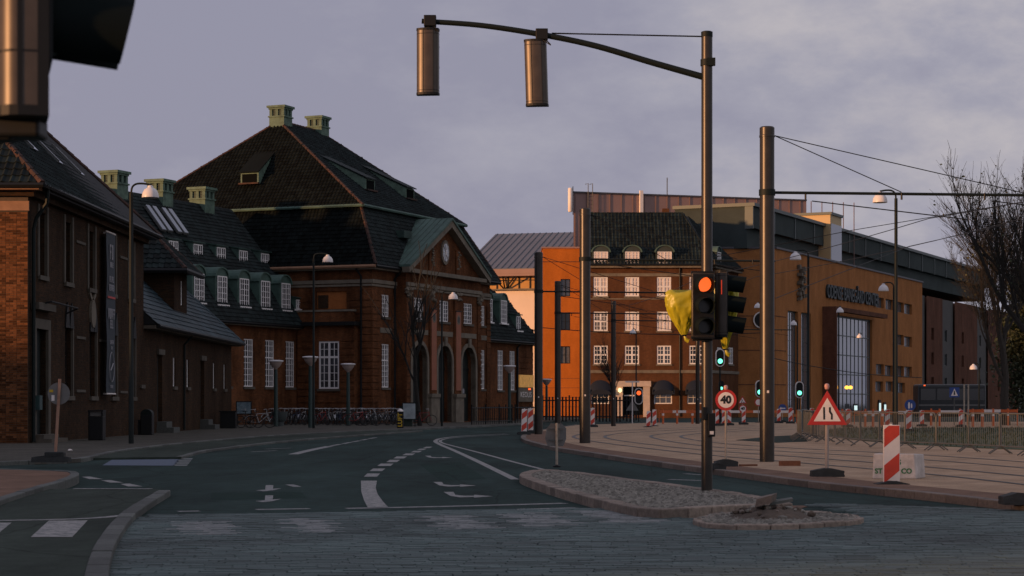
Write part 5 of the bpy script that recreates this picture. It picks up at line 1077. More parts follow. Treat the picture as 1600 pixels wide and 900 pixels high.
mb = MB(); a = KK(fc, 1285); b = KK(fc, 1299); zz = ZZ(fc, 1292, 480); mb.fbox(fc, a, a + .5, -.1, 1.6, 0, zz); mb.fbox(fc, a + .5, KK(fc, 1367), .9, 1.6, zz - .5, zz); obj('entrance_frame', mb, brk_cd, bc)
mb = MB(); mb.fbox(fc, -.1, CL + .1, -.3, .15, ZC, ZC + .2); mb.fbox(ff2, 0.2, 11, -.3, .15, ZC + .003, ZC + .19); obj('coping', mb, zinc_d, bc)
text('lettering', 'ODENSE BANEGÅRD CENTER', 2.15, fc.P((KK(fc, 1291) + KK(fc, 1369)) / 2, .15, ZZ(fc, 1330, 463)), (.422, .906, 0), (0, 0, 1), letter_d, bc, .12, sx=.80, bold=.035)
mb = MB()
for i in range(26):
    y = 416 + i * 2.1; k = KK(fc, 1250 + random.uniform(-5, 5)); mb.fbox(fc, k - .25, k + .25, .05, random.uniform(.3, .7), ZZ(fc, 1250, y) - random.uniform(.1, .35), ZZ(fc, 1250, y) + .1)
obj('wall_sculpture', mb, stone, bc)
mb = MB(); c = KK(ff2, 1190); mb.ring(.78, .9, ff2.P(c, .15, ZZ(ff2, 1183, 500)), 24, -.06, .06); ck = obj('wall_clock', mb, sign_w, bc); mb = MB(); mb.prism([ff2.P(c, .1, ZZ(ff2, 1183, 500)) + Vector((.78 * math.cos(6.283 * j / 20), 0, .78 * math.sin(6.283 * j / 20))) for j in range(20)], (0, -.03, 0)); obj('clock_face', mb, black_p, ck)
mb = MB(); mb.tube([ff2.P(c, .2, ZZ(ff2, 1183, 500)), ff2.P(c, .2, ZZ(ff2, 1183, 500) + .6)], .05, 4); mb.tube([ff2.P(c, .2, ZZ(ff2, 1183, 500)), ff2.P(c - .5, .2, ZZ(ff2, 1183, 500) - .2)], .05, 4); obj('clock_hands', mb, sign_w, ck)
for j in range(3): mb = MB(); mb.fbox(ff2, 0, 11, 0, .03, 3.4 + j * 3.6, 3.48 + j * 3.6); mb.fbox(fc, 0, KK(fc, 1228), 0, .03, 3.4 + j * 3.6, 3.48 + j * 3.6); obj('joint_line', mb, brk_cd, bc)
# penthouse band
pe_ = -2.5; zp0, zp1 = ZC, ZZ(fc, 1215, 331, pe_); PL = 118
mb = MB(); mb.fbox(fc, -2, PL, pe_ - 8, pe_, zp0, zp1 - .36); obj('penthouse', mb, clad_g, bc)
mb = MB(); mb.fbox(fc, -2.2, PL + .2, pe_ - 8.2, pe_ + .9, zp1 - .35, zp1); obj('penthouse_roof', mb, clad_f, bc)
for j in range(16):
    k0 = -2 + j * 7.5; mb = MB(); mb.fbox(fc, k0 + .1, k0 + 7.3, pe_ - .2, pe_ + .6, zp1 - 2.6, zp1 - .36); p_ = obj('cladding_panel', mb, clad_g, bc); mb = MB(); mb.fbox(fc, k0 - .12, k0 + .09, pe_ - .2, pe_ + .7, zp1 - 2.7, zp1 - .36); obj('panel_post', mb, clad_f, p_)
k = KK(fc, 1291, pe_); fk = Fr(fc.P(k, pe_ + .8, 0).xy, (.422, .906), (.906, -.422)); zc_ = ZZ(fk, 1291, 336)
mb = MB(); mb.fbox(fk, -3.2, 1.6, -3.5, .6, ZC, zc_); lt = obj('lift_tower', mb, mat('yellow_cladding', (.55, .40, .20), .6), bc); mb = MB(); mb.fbox(fk, -3.0, 1.5, .6, .65, ZC, zc_ - 1.0); obj('tower_glazing', mb, glass_t, lt); mb = MB(); mb.fbox(fk, -3.4, 1.8, -3.7, .8, zc_, zc_ + .3); obj('tower_cap', mb, clad_f, lt)
# darker continuation
fd = Fr(fc.P(CL, -2.5, 0).xy, (.422, .906), (.906, -.422)); bd = thing('brick_row', 'dark brick and grey panel building continuing behind the bare tree', 'building', fd.P(25, -4, 0))
mb = MB(); mb.fbox(fd, -.05, 2.8, -.5, 1.4, 0, 17); obj('brick_pier', mb, brk_cd, bd)
ks = [(2.8, 12, 1), (12, 22, 0), (22, 30, 1), (30, 46, 0), (46, 54, 1), (54, 80, 0)]
for a, b, q in ks:
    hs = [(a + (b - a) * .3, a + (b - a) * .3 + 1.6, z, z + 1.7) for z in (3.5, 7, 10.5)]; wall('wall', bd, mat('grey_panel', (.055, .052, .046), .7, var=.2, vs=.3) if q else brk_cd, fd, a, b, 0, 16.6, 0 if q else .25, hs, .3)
    for h in hs: window(bd, fd, h, 2, 1, 0, .2, m=clad_f, sill=None)
mb = MB(); mb.fbox(fd, 0.3, 80, -7.9, -.4, 0, 16.5); obj('core', mb, brk_cd, bd)
mb = MB(); mb.box((XA(1330, 214) + 18, 236, 2.2), (.01, .01, .01)) if False else None
# ================================================================== tram poles with bracket arms and wires
def tram_pole(px, base, top, wpx, label, arm=6.4, stays=True, half=True):
    d = BD(base); c = Vector((XA(px, d), d, 0.1)); r = wpx / 2 / F * d; zt = H + (HY - top) * d / F
    t = thing('tram_pole', label, 'pole', c, group='tram poles along the track')
    mb = MB(); mb.tube([(c.x, c.y, .1), (c.x, c.y, zt - .02)], r, 20); obj('shaft', mb, pole_m, t, smooth=True)
    mb = MB(); mb.lathe([(r * 1.07, zt - .22), (r * 1.07, zt - .18), (r * 1.02, zt - .17), (r * 1.02, zt), (r * .85, zt + .03)], (c.x, c.y, 0), 20); obj('cap', mb, pole_m, t, smooth=True)
    za = 6.45
    if arm:
        mb = MB(); mb.tube([(c.x + r, c.y, za), (c.x + arm, c.y + .25, za - .05)], .035, 8); mb.lathe([(r * 1.12, za - .07), (r * 1.12, za + .07)], (c.x, c.y, 0), 20); obj('bracket_arm', mb, pole_d, t, smooth=True)
        mb = MB()
        for s in (.42, .80): mb.tube([(c.x + r, c.y, zt - .18), (c.x + arm * s, c.y + .25 * s, za + .02)], .012, 5)
        obj('stay_wires', mb, black_p, t)
        mb = MB()
        for s in (.12, .42, .68, .88): mb.tube([(c.x + arm * s, c.y + .2 * s, za), (c.x + arm * s, c.y + .2 * s, za - .16)], .025, 6)
        mb.tube([(c.x + arm * .14, c.y, za - .2), (c.x + arm * .62, c.y + .1, za - .62)], .014, 5); mb.tube([(c.x + arm * .7, c.y, za - .2), (c.x + arm * .95, c.y + .1, za - .42)], .014, 5); obj('droppers', mb, black_p, t)
    mb = MB(); mb.box((c.x, c.y - r - .005, 1.75), (.05, .012, .06)); obj('number_plate', mb, sign_w, t)
    return c
tp = [tram_pole(1198.5, 728, 200, 23, 'thickest bronze tram pole with long bracket arm, timber offcuts at its foot', 7.6),
      tram_pole(914, 697, 327, 17, 'bronze tram pole at the bend, tallest before the orange brick block', 6.6),
      tram_pole(841.5, 682, 395, 13, 'dark tram pole beside the twin red white marker panels'),
      tram_pole(871.5, 672, 440, 9.5, 'slim dark tram pole behind the round grey sign back'),
      tram_pole(958.5, 668.5, 471, 7.5, 'slender dark tram pole before the white hotel portal'),
      tram_pole(1090, 664.5, 500, 6.5, 'thin tram pole beyond the red traffic light mast')]
def wire(pts, label, r=.011, sag=0.0):
    P = []
    for a, b in zip(pts, pts[1:]):
        a, b = Vector(a), Vector(b)
        for i in range(9): q = i / 8; p = a.lerp(b, q); p.z -= sag * 4 * q * (1 - q); P.append(p)
    c = P[len(P) // 2]; mb = MB(); mb.tube(P, r, 4); tag(obj('contact_wire', mb, black_p, None), label, 'wire', group='tram wires')
def arm_at(i, s, dz=-.6): return Vector((tp[i].x + 6.2 * s, tp[i].y + .2 * s, 6.45 + dz))
wire([arm_at(3, .65), arm_at(2, .65), arm_at(1, .65), arm_at(0, .62), (14, 30, 5.9)], 'contact wire along the inner tram track, hung from the bracket arms', .010, .1)
wire([arm_at(3, .95), arm_at(2, .95), arm_at(1, .95), arm_at(0, .98), (17, 30, 5.9)], 'contact wire along the outer tram track, near the bracket arm ends', .010, .1)
wire([AT(1212, 440, 48) + Vector((0, 0, -.4)), AT(1420, 385, 60), AT(1620, 340, 66)], 'cross span wire rising to the bare tree', .010, .0)
wire([AT(1100, 405, 70), AT(1330, 360, 70), AT(1620, 312, 70)], 'span wire passing behind the tall curved street lamp', .012, .0)
wire([AT(848, 512, 150), AT(1190, 520, 150)], 'span wire across the townhouse front', .03, .3)
wire([AT(1210, 560, 150), AT(1440, 590, 160)], 'span wire across the shopping centre front', .03, .3)

# ================================================================== traffic signals
def signal_head(parent, o, fx, lit=None, sc=1.0, open_face=True, tilt=0.0, ext=0.0):
    """three-lens head; o = centre of housing, fx = horizontal unit vector it faces"""
    o = Vector(o); fx = Vector(fx).normalized(); sx = Vector((-fx.y, fx.x, 0)); up = Vector((0, 0, 1))
    if tilt: up = (up + sx * tilt).normalized()
    def P(a, b, c): return o + sx * a * sc + fx * b * sc + up * c * sc
    w, h, dp = .17, .5, .10; mb = MB()
    prof = [(-w, dp), (-w, 0)] + [(-w * math.cos(math.pi * j / 10), -.09 * math.sin(math.pi * j / 10)) for j in range(1, 10)] + [(w, 0), (w, dp)]
    mb.prism([P(a, b, -h - ext) for a, b in prof], up * ((2 * h + ext) * sc)); ho = obj('housing', mb, house_m, parent, smooth=True, bevel=.008)
    for zz in (h - .02, -h - .015 - ext): mb = MB(); mb.prism([P(a * 1.03, b * 1.03 - .003, zz) for a, b in prof], up * (.035 * sc)); obj('housing_cap', mb, black_p, ho)
    if ext:
        for b0, b1 in ((-.005, .012), (.062, .1)): mb = MB(); mb.prism([P(s * w, b, -h - ext) for s, b in ((-1.012, b0), (-1.012, b1), (-.9, b1), (-.9, b0))] if (P(-1, 0, 0) - o).y < 0 else [P(s * w, b, -h - ext) for s, b in ((1.012, b0), (1.012, b1), (.9, b1), (.9, b0))], up * ((2 * h + ext) * sc)); obj('seal_strip', mb, black_p, ho)
    for q_ in (-.33, .62):
        aa = math.pi / 2 + q_; mb = MB(); c0 = (w * math.cos(aa), -.09 * math.sin(aa)); mb.prism([P(c0[0] + s1, c0[1] + s2, -h) for s1, s2 in ((-.004, -.003), (.004, -.003), (.004, .01), (-.004, .01))], up * (2 * h * sc)); obj('housing_seam', mb, black_p, ho)
    for zz in (h - .075, -h + .05): mb = MB(); mb.prism([P(a * 1.006, b * 1.02 - .001, zz) for a, b in prof], up * (.008 * sc)); obj('housing_rim', mb, black_p, ho)
    mb = MB(); mb.prism([P(a, dp + .001, c) for a, c in ((-w + .012, -h + .03), (w - .012, -h + .03), (w - .012, h - .03), (-w + .012, h - .03))], fx * (.012 * sc)); obj('face_plate', mb, black_p, ho)
    for i, c in enumerate((.315, 0, -.315)):
        m = {'red': red_on, 'green': green_on, 'amber': amber_on}.get(lit, lens_off) if i == {'red': 0, 'amber': 1, 'green': 2}.get(lit, 9) else lens_off
        mb = MB(); n = 20; mb.prism([P(.115 * math.cos(6.283 * j / n), dp + .014, c + .115 * math.sin(6.283 * j / n)) for j in range(n)], fx * (.018 * sc)); obj('lens', mb, m, parent, smooth=False)
        mb = MB(); vs = []; n = 22
        for j in range(n + 1):
            a = math.pi * (-.33 + 1.66 * j / n); ca, sa = math.cos(a), math.sin(a)
            ln = .30 * (.90 + .10 * sa)
            vs += [P(.135 * ca, dp, c + .135 * sa), P(.13 * ca, dp + ln, c + .13 * sa - .035), P(.124 * ca, dp + ln, c + .124 * sa - .035), P(.127 * ca, dp, c + .127 * sa)]
        fcs = []
        for j in range(n):
            for q in range(4): fcs.append((j * 4 + q, j * 4 + (q + 1) % 4, j * 4 + 4 + (q + 1) % 4, j * 4 + 4 + q))
        mb.add(vs, fcs + [(0, 1, 2, 3), (4 * n, 4 * n + 1, 4 * n + 2, 4 * n + 3)]); obj('visor', mb, visor_m, parent, smooth=True)
    return ho
# mast with overhanging arm
md = BD(779.5); mx = XA(1104.5, md); mz = lambda y: H + (HY - y) * md / F; MX = lambda px: XA(px, md)
ms = thing('signal_mast', 'tall bronze traffic mast with curved overhead arm standing on the cobbled island', 'signal mast', (mx, md, .12))
mb = MB(); mb.tube([(mx, md, .1), (mx, md, mz(50))], .086, 20); obj('shaft', mb, pole_m, ms, smooth=True)
mb = MB(); mb.lathe([(.09, mz(58)), (.09, mz(50)), (.07, mz(49))], (mx, md, 0), 20); mb.lathe([(.1, mz(103)), (.1, mz(93))], (mx, md, 0), 20); mb.box((mx + .06, md - .08, mz(98)), (.12, .08, .12)); obj('cap_and_clamp', mb, pole_d, ms, smooth=True)
arm = smoothline([(MX(1098), md, mz(120)), (MX(1020), md, mz(98)), (MX(930), md, mz(71.5)), (MX(846), md, mz(54)), (MX(750), md, mz(39.5)), (MX(659), md, mz(33))], 6)
mb = MB(); mb.tube(arm, .052, 12, r2=.04); obj('curved_arm', mb, pole_d, ms, smooth=True)
mb = MB(); mb.tube([(MX(862), md, mz(52)), (MX(1097), md, mz(57))], .012, 6); obj('tie_rod', mb, black_p, ms)
mb = MB(); mb.box((mx + .06, md - .1, mz(664)), (.11, .1, .36)); mb.box((mx - .05, md - .1, mz(646)), (.06, .08, .2)); pb = obj('push_button_box', mb, black_p, ms, bevel=.01); mb = MB(); mb.box((mx + .06, md - .155, mz(676)), (.06, .01, .05)); obj('button_plate', mb, sign_w, pb)
for px, ys, lab, cl_ in ((668, (45, 147), 'bronze signal head seen from behind, hanging at the tip of the curved arm', 33), (837.5, (62, 165), 'bronze signal head seen from behind, hanging midway along the curved arm', 54)):
    zc = (mz(ys[0]) + mz(ys[1])) / 2; t = thing('overhead_signal', lab, 'traffic light', (MX(px), md, zc), group='overhead signal heads on the curved arm')
    signal_head(t, (MX(px), md + .02, zc), (.12, 1, 0), None, 1.0, tilt=.03 if px > 700 else .0)
    c = MX(672 if px < 700 else 846.5); mb = MB(); mb.box((c, md, mz(cl_)), (.19, .15, .17), 0); mb.tube([(c, md, mz(cl_ + 8)), (MX(px) , md, zc + .5)], .03, 8); cb = obj('clamp_box', mb, black_p, t, bevel=.015)
    mb = MB(); mb.tube(smoothline([(c + .06, md - .06, mz(cl_ + 9)), (c + .14, md - .08, mz(cl_ + 18)), (MX(px) + .1, md - .05, zc + .5)], 5), .008, 5); obj('cable', mb, black_p, cb)
rs = thing('red_signal', 'traffic light glowing red, strapped to the bronze mast', 'traffic light', (MX(1094.5), md - .25, mz(478)))
signal_head(rs, (MX(1094.5), md - .26, mz(478)), (.10, -1, 0), 'red', 1.0)
mb = MB(); mb.box((MX(1096), md - .14, mz(530)), (.30, .12, .06)); obj('bracket', mb, black_p, rs)
sg2 = thing('side_signal', 'traffic light turned sideways with three hoods on the bronze mast', 'traffic light', (MX(1128), md, mz(475)))
signal_head(sg2, (MX(1125.5), md - .05, mz(475)), (1, -.12, 0), None, 1.0); mb = MB(); mb.box((MX(1118), md, mz(528)), (.22, .1, .05)); obj('bracket', mb, black_p, sg2)
mb = MB(); mb.box((MX(1125.0), md - .225, mz(450)), (.012, .01, .22)); obj('red_reflector', mb, red_glow, sg2)
def bag(parent, c, w, d, z0, z1, seed, lean=0.0):
    rnd = random.Random(seed); mb = MB(); n, m = 72, 48; vs = []; ph = [rnd.uniform(0, 6.28) for _ in range(6)]
    for i in range(m + 1):
        v = i / m; z = z1 + (z0 - z1) * v
        if v < .08: s = .70 + .30 * (v / .08) ** .5
        elif v < .35: s = 1.0 - .04 * (v - .08)
        else: s = .99 - .86 * ((v - .35) / .65) ** 1.15
        for j in range(n):
            a = 2 * math.pi * j / n; fold = 1 + (.02 + .15 * v) * (abs(math.sin(3.5 * a + ph[0] + 2.2 * v)) + .8 * abs(math.sin(6 * a + ph[1] - 3.5 * v)) + .6 * abs(math.sin(10.5 * a + ph[2] + 6 * v)) - 1.3) + .06 * abs(math.sin(7 * v + 2 * a + ph[3])) - .05 * abs(math.sin(5 * v - 4 * a + ph[4])) + .03 * abs(math.sin(17 * v + 5 * a))
            ca, sa = math.cos(a), math.sin(a); ex = (abs(ca) ** .7) * (1 if ca > 0 else -1); ey = (abs(sa) ** .7) * (1 if sa > 0 else -1)
            vs.append((c[0] + ex * w / 2 * s * fold + lean * v * v, c[1] + ey * d / 2 * s * fold, z + .025 * math.sin(3 * a + ph[4]) * (1 - v)))
    fcs = [(i * n + j, i * n + (j + 1) % n, (i + 1) * n + (j + 1) % n, (i + 1) * n + j) for i in range(m) for j in range(n)] + [tuple(range(n)), tuple(range(m * n, (m + 1) * n))]
    mb.add(vs, fcs); b = obj('wrapping', mb, bag_m, parent, smooth=True); cz = Vector((c[0] + lean, c[1], z0))
    mb = MB(); mb.tube([cz + Vector((0, 0, .04)), cz + Vector((.02, 0, -.04)), cz + Vector((.03, -.02, -.07)), cz + Vector((.07, -.02, -.09))], .018, 7, r2=.035); obj('tied_tail', mb, bag_m, b, smooth=True); mb = MB(); mb.lathe([(.035, -.01), (.045, .0), (.035, .012)], cz, 10); obj('tie', mb, black_p, b)
bg1 = thing('bagged_signal', 'traffic light wrapped in a tied yellow plastic bag, left of the red light', 'traffic light', (MX(1062), md + .05, mz(492)))
bag(bg1, (MX(1066), md + .02), .50, .34, mz(524), mz(455), 3, lean=.03); mb = MB(); mb.box((MX(1085), md + .05, mz(480)), (.3, .06, .05)); obj('bracket', mb, black_p, bg1)
bg2 = thing('bagged_signal', 'traffic light in a yellow bag, half hidden behind the three hooded signal', 'traffic light', (MX(1136), md + .35, mz(485)))
bag(bg2, (MX(1137), md + .36), .40, .34, mz(545), mz(436), 8); mb = MB(); mb.box((MX(1118), md + .25, mz(480)), (.3, .06, .05)); obj('bracket', mb, black_p, bg2)
# foreground signal, just inside the top left of the view
fdv = 6.9; fsg = thing('near_signal', 'large close signal head with deep black hood, bronze ribbed housing', 'traffic light', (XA(40, fdv), fdv, 2.4))
signal_head(fsg, (XA(75, fdv) - .105, fdv, H + (HY - 183) * fdv / F + .65), (1, .27, 0), None, 1.0, ext=.15)
mb = MB(); c = Vector((XA(30, fdv), fdv, H + (HY - 200) * fdv / F)); mb.box(c + Vector((0, .02, 0)), (.16, .14, .07)); mb.box(c + Vector((-.12, .02, -.02)), (.2, .1, .05)); obj('bracket', mb, black_p, fsg, bevel=.012); mb = MB(); mb.tube([(c.x - .25, fdv + .05, 0), (c.x - .25, fdv + .05, 3.6)], .06, 16); obj('post', mb, pole_m, fsg, smooth=True)
def ped_signal(px, y0, y1, base, label, col=green_on):
    d = BD(base); x = XA(px, d); za, zb = H + (HY - y1) * d / F, H + (HY - y0) * d / F; t = thing('distant_signal', label, 'traffic light', (x, d, 0), group='distant traffic lights')
    w = (zb - za) * .5; mb = MB(); n = 10; pr = [(x + w / 2 * math.cos(math.pi * j / n), zb - w / 2 + w / 2 * math.sin(math.pi * j / n)) for j in range(n + 1)] + [(x + w / 2 * math.cos(math.pi + math.pi * j / n), za + w / 2 + w / 2 * math.sin(math.pi + math.pi * j / n)) for j in range(n + 1)]
    mb.prism([(a, d - .1, z) for a, z in pr][::-1], (0, .2, 0)); h = obj('housing', mb, sign_w if y1 - y0 > 20 else black_p, t); mb = MB(); mb.prism([(x + (a - x) * .8, d - .12, (za + zb) / 2 + (z - (za + zb) / 2) * .9) for a, z in pr][::-1], (0, .03, 0)); obj('face_plate', mb, black_p, h)
    zl = za + w * .62 if col is green_on else zb - w * .62; mb = MB(); mb.prism([(x + w * .27 * math.cos(6.283 * j / 12), d - .14, zl + w * .27 * math.sin(6.283 * j / 12)) for j in range(12)][::-1], (0, .02, 0)); obj('lens', mb, col, t)
    mb = MB(); mb.tube([(x, d, 0), (x, d, za)], .05 if y1 - y0 > 20 else .06, 8); obj('post', mb, pole_d, t)
ped_signal(1125, 545, 573, 668, 'white rimmed pedestrian light showing green right of the bronze mast')
ped_signal(1187, 594, 621, 661, 'black signal showing green beside the thick tram pole')
ped_signal(1249, 596, 622, 660, 'black signal showing green before the tall strip windows')
ped_signal(998, 606, 632, 659, 'black signal showing red before the white portal', red_on)
ped_signal(1127, 595, 612, 658, 'small far signal with green light above the round speed sign')
for px in (1323, 1329):  # added glowing globes stand in for sun reflections in the glass
    t = fc.P(KK(fc, px, .5), .5, ZZ(fc, px, 605.5, .5)); mb = MB(); mb.lathe([(.03, -.2), (.2, -.15), (.25, 0), (.2, .15), (.04, .22)], t, 12); o = obj('glint_globe', mb, amber_on, None, smooth=True); tag(o, 'glowing amber globe added as a sun reflection in the tall glass bay', 'reflection', 'sun reflections in the glass bay')
# ================================================================== street lamps
def street_lamp(px, lamp_px, ly, d, label, r=.075, base=0.0):
    x = XA(px, d); z = H + (HY - ly) * d / F; dx = XA(lamp_px, d) - x; s = 1 if dx > 0 else -1
    t = thing('street_lamp', label, 'street lamp', (x, d, base), group='street lamps with white domes')
    mb = MB(); mb.tube([(x, d, base), (x, d, 2.4), (x, d, 2.41), (x, d, z + .1)], r, 12, r2=r * .75); obj('pole', mb, pole_d, t, smooth=True)
    mb = MB(); mb.tube(smoothline([(x, d, z + .05), (x + .03 * s, d, z + .28), (x + .16 * s, d, z + .4), (x + dx * .6, d, z + .42), (x + dx, d, z + .38)], 5), .035, 8); obj('arm', mb, pole_d, t, smooth=True)
    mb = MB(); mb.lathe([(.04, .36), (.09, .34), (.1, .28), (.2, .22), (.27, .1), (.29, -.02), (.29, -.06), (.26, -.07), (.2, -.05)], (x + dx, d, z), 20); obj('dome', mb, lampw, t, smooth=True)
street_lamp(205, 235, 306, 68.0, 'tall street lamp with white dome in front of the corner building', .09, .1)
street_lamp(490, 512, 408, BD(672), 'street lamp with white dome before the row of parked bicycles', .075, .1)
street_lamp(690.5, 708, 466, BD(668.5), 'street lamp with white dome before the middle arched door', .07, .1)
street_lamp(1400, 1375, 314, 78, 'tallest street lamp with white dome behind the crowd barriers', .085)
street_lamp(1263, 1243, 404, 100, 'street lamp with white dome before the wall sculpture')
street_lamp(1396.5, 1380.5, 453, 112, 'street lamp with white dome before the small square windows')
street_lamp(1246, 1240, 507, 170, 'street lamp with white dome before the tall strip windows')
street_lamp(1310.5, 1312.5, 487, 155, 'street lamp with white dome before the glass bay edge')
street_lamp(1347, 1343, 527, 195, 'small far street lamp with white dome before the glass bay')
street_lamp(994, 989, 521, 172, 'far street lamp with white dome before the townhouse portal')
street_lamp(1196, 1184, 480, 160, 'street lamp dome peeking out beside the thick tram pole')
street_lamp(1530, 1521, 576, 150, 'pale street lamp below the bare tree')
def uplighter(px, ty, base, label):
    d = BD(base); x = XA(px, d); z = H + (HY - ty) * d / F
    t = thing('uplight_lamp', label, 'lamp post', (x, d, .1), group='bowl topped plaza lamps')
    mb = MB(); mb.tube([(x, d, .1), (x, d, z - .5)], .13, 10, r2=.1); obj('post', mb, mat('green_post', (.02, .045, .04), .5), t, smooth=True)
    mb = MB(); mb.lathe([(.05, -.55), (.1, -.45), (.22, -.35), (.34, -.18), (.38, -.06), (.36, -.05), (.3, -.16), (.05, -.38)], (x, d, z), 18); obj('bowl', mb, mat('lamp_bowl', (.42, .33, .29), .5), t, smooth=True)
    mb = MB(); mb.lathe([(.44, -.05), (.46, 0), (.44, .03), (.2, .06)], (x, d, z), 18); obj('rim', mb, lampw, t, smooth=True)
uplighter(431, 564, 669, 'plaza lamp with shallow bowl beside the tall wing windows'); uplighter(485, 558, 671, 'plaza lamp with shallow bowl next to the tall street lamp'); uplighter(544, 569, 667.5, 'plaza lamp with shallow bowl beside the large bay window'); uplighter(796, 572, 663, 'plaza lamp with shallow bowl before the far wing'); uplighter(854, 593, 658, 'plaza lamp with shallow bowl before the orange brick wall')

# ================================================================== road signs
def sandbag(name, c, w, label, cat='sign base', rz=0.0):
    mb = MB(); bm = bmesh.new(); bmesh.ops.create_cube(bm, size=1); bmesh.ops.subdivide_edges(bm, edges=bm.edges, cuts=4, use_grid_fill=True); ix = {}
    rnd = random.Random(int(w * 1000 + c[0] * 100))
    for i, v in enumerate(bm.verts):
        x, y, z = v.co; q = 1 - .35 * (abs(x) * 2) ** 3 * (z + .5); v.co = Vector((x * w, y * .36 * (1 - .25 * (z + .5)), (z + .5) * .15 * q * (.85 + .25 * abs(math.sin(x * 9))))) + Vector((rnd.uniform(-.008, .008), rnd.uniform(-.008, .008), rnd.uniform(0, .008) if z > 0 else 0)); ix[v] = i
    m3 = Matrix.Rotation(rz, 3, 'Z'); mb.add([m3 @ v.co + Vector(c) for v in bm.verts], [tuple(ix[v] for v in f.verts) for f in bm.faces]); bm.free(); return mb
def post_sign(px, base, head_y, label, build, post_r=.03, tilt=0.0, bagw=.5, z0=0.0, lamp=None, top_extra=.0, pm=post_y, cat='road sign', name='road_sign', group=None):
    d = BD(base); x = XA(px, d); zc = H + (HY - head_y) * d / F; t = thing(name, label, cat, (x, d, z0), group=group)
    mb = MB(); mb.tube([(x, d, z0 + .03), (x + tilt * zc, d, zc + top_extra)], post_r, 10); obj('post', mb, pm, t, smooth=True)
    if bagw: obj('rubber_foot', sandbag('rubber_foot', (x, d - .02, z0), bagw, ''), rubber, t, smooth=True)
    build(t, Vector((x + tilt * zc, d - post_r - .012, zc)))
    if lamp: mb = MB(); mb.lathe([(.02, -.04), (.035, -.03), (.05, .02), (.04, .06), (.015, .075)], (x + tilt * zc, d, zc + lamp), 12); obj('warning_lamp', mb, mat('pink_lamp', (.55, .28, .24), .4), t, smooth=True)
    return t
def disc_mb(c, r, y0, th, n=28): mb = MB(); mb.prism([(c.x + r * math.cos(6.283 * j / n), c.y + y0, c.z + r * math.sin(6.283 * j / n)) for j in range(n)][::-1], (0, th, 0)); return mb
def speed(r, s='40'):
    def f(t, c):
        p = obj('sign_plate', disc_mb(c, r, 0, .01), sign_r, t); obj('white_field', disc_mb(c, r * .74, -.004, .004), sign_w, p)
        if s: text('number', s, r * .98, c + Vector((0, -.006, -.0)), (1, 0, 0), (0, 0, 1), sign_k, p, .002, bold=.012 * r / .23)
    return f
post_sign(1134, 736, 625, 'round red and white 40 speed limit sign on a rubber foot', speed(.232), .022, lamp=.25, z0=.1)
def tri(w, sym):
    def f(t, c):
        h = w * .866; z0 = c.z - h * .5
        def T(q, y): 
            m = Vector((c.x, y, c.z - h * .5 + h / 3)); return [m + (Vector(p) - m) * q for p in ((c.x - w / 2, y, z0), (c.x + w / 2, y, z0), (c.x, y, z0 + h))]
        mb = MB(); mb.prism(T(1, c.y), (0, .012, 0)); p = obj('sign_plate', mb, sign_r, t, bevel=.004); mb = MB(); mb.prism(T(.68, c.y - .004), (0, .004, 0)); obj('white_field', mb, sign_w, p)
        y = c.y - .007; k = w / .74; mb = MB()
        def poly(pts): mb.prism([(c.x + a * k, y, z0 + b * k) for a, b in pts], (0, .003, 0))
        if sym == 'narrow': poly([(-.075, .1), (-.04, .1), (-.045, .33), (-.078, .33)]); poly([(.065, .1), (.1, .1), (.1, .2), (.065, .255), (.065, .33), (.03, .33), (.03, .24), (.068, .185)])
        else: poly([(-.12, .08), (-.02, .08), (-.03, .2), (.02, .25), (-.03, .36), (-.08, .35), (-.06, .22)]); poly([(.03, .08), (.2, .08), (.1, .16)])
        obj('symbol', mb, sign_k, p)
    return f
post_sign(1292, 753, 637, 'red triangular road narrows warning sign with lamp on top', tri(.75, 'narrow'), .035, lamp=.38, z0=0.1, bagw=.6, pm=mat('pale_grey_post', (.33, .29, .26), .6))
post_sign(1160, 664, 624.5, 'small red triangular roadworks sign above a small 40 sign', tri(.62, 'works'), .03, bagw=.5, top_extra=.1, z0=.1, group=None)
def small40(t, c): speed(.27)(t, c)
post_sign(1160.6, 664.6, 638.5, 'small round red 40 sign below the roadworks triangle', small40, .02, bagw=0, z0=.1)
post_sign(1185, 662.5, 628.5, 'small round red prohibition sign half hidden by the thick tram pole', speed(.28, ''), .03, bagw=.5)
def blue(r, sym):
    def f(t, c):
        p = obj('sign_plate', disc_mb(c, r, 0, .01), sign_b, t); mb = MB()
        if sym == 'arrow': pts = [[(-.72, 0), (-.3, .38), (-.3, .14), (.68, .14), (.68, -.14), (-.3, -.14), (-.3, -.38)]]
        else: pts = [[(-.35, -.6), (-.1, -.6), (-.05, .1), (-.1, .5), (-.3, .5), (-.4, .1)], [(.12, -.5), (.35, -.5), (.38, .0), (.3, .3), (.15, .3), (.1, 0)]]
        for q in pts: mb.prism([(c.x + a * r, c.y - .004, c.z + b * r) for a, b in q], (0, .004, 0))
        obj('symbol', mb, sign_w, p)
    return f
post_sign(1222.5, 662, 638, 'round blue sign with white arrow behind the roadworks barriers', blue(.3, 'arrow'), .03, bagw=.5, z0=.1)
post_sign(1422, 668, 633, 'round blue footpath sign with two white figures behind the crowd barriers', blue(.34, 'figs'), .03, bagw=0)
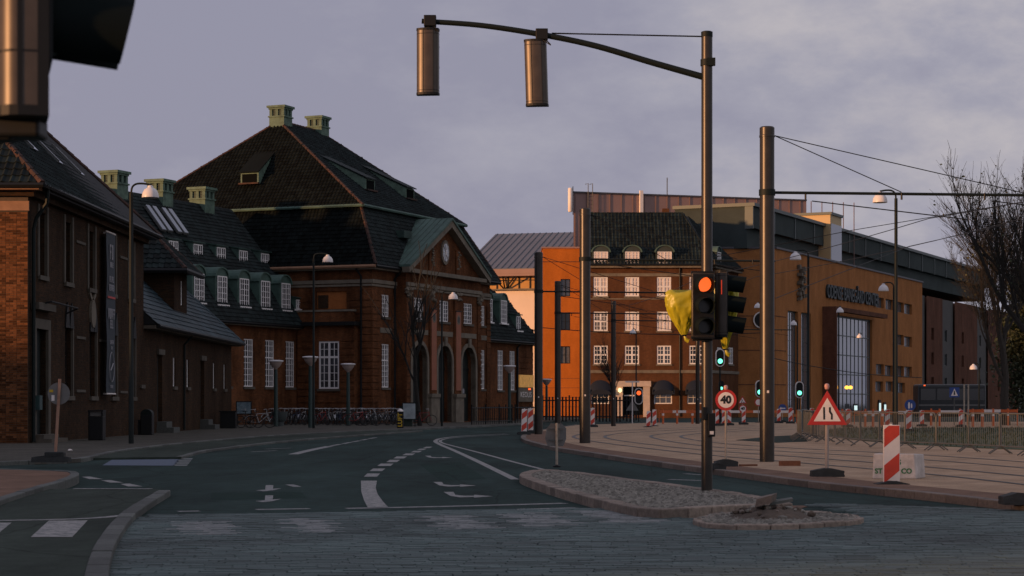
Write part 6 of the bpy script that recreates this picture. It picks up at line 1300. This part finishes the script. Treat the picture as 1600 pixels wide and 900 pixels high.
def square_blue(t, c):
    mb = MB(); mb.box(c, (.62, .02, .62)); p = obj('sign_plate', mb, sign_b, t); mb = MB(); mb.prism([(c.x + a, c.y - .016, c.z + b) for a, b in ((-.22, -.22), (.22, -.22), (0, .24))], (0, .004, 0)); q = obj('white_field', mb, sign_w, p); mb = MB(); mb.prism([(c.x + a, c.y - .02, c.z + b) for a, b in ((-.06, -.16), (.06, -.16), (.02, .1), (-.03, .1))], (0, .003, 0)); obj('symbol', mb, sign_k, p)
post_sign(1491, 667, 613, 'square blue zebra crossing sign on a thin post', square_blue, .035, bagw=0, pm=galv)
def grey_back(r):
    def f(t, c): obj('sign_back', disc_mb(c + Vector((0, -.01, 0)), r, 0, .012), grey_s, t); mb = MB(); mb.box(c + Vector((0, -.02, .12)), (r * 1.5, .02, .03)); mb.box(c + Vector((0, -.02, -.12)), (r * 1.5, .02, .03)); obj('brace', mb, galv, t); 
    return f
d = BD(731); x = XA(87, d)
t = thing('reversed_round_sign', 'round grey sign seen from behind on a leaning wooden post', 'road sign', (XA(86, d), d, .14)); p0, p1 = Vector((XA(86, d), d, .16)), AT(93.5, 592, d)
mb = MB(); mb.tube([p0, p1], .034, 10); obj('post', mb, mat('wooden_post', (.38, .21, .14), .75, var=.25, vs=5), t, smooth=True)
c = AT(91, 615, d) + Vector((0, .05, 0)); pq = obj('sign_back', disc_mb(c, .255, 0, .012), grey_s, t)
mb = MB(); mb.box(c + Vector((-.17, -.004, .06)), (.09, .004, .06)); obj('yellow_sticker', mb, yellow_t, pq); mb = MB(); mb.box(c + Vector((-.13, -.004, -.1)), (.07, .004, .13)); obj('white_sticker', mb, sign_w, pq)
obj('rubber_foot', sandbag('f', (XA(80, d), d, .13), .85, ''), rubber, t, smooth=True); mb = MB(); mb.box((XA(86, d), d, .3), (.44, .3, .14), .05); obj('foot_weight', mb, rubber, t, bevel=.03)
d = BD(730); x = XA(870, d); t = thing('reversed_round_sign', 'grey sign back on a short pale post at the cobbled island tip', 'road sign', (x, d, 0)); mb = MB(); mb.tube([(x, d, 0), (x, d, H + (HY - 661) * d / F)], .03, 10); obj('post', mb, post_y, t, smooth=True)
c = Vector((x - .02, d + .05, H + (HY - 679) * d / F)); mb = MB(); mb.prism([c + Vector((a, b, z)) for a, b, z in ((-.25, .0, -.1), (-.19, 0, -.27), (.17, .03, -.27), (.24, .04, -.1), (.24, .04, .14), (.14, .03, .25), (-.12, 0, .26), (-.22, 0, .13))][::-1], (0, .012, 0)); obj('sign_back', mb, grey_s, t)
mb = MB(); mb.box(c + Vector((0, -.03, .13)), (.34, .015, .03)); mb.box(c + Vector((0, -.03, -.13)), (.34, .015, .03)); obj('brace', mb, galv, t); mb = MB(); mb.lathe([(.09, 0), (.09, .03), (.04, .06)], (x, d, 0), 10); obj('post_socket', mb, black_p, t)
d = BD(662.5); x = XA(988, d); t = thing('reversed_triangle_sign', 'grey triangular sign back on a white post before the portal', 'road sign', (x, d, 0)); mb = MB(); mb.tube([(x, d, 0), (x, d, 3.0)], .04, 8); mb.box((x, d, 3.0), (1.0, .06, .1)); obj('post', mb, sign_w, t); mb = MB(); mb.prism([(x + a, d + .06, b) for a, b in ((-.45, .95), (.45, .95), (0, 1.7))], (0, .02, 0)); obj('sign_back', mb, grey_s, t)
# ---- red and white marker panels
def marker(px, base, top, label, w=.25, rz=0.0, group='marker panels', flip=1, bagw=.55, z0=0.0, ht=None, tilt=0.0):
    d = BD(base); x = XA(px, d); zt = H + (HY - top) * d / F; h = ht or 1.0; t = local(thing('marker_panel', label, 'marker panel', (x, d, z0), group=group, rz=rz)); t.rotation_euler.y = tilt; zb = zt - z0 - h
    mb = MB(); mb.box((0, 0, zb + h / 2), (w, .03, h)); p = obj('panel', mb, sign_w, t, bevel=.006); mb = MB(); st = w * 1.05
    for i in range(-1, int(h / st) + 2):
        if i % 2: continue
        z = zb + i * st; q = clip([(-w / 2, z), (w / 2, z + w * .8), (w / 2, z + w * .8 + st), (-w / 2, z + st)], -w / 2 + .012, w / 2 - .012, zb + .012, zb + h - .012)
        if len(q) > 2: mb.prism([(a * flip, -.018, b) for a, b in q], (0, .003, 0))
    obj('red_stripes', mb, sign_o, p); mb = MB(); mb.tube([(0, .02, .05), (0, .02, zb + h + .02)], .025, 8); obj('post', mb, sign_w, t)
    obj('rubber_foot', sandbag('f', (0, 0, 0), bagw, ''), rubber, t, smooth=True); return t
m0 = marker(1393, 766, 664, 'large red and white marker panel in front of the lettered concrete block', .29, .12, bagw=.56, ht=1.0, z0=.0)
marker(818.5, 683, 639, 'red and white marker panel of the twin pair, beside the kerb', .25, .2, z0=.1, tilt=.03); marker(829, 681, 638, 'red and white marker panel of the twin pair, next to the dark tram pole', .25, .2, z0=.1)
marker(926, 670, 637.5, 'red and white marker panel right of the bend pole', .25, .3, z0=.1); marker(1012.5, 670, 642.5, 'leaning red and white marker panel at the far kerb', .25, .2, z0=.0, tilt=.05); marker(1022.5, 668.5, 640, 'upright red and white marker panel at the far kerb', .25, .2, z0=.0)
for i, (px, b, tp_) in enumerate(((1121, 668, 640), (1131, 667.5, 641), (1139.5, 667, 640.5), (1162, 666, 641))): marker(px, b, tp_, ('red and white marker panel behind the post of the 40 sign' if i < 3 else 'red and white marker panel below the small 40 sign'), .25, .2, group='marker panels behind the 40 sign' if i < 3 else 'marker panels', flip=-1 if i == 2 else 1, z0=.1)
for i, (px, b, tp_) in enumerate(((1217, 663.5, 639), (1235, 664, 637), (1268, 668, 638), (1325, 670, 639), (1386.5, 671, 640), (1420, 678, 641), (1440.5, 669, 641.5), (1501.5, 670, 640.5))): marker(px, b, tp_, 'red and white marker panel among the roadworks behind the crowd barriers', .28, .1, group='marker panels behind the crowd barriers', z0=.1, ht=1.0)
# lettered concrete block
d = BD(757); x0, x1 = XA(1363, d), XA(1432, d); t = thing('concrete_block', 'whitewashed concrete road block with green stencilled letters', 'concrete block', ((x0 + x1) / 2, d, .1)); zt = .1 + .46
mb = MB(); mb.hexa([Vector(p) for p in ((x0, d, .1), (x1, d, .1), (x1 + .28, d + .55, .1), (x0 + .2, d + .55, .1), (x0 + .03, d + .05, zt), (x1 - .03, d + .05, zt), (x1 + .24, d + .5, zt - .02), (x0 + .2, d + .5, zt))]); cbk = obj('block', mb, concrete, t, bevel=.02)
for s, px, z, sz in (('S', 1406, .40, .13), ('ST', 1373, .24, .13), ('S CO', 1412.5, .24, .13)): text('lettering', s, sz, (XA(px, d), d + (.05 if z > .3 else .03) - .018 + (z - .1) * .0, z), (1, 0, 0), (0, .1, 1), green_t, t, .004, bold=.004)
obj('bag', sandbag('b', (0, 0, 0), .5, ''), rubber) if False else None
for px, py, w, lab in ((1590, 788, .45, 'black rubber foot lying alone at the tram kerb'), (1122, 734, .3, 'small black rubber scrap beside the 40 sign foot')):
    q = GP(px, py, .1); tag(obj('rubber_foot', sandbag('r', (q.x, q.y, .1), w, ''), rubber, None, smooth=True), lab, 'sign base')
# ---- orange posts and plank barriers of the roadworks
def cone_post(px, base, h, label):
    d = BD(base); x = XA(px, d); t = thing('orange_post', label, 'post', (x, d, .0), group='orange posts at the roadworks'); mb = MB(); mb.tube([(x, d, .05), (x, d, h)], .075, 8, r2=.06); obj('post', mb, orange_m, t, smooth=True); mb = MB(); mb.box((x, d, .04), (.4, .3, .08)); obj('foot', mb, rubber, t); mb = MB(); mb.lathe([(.078, h * .62), (.078, h * .76)], (x, d, 0), 8); obj('reflector', mb, sign_w, t)
for px in (1036, 1058, 1082): cone_post(px, 664.5, 1.05, 'orange marker post at the far kerb before the townhouse')
for px in (1352, 1364, 1379, 1316, 1455, 1468, 1500, 1520, 1535, 1552, 1575): cone_post(px, 667.5 + (px % 3), 1.15, 'orange marker post on the verge behind the crowd barriers')
def plank(p0, p1, z, label):
    a, b = GP(*p0, 0), GP(*p1, 0); n = max(2, int((b - a).length / .9)); t = thing('plank_barrier', label, 'barrier', ((a + b) / 2).xy.to_3d(), group='roadworks plank barriers')
    for i in range(n):
        q0, q1 = a.lerp(b, i / n), a.lerp(b, (i + 1) / n); dd = (q1 - q0).normalized(); nn = Vector((-dd.y, dd.x, 0)); mb = MB(); mb.hexa([Vector((p.x, p.y, zz)) for zz in (z - .09, z + .09) for p in (q0, q1, q1 + nn * .04, q0 + nn * .04)]); obj('plank_field', mb, sign_w if i % 2 else orange_m, t)
    for q in (a, b, a.lerp(b, .5)): mb = MB(); mb.tube([(q.x, q.y + .06, 0), (q.x, q.y + .06, z + .12)], .03, 6); mb.box((q.x, q.y + .06, .04), (.4, .5, .08)); obj('plank_post', mb, orange_m, t)
plank((1030, 662.5), (1240, 662.5), .88, 'long orange and white plank barrier closing off the far street'); plank((1245, 664), (1330, 665.5), .9, 'orange and white plank barrier behind the triangle sign')
plank((1335, 666), (1420, 667), .9, 'orange and white plank barrier behind the large marker panel'); plank((1440, 667), (1500, 667.5), .95, 'orange and white plank barrier near the blue crossing sign'); plank((1512, 667), (1590, 667.5), 1.0, 'orange and white plank barrier below the bare tree')
for i, px in enumerate((1506.5, 1513)): d = BD(671); mb = MB(); mb.tube([(XA(px, d), d, 0), (XA(px, d), d, 2.55)], .045, 8); tag(obj('survey_stake', mb, post_y, None), 'tall pale wooden stake beside the marker panel on the verge', 'stake', 'pale stakes on the verge')
# ---- crowd barriers
BAR = None
def make_barrier():
    t = local(thing('crowd_barrier', 'galvanised crowd barrier with thin upright bars, one of the curved row', 'barrier', group='crowd barriers round the verge')); L_ = 2.0
    mb = MB(); pts = [(.0, 0, .22), (.0, 0, .95), (.05, 0, 1.06), (.15, 0, 1.1), (L_ - .15, 0, 1.1), (L_ - .05, 0, 1.06), (L_, 0, .95), (L_, 0, .22), (0, 0, .22)]; mb.tube([Vector(p) for p in pts], .022, 6, caps=False); obj('frame', mb, galv, t, smooth=True)
    mb = MB()
    for i in range(1, 16): mb.tube([(L_ * i / 16, 0, .22), (L_ * i / 16, 0, 1.1)], .0055, 4, caps=False)
    obj('bars', mb, galv, t, kind='stuff')
    for x in (.08, L_ - .08): mb = MB(); mb.tube([(x, -.32, .02), (x, -.04, .2), (x, .04, .2), (x, .32, .02)], .018, 6); obj('foot', mb, galv, t, smooth=True)
    return t
bl_ = smoothline(gpl([(1252, 690), (1256, 685), (1275, 689), (1310, 694), (1360, 698.5), (1420, 702), (1500, 706), (1610, 712.5), (1720, 720)], .1), 10)[10:]
P = resample(bl_, 2.03)
for i, (a, b) in enumerate(zip(P, P[1:])):
    d_ = b - a; rz = math.atan2(d_.y, d_.x)
    if BAR is None: BAR = make_barrier(); o = BAR; o.location = (a.x, a.y, .1); o.rotation_euler.z = rz
    else: o = dup(BAR, (a.x, a.y, .1), rz + random.uniform(-.03, .03))
PLM = mat('dull_plate', (.07, .075, .072), .6)
for i, (a, b) in enumerate(zip(P, P[1:])):
    pass
P = resample([GP(1252, 690, .1), GP(1246, 684, .1), GP(1262, 677.5, .1)], 2.03)
for a, b in zip(P, P[1:]): d_ = b - a; dup(BAR, (a.x, a.y, .1), math.atan2(d_.y, d_.x))
# ================================================================== plaza furniture
def bin_(px, base, w, h, label, hood):
    d = BD(base); x = XA(px, d); t = thing('litter_bin', label, 'litter bin', (x, d, .1)); mb = MB(); mb.box((x, d, .1 + h * .4), (w, w, h * .8)); obj('body', mb, black_p, t, bevel=.03)
    if hood:
        mb = MB(); n = 8; mb.prism([(x + w / 2 * math.cos(math.pi * j / n), d - w / 2, .1 + h * .8 + h * .22 * math.sin(math.pi * j / n)) for j in range(n + 1)], (0, w, 0)); obj('hood', mb, pole_d, t); mb = MB(); mb.box((x - w * .62, d, .1 + h * .3), (.12, w * .6, h * .6)); obj('ash_box', mb, black_p, t)
    else:
        mb = MB()
        for s in (-1, 1): mb.box((x + s * w * .44, d, .1 + h * .88), (.06, w, h * .16))
        mb.box((x, d, .1 + h * .98), (w * 1.04, w * 1.04, .05)); obj('hood', mb, black_p, t); mb = MB(); mb.box((x, d - w * .3, .1 + h * .88), (w * .78, .02, h * .14)); obj('slot', mb, grey_s, t)
    mb = MB(); mb.box((x, d, .12), (w * .8, w * .8, .06)); obj('plinth', mb, grey_s, t)
bin_(151.5, 692, .55, 1.12, 'square black litter bin under the hanging banner', False); bin_(230, 683, .52, 1.1, 'rounded black litter bin beside the first annex door', True)
d = BD(672); t = thing('utility_cabinet', 'low black utility cabinet at the annex corner', 'cabinet', (XA(357, d), d, .1)); mb = MB(); mb.box((XA(357, d), d, .55), (.85, .5, .9)); obj('body', mb, black_p, t, bevel=.02); mb = MB(); mb.box((XA(357, d), d, 1.03), (.95, .6, .06)); obj('lid', mb, black_p, t)
def board(px, base, w, y0, y1, m, label):
    d = BD(base); x = XA(px, d); za, zb = max(.2, H + (HY - y1) * d / F), H + (HY - y0) * d / F; t = thing('poster_stand', label, 'poster stand', (x, d, .1)); mb = MB(); mb.box((x, d, (za + zb) / 2), (w, .08, zb - za)); fr = obj('frame', mb, pole_d, t); mb = MB(); mb.box((x, d - .045, (za + zb) / 2), (w - .12, .012, zb - za - .12)); obj('poster', mb, m, fr)
    for s in (-1, 1): mb = MB(); mb.tube([(x + s * w * .4, d, .1), (x + s * w * .4, d, za + .05)], .03, 6); obj('leg', mb, pole_d, t)
board(381, 668, .95, 627, 648, poster_b, 'blue poster board behind the bicycles at the annex corner'); board(639.5, 669, .85, 629, 656, poster_g, 'pale grey poster stand next to the yellow lettered pillar')
d = BD(671.5); x = XA(625.5, d); t = thing('air_pump_pillar', 'black pillar with white cap and yellow vertical LUFT lettering', 'air pump', (x, d, .1)); mb = MB(); mb.box((x, d, .56), (.36, .3, .92)); obj('body', mb, black_p, t, bevel=.03); mb = MB(); mb.lathe([(.17, 1.02), (.16, 1.08), (.1, 1.15), (.02, 1.18)], (x, d, 0), 12); obj('cap', mb, sign_w, t, smooth=True); text('lettering', 'LUFT', .34, (x, d - .16, .55), (0, 0, 1), (-1, 0, 0), yellow_t, t, .004, bold=.01)
d = BD(669); x = XA(634, d) ; t = thing('green_cabinet', 'dark green street cabinet behind the yellow lettered pillar', 'cabinet', (x, d + .6, .1)); mb = MB(); mb.box((x, d + .6, .68), (.75, .45, 1.15)); obj('body', mb, mat('dark_green_box', (.012, .03, .018), .5), t, bevel=.02); mb = MB(); mb.box((x, d + .6, 1.28), (.82, .5, .06)); obj('lid', mb, pole_d, t)
d = BD(668.5); x = XA(437, d); t = thing('planter_tub', 'round grey planter tub among the parked bicycles', 'planter', (x, d, .1)); mb = MB(); mb.lathe([(.24, .1), (.26, .35), (.38, .45), (.48, .9), (.5, .98), (.44, .98), (.4, .9)], (x, d, 0), 16); obj('tub', mb, mat('grey_tub', (.06, .075, .075), .7), t, smooth=True); mb = MB(); mb.lathe([(.42, .9), (.05, .93)], (x, d, 0), 16); obj('soil', mb, soil_m, t)
# bicycles
def make_bike(m, label, group, tm=tyre):
    t = local(thing('bicycle', label, 'bicycle', group=group)); r = .34
    for x in (-.52, .52):
        mb = MB(); n = 22; vs = []; k = 5
        for j in range(n):
            a = 6.283 * j / n
            for q in range(k): b = 6.283 * q / k; rr = r - .022 + .022 * math.cos(b); vs.append((x + rr * math.cos(a), .02 * math.sin(b), r + rr * math.sin(a)))
        mb.add(vs, [(j * k + q, j * k + (q + 1) % k, ((j + 1) % n) * k + (q + 1) % k, ((j + 1) % n) * k + q) for j in range(n) for q in range(k)]); w = obj('wheel', mb, tm, t, smooth=True); mb = MB()
        for j in range(10): a = 6.283 * j / 10; mb.tube([(x, .015 * (-1) ** j, r), (x + (r - .04) * math.cos(a), 0, r + (r - .04) * math.sin(a))], .003, 3, caps=False)
        mb.lathe([(.03, -.05), (.03, .05)], (x, 0, r), 8, 'Y'); obj('spokes', mb, galv, w)
    bb, st, hd, hd2 = (-.08, 0, .3), (-.22, 0, .78), (.34, 0, .82), (.37, 0, .68); mb = MB()
    for a, b, q in ((bb, st, .016), (bb, hd2, .018), (st, hd, .016), (bb, (-.52, 0, r), .012), ((-.2, 0, .72), (-.52, 0, r), .010), ((.35, 0, .9), (.38, 0, .6), .018), ((.38, 0, .62), (.52, .05, r), .012), ((.38, 0, .62), (.52, -.05, r), .012)): mb.tube([a, b], q, 6)
    obj('frame', mb, m, t, smooth=True); mb = MB(); mb.tube([(.35, 0, .88), (.34, 0, 1.0)], .014, 6); mb.tube(smoothline([(.18, -.29, 1.02), (.3, -.2, 1.05), (.36, 0, 1.02), (.3, .2, 1.05), (.18, .29, 1.02)], 4), .013, 6); obj('handlebar', mb, chrome, t, smooth=True)
    mb = MB(); mb.hexa([Vector(p) for p in ((-.38, -.1, .9), (-.08, -.025, .92), (-.08, .025, .92), (-.38, .1, .9), (-.36, -.08, .96), (-.08, -.02, .95), (-.08, .02, .95), (-.36, .08, .96))]); mb.tube([(-.22, 0, .75), (-.24, 0, .92)], .014, 6); obj('saddle', mb, black_p, t, bevel=.02)
    mb = MB(); n = 9; pr = [(r + .035) for _ in range(n)]
    for j in range(n - 1):
        a0, a1 = math.pi * (.15 + .75 * j / (n - 1)), math.pi * (.15 + .75 * (j + 1) / (n - 1)); mb.hexa([Vector((-.52 + q * math.cos(a), y, r + q * math.sin(a))) for q in (r + .02, r + .03) for a, y in ((a0, -.03), (a1, -.03), (a1, .03), (a0, .03))])
    obj('mudguard', mb, m, t); mb = MB(); mb.box((-.5, 0, .76), (.4, .13, .02)); mb.tube([(-.55, .05, .75), (-.52, .06, r)], .008, 4); mb.tube([(-.55, -.05, .75), (-.52, -.06, r)], .008, 4); obj('rack', mb, black_p, t)
    mb = MB(); mb.lathe([(.085, -.008), (.085, .008)], (-.08, .04, .3), 12, 'Y'); mb.tube([(-.08, .06, .3), (.06, .07, .2)], .01, 5); mb.tube([(-.08, -.06, .3), (-.22, -.07, .4)], .01, 5); obj('crank', mb, black_p, t); return t
G = 'bicycles parked along the hall'
protos = [make_bike(BIKEC[i], {0: 'black city bicycle parked in the crowded row before the brick hall', 1: 'red city bicycle parked in the crowded row before the brick hall', 2: 'silver city bicycle parked in the crowded row before the brick hall', 3: 'navy city bicycle parked in the crowded row before the brick hall'}[i], G) for i in range(4)]
used = set()
def bike(i, px, base, rz, label=None):
    d = BD(base); loc = (XA(px, d), d, .1)
    if i not in used: used.add(i); o = protos[i]; o.location = loc; o.rotation_euler.z = rz
    else: o = dup(protos[i], loc, rz)
    o.rotation_euler.x = random.uniform(-.08, .08)
    if label: o['label'] = label
    return o
seq = [2, 0, 1, 0, 2, 0, 3, 2, 0, 2, 0, 1, 0, 2, 2, 3, 0, 2, 0, 2, 1, 0, 2, 2, 0, 2, 0, 3, 2, 2]
for j, i in enumerate(seq): bike(i, 424 + j * 7.1 + random.uniform(-2, 2), 666.3 + random.uniform(-.8, 1.0), random.choice([1.2, 1.4, 1.75, -1.3, 1.0, -1.7]) + random.uniform(-.3, .3))
for j in range(30): bike(random.choice([0, 0, 3, 0, 2, 0]), 428 + j * 6.8, 664.9, 1.3 + random.uniform(-.5, .5))
bike(0, 375, 671, .5, 'black bicycle leaning at the annex corner beside the black cabinet'); bike(0, 390, 671.5, -.3, 'black bicycle parked side on below the blue poster board'); bike(2, 407, 671.5, .15, 'silver bicycle parked side on at the end of the near cluster'); 
bike(1, 557, 667.8, .3); bike(0, 575, 667.8, -.2); o = bike(1, 661, 668, .1, 'red bicycle leaning against the small bare plaza tree')
# iron railings
def railing(p0, p1, h, label, step=.45, name='iron_railing'):
    a, b = GP(*p0, .1), GP(*p1, .1); L_ = (b - a).length; n = max(2, int(L_ / step)); t = thing(name, label, 'railing', a, group='iron railings on the plaza'); d_ = (b - a) / n
    for i in range(n + 1):
        q = a + d_ * i; mb = MB(); big_ = i % 6 == 0; mb.tube([(q.x, q.y, .1), (q.x, q.y, h + (.15 if big_ else 0))], .05 if big_ else .022, 6); obj('post' if big_ else 'bar', mb, black_p, t)
    for z in (h - .08, .3): mb = MB(); mb.tube([Vector((a.x, a.y, z)), Vector((b.x, b.y, z))], .03, 5); obj('top_rail' if z > .5 else 'bottom_rail', mb, black_p, t)
railing((737, 663.5), (800, 661.5), 1.25, 'black iron railing before the far wing, ramp end'); railing((737, 659), (834, 658.5), 1.25, 'black iron railing close to the far wing wall'); railing((805, 661), (836, 660.2), 1.25, 'short black iron railing beside the twin marker panels')
def fence(p0, p1, h, label):
    a, b = GP(*p0, 0), GP(*p1, 0); L_ = (b - a).length; n = int(L_ / .28); t = thing('iron_fence', label, 'fence', a); d_ = (b - a) / n
    for i in range(n + 1): q = a + d_ * i; mb = MB(); mb.box((q.x, q.y, h / 2 + (.12 if i % 8 == 0 else 0)), (.13, .06, h)); obj('pale', mb, black_p, t)
    for z in (.4, h - .3): mb = MB(); mb.tube([Vector((a.x, a.y + .08, z)), Vector((b.x, b.y + .08, z))], .05, 4); obj('fence_rail', mb, black_p, t)
fence((848, 658.5), (990, 659), 2.0, 'black upright pale fence in front of the orange block and townhouse')
# bus
d = 166; x = XA(1483, d); t = thing('dark_bus', 'dark bus with a pale side stripe parked before the brick row', 'bus', (x, d, 0)); mb = MB(); mb.box((x, d, 1.7), (5.6, 2.4, 2.7)); obj('body', mb, mat('bus_paint', (.016, .02, .022), .35), t, bevel=.18)
for j in range(4): mb = MB(); mb.box((x - 2 + j * 1.35, d - 1.21, 2.2), (1.22, .03, .95)); obj('window', mb, glass_m, t)
mb = MB(); mb.box((x, d - 1.21, 1.32), (5.5, .03, .12)); obj('stripe', mb, grey_s, t); mb = MB(); mb.box((x - 2.3, d - 1.22, 2.95), (.14, .03, .1)); obj('marker_light', mb, red_on, t)
for s in (-1.8, 1.7): mb = MB(); mb.lathe([(.46, -.12), (.48, 0), (.46, .12)], (x + s, d - 1.08, .48), 18, 'Y'); obj('wheel', mb, tyre, t)
for px, py, w, h, lab in ((1375, 643, .5, 1.0, 'narrow lit shop doorway panel under the glass bay'), (1383, 645, .55, .7, 'bright low shop panel at the shopping centre foot'), (1337, 638, .8, .5, 'bright shop panel behind the triangle sign')):
    k = KK(fc, px, .2); z = max(.9, ZZ(fc, px, py, .2)); q = thing('lit_shop_panel', lab, 'lit panel', fc.P(k, .2, 0)); mb = MB(); mb.fbox(fc, k - w, k + w, .1, .2, .1, z + h); obj('casing', mb, black_p, q); mb = MB(); mb.fbox(fc, k - w * .8, k + w * .8, .2, .23, z - h * .5, z + h * .6); obj('panel', mb, cold_on, q)
# ================================================================== trees
def branch_tree(name, label, base, h, spread, seed, r0, levels=6, lean=(0, 0), leaves=0, lm=None, first=.28, density=3, group=None, bm=None, lead=.75, rr=(.55, .82)):
    rnd = random.Random(seed); t = thing(name, label, 'tree', base, group=group); trunk = MB(); crown = MB(); tips = []
    def grow(p, d, ln, r, lv):
        n = 3; pts = [p]; q = p; dd = d
        for i in range(n):
            dd = (dd + Vector((rnd.uniform(-.16, .16), rnd.uniform(-.16, .16), rnd.uniform(-.04, .12)))).normalized(); q = q + dd * ln / n; pts.append(q)
        (trunk if lv == 0 else crown).tube(pts, r, 8 if lv < 2 else 4 if lv < 4 else 3, r2=r * .62, caps=False)
        if lv >= levels - 2: tips.extend(pts[1:])
        if lv >= levels: return
        k = density + (1 if rnd.random() < .5 else 0)
        for i in range(k):
            s = rnd.uniform(.45, 1.0) if lv else rnd.uniform(.55, 1.0); b = pts[0].lerp(pts[-1], s) if lv == 0 else pts[min(3, int(s * 3.01))]
            a = rnd.uniform(0, 6.283); u = rnd.uniform(.35, .85) * spread; nd = (dd + Vector((math.cos(a) * u, math.sin(a) * u, rnd.uniform(-.05, .35)))).normalized(); grow(b, nd, ln * rnd.uniform(*rr), max(r * rnd.uniform(.42, .6), .009), lv + 1)
        grow(pts[-1], dd, ln * lead, r * .6, lv + 1)
    grow(Vector(base), Vector((lean[0], lean[1], 1)).normalized(), h * first, r0, 0)
    obj('trunk', trunk, bm or bark, t, smooth=True, uv=False); obj('crown', crown, bm or bark, t, uv=False)
    if leaves and tips:
        mb = MB()
        for i in range(leaves):
            c = rnd.choice(tips) + Vector((rnd.gauss(0, .12), rnd.gauss(0, .12), rnd.gauss(0, .12))); a = Vector((rnd.uniform(-1, 1), rnd.uniform(-1, 1), rnd.uniform(-1, 1))).normalized() * rnd.uniform(.05, .11); b = a.cross(Vector((rnd.uniform(-1, 1), rnd.uniform(-1, 1), rnd.uniform(-1, 1)))).normalized() * a.length * .7; mb.add([c - a, c + b, c + a, c - b], [(0, 1, 2, 3)])
        obj('buds', mb, lm or leaf2, t, uv=False, kind='stuff')
    return t
branch_tree('bare_tree', 'large bare tree with fine twigs behind the tram wires', Vector((XA(1572, 125), 125, 0)), 19.5, .95, 5, .30, 7, leaves=700, first=.25, lean=(-.10, 0), density=2, bm=bark2, lead=.74, rr=(.62, .84))
branch_tree('bare_tree', 'bare tree with dark budding crown at the picture corner behind the barriers', Vector((XA(1630, 112), 112, 0)), 19.0, .9, 11, .3, 6, leaves=500, lm=leaf, lead=.72, density=2, rr=(.6, .82), first=.27, lean=(-.03, 0))
branch_tree('bare_tree', 'small bare tree with slim dark trunk before the first arched door', Vector((XA(656, BD(668)), BD(668), .1)), 8.0, .95, 21, .15, 3, first=.52, density=3)
branch_tree('bare_tree', 'small bare tree overhanging the townhouse portal', Vector((XA(962, 168), 168, 0)), 6.5, 1.0, 31, .10, 4, first=.42)
def leafy_tree(label, base, h, rx, ry, n, seed, zlow):
    rnd = random.Random(seed); t = thing('leafy_tree', label, 'tree', base); mb = MB(); b = Vector(base); mb.tube([b, b + Vector((.1, 0, h * .55))], .28, 8, r2=.14); obj('trunk', mb, bark, t, uv=False); mb = MB(); cl_ = [(rnd.gauss(0, .42) * rx, rnd.gauss(0, .42) * ry, zlow + (h - zlow) * rnd.betavariate(1.6, 1.5), rnd.uniform(.7, 1.6)) for _ in range(60)]
    for i in range(n):
        x, y, z, r = rnd.choice(cl_); c = b + Vector((x + rnd.gauss(0, .5) * r, y + rnd.gauss(0, .5) * r, z + rnd.gauss(0, .4) * r)); a = Vector((rnd.uniform(-1, 1), rnd.uniform(-1, 1), rnd.uniform(-1, 1))).normalized() * rnd.uniform(.09, .17); q = a.cross(Vector((rnd.uniform(-1, 1), rnd.uniform(-1, 1), rnd.uniform(-1, 1)))).normalized() * a.length * .65; mb.add([c - a, c + q, c + a, c - q], [(0, 1, 2, 3)])
    obj('crown', mb, leaf, t, uv=False)
leafy_tree('dense dark ivy covered tree right of the bare tree', (XA(1612, 132), 132, 0), 10.5, 1.7, 2, 22000, 4, 1.0)
# litter
q = GP(109, 705, .1); mb = MB(); rock(mb, (q.x, q.y, .13), .08, .5); tag(obj('paper_scrap', mb, sign_w, None), 'crumpled white paper on the pavement near the reversed sign', 'litter')
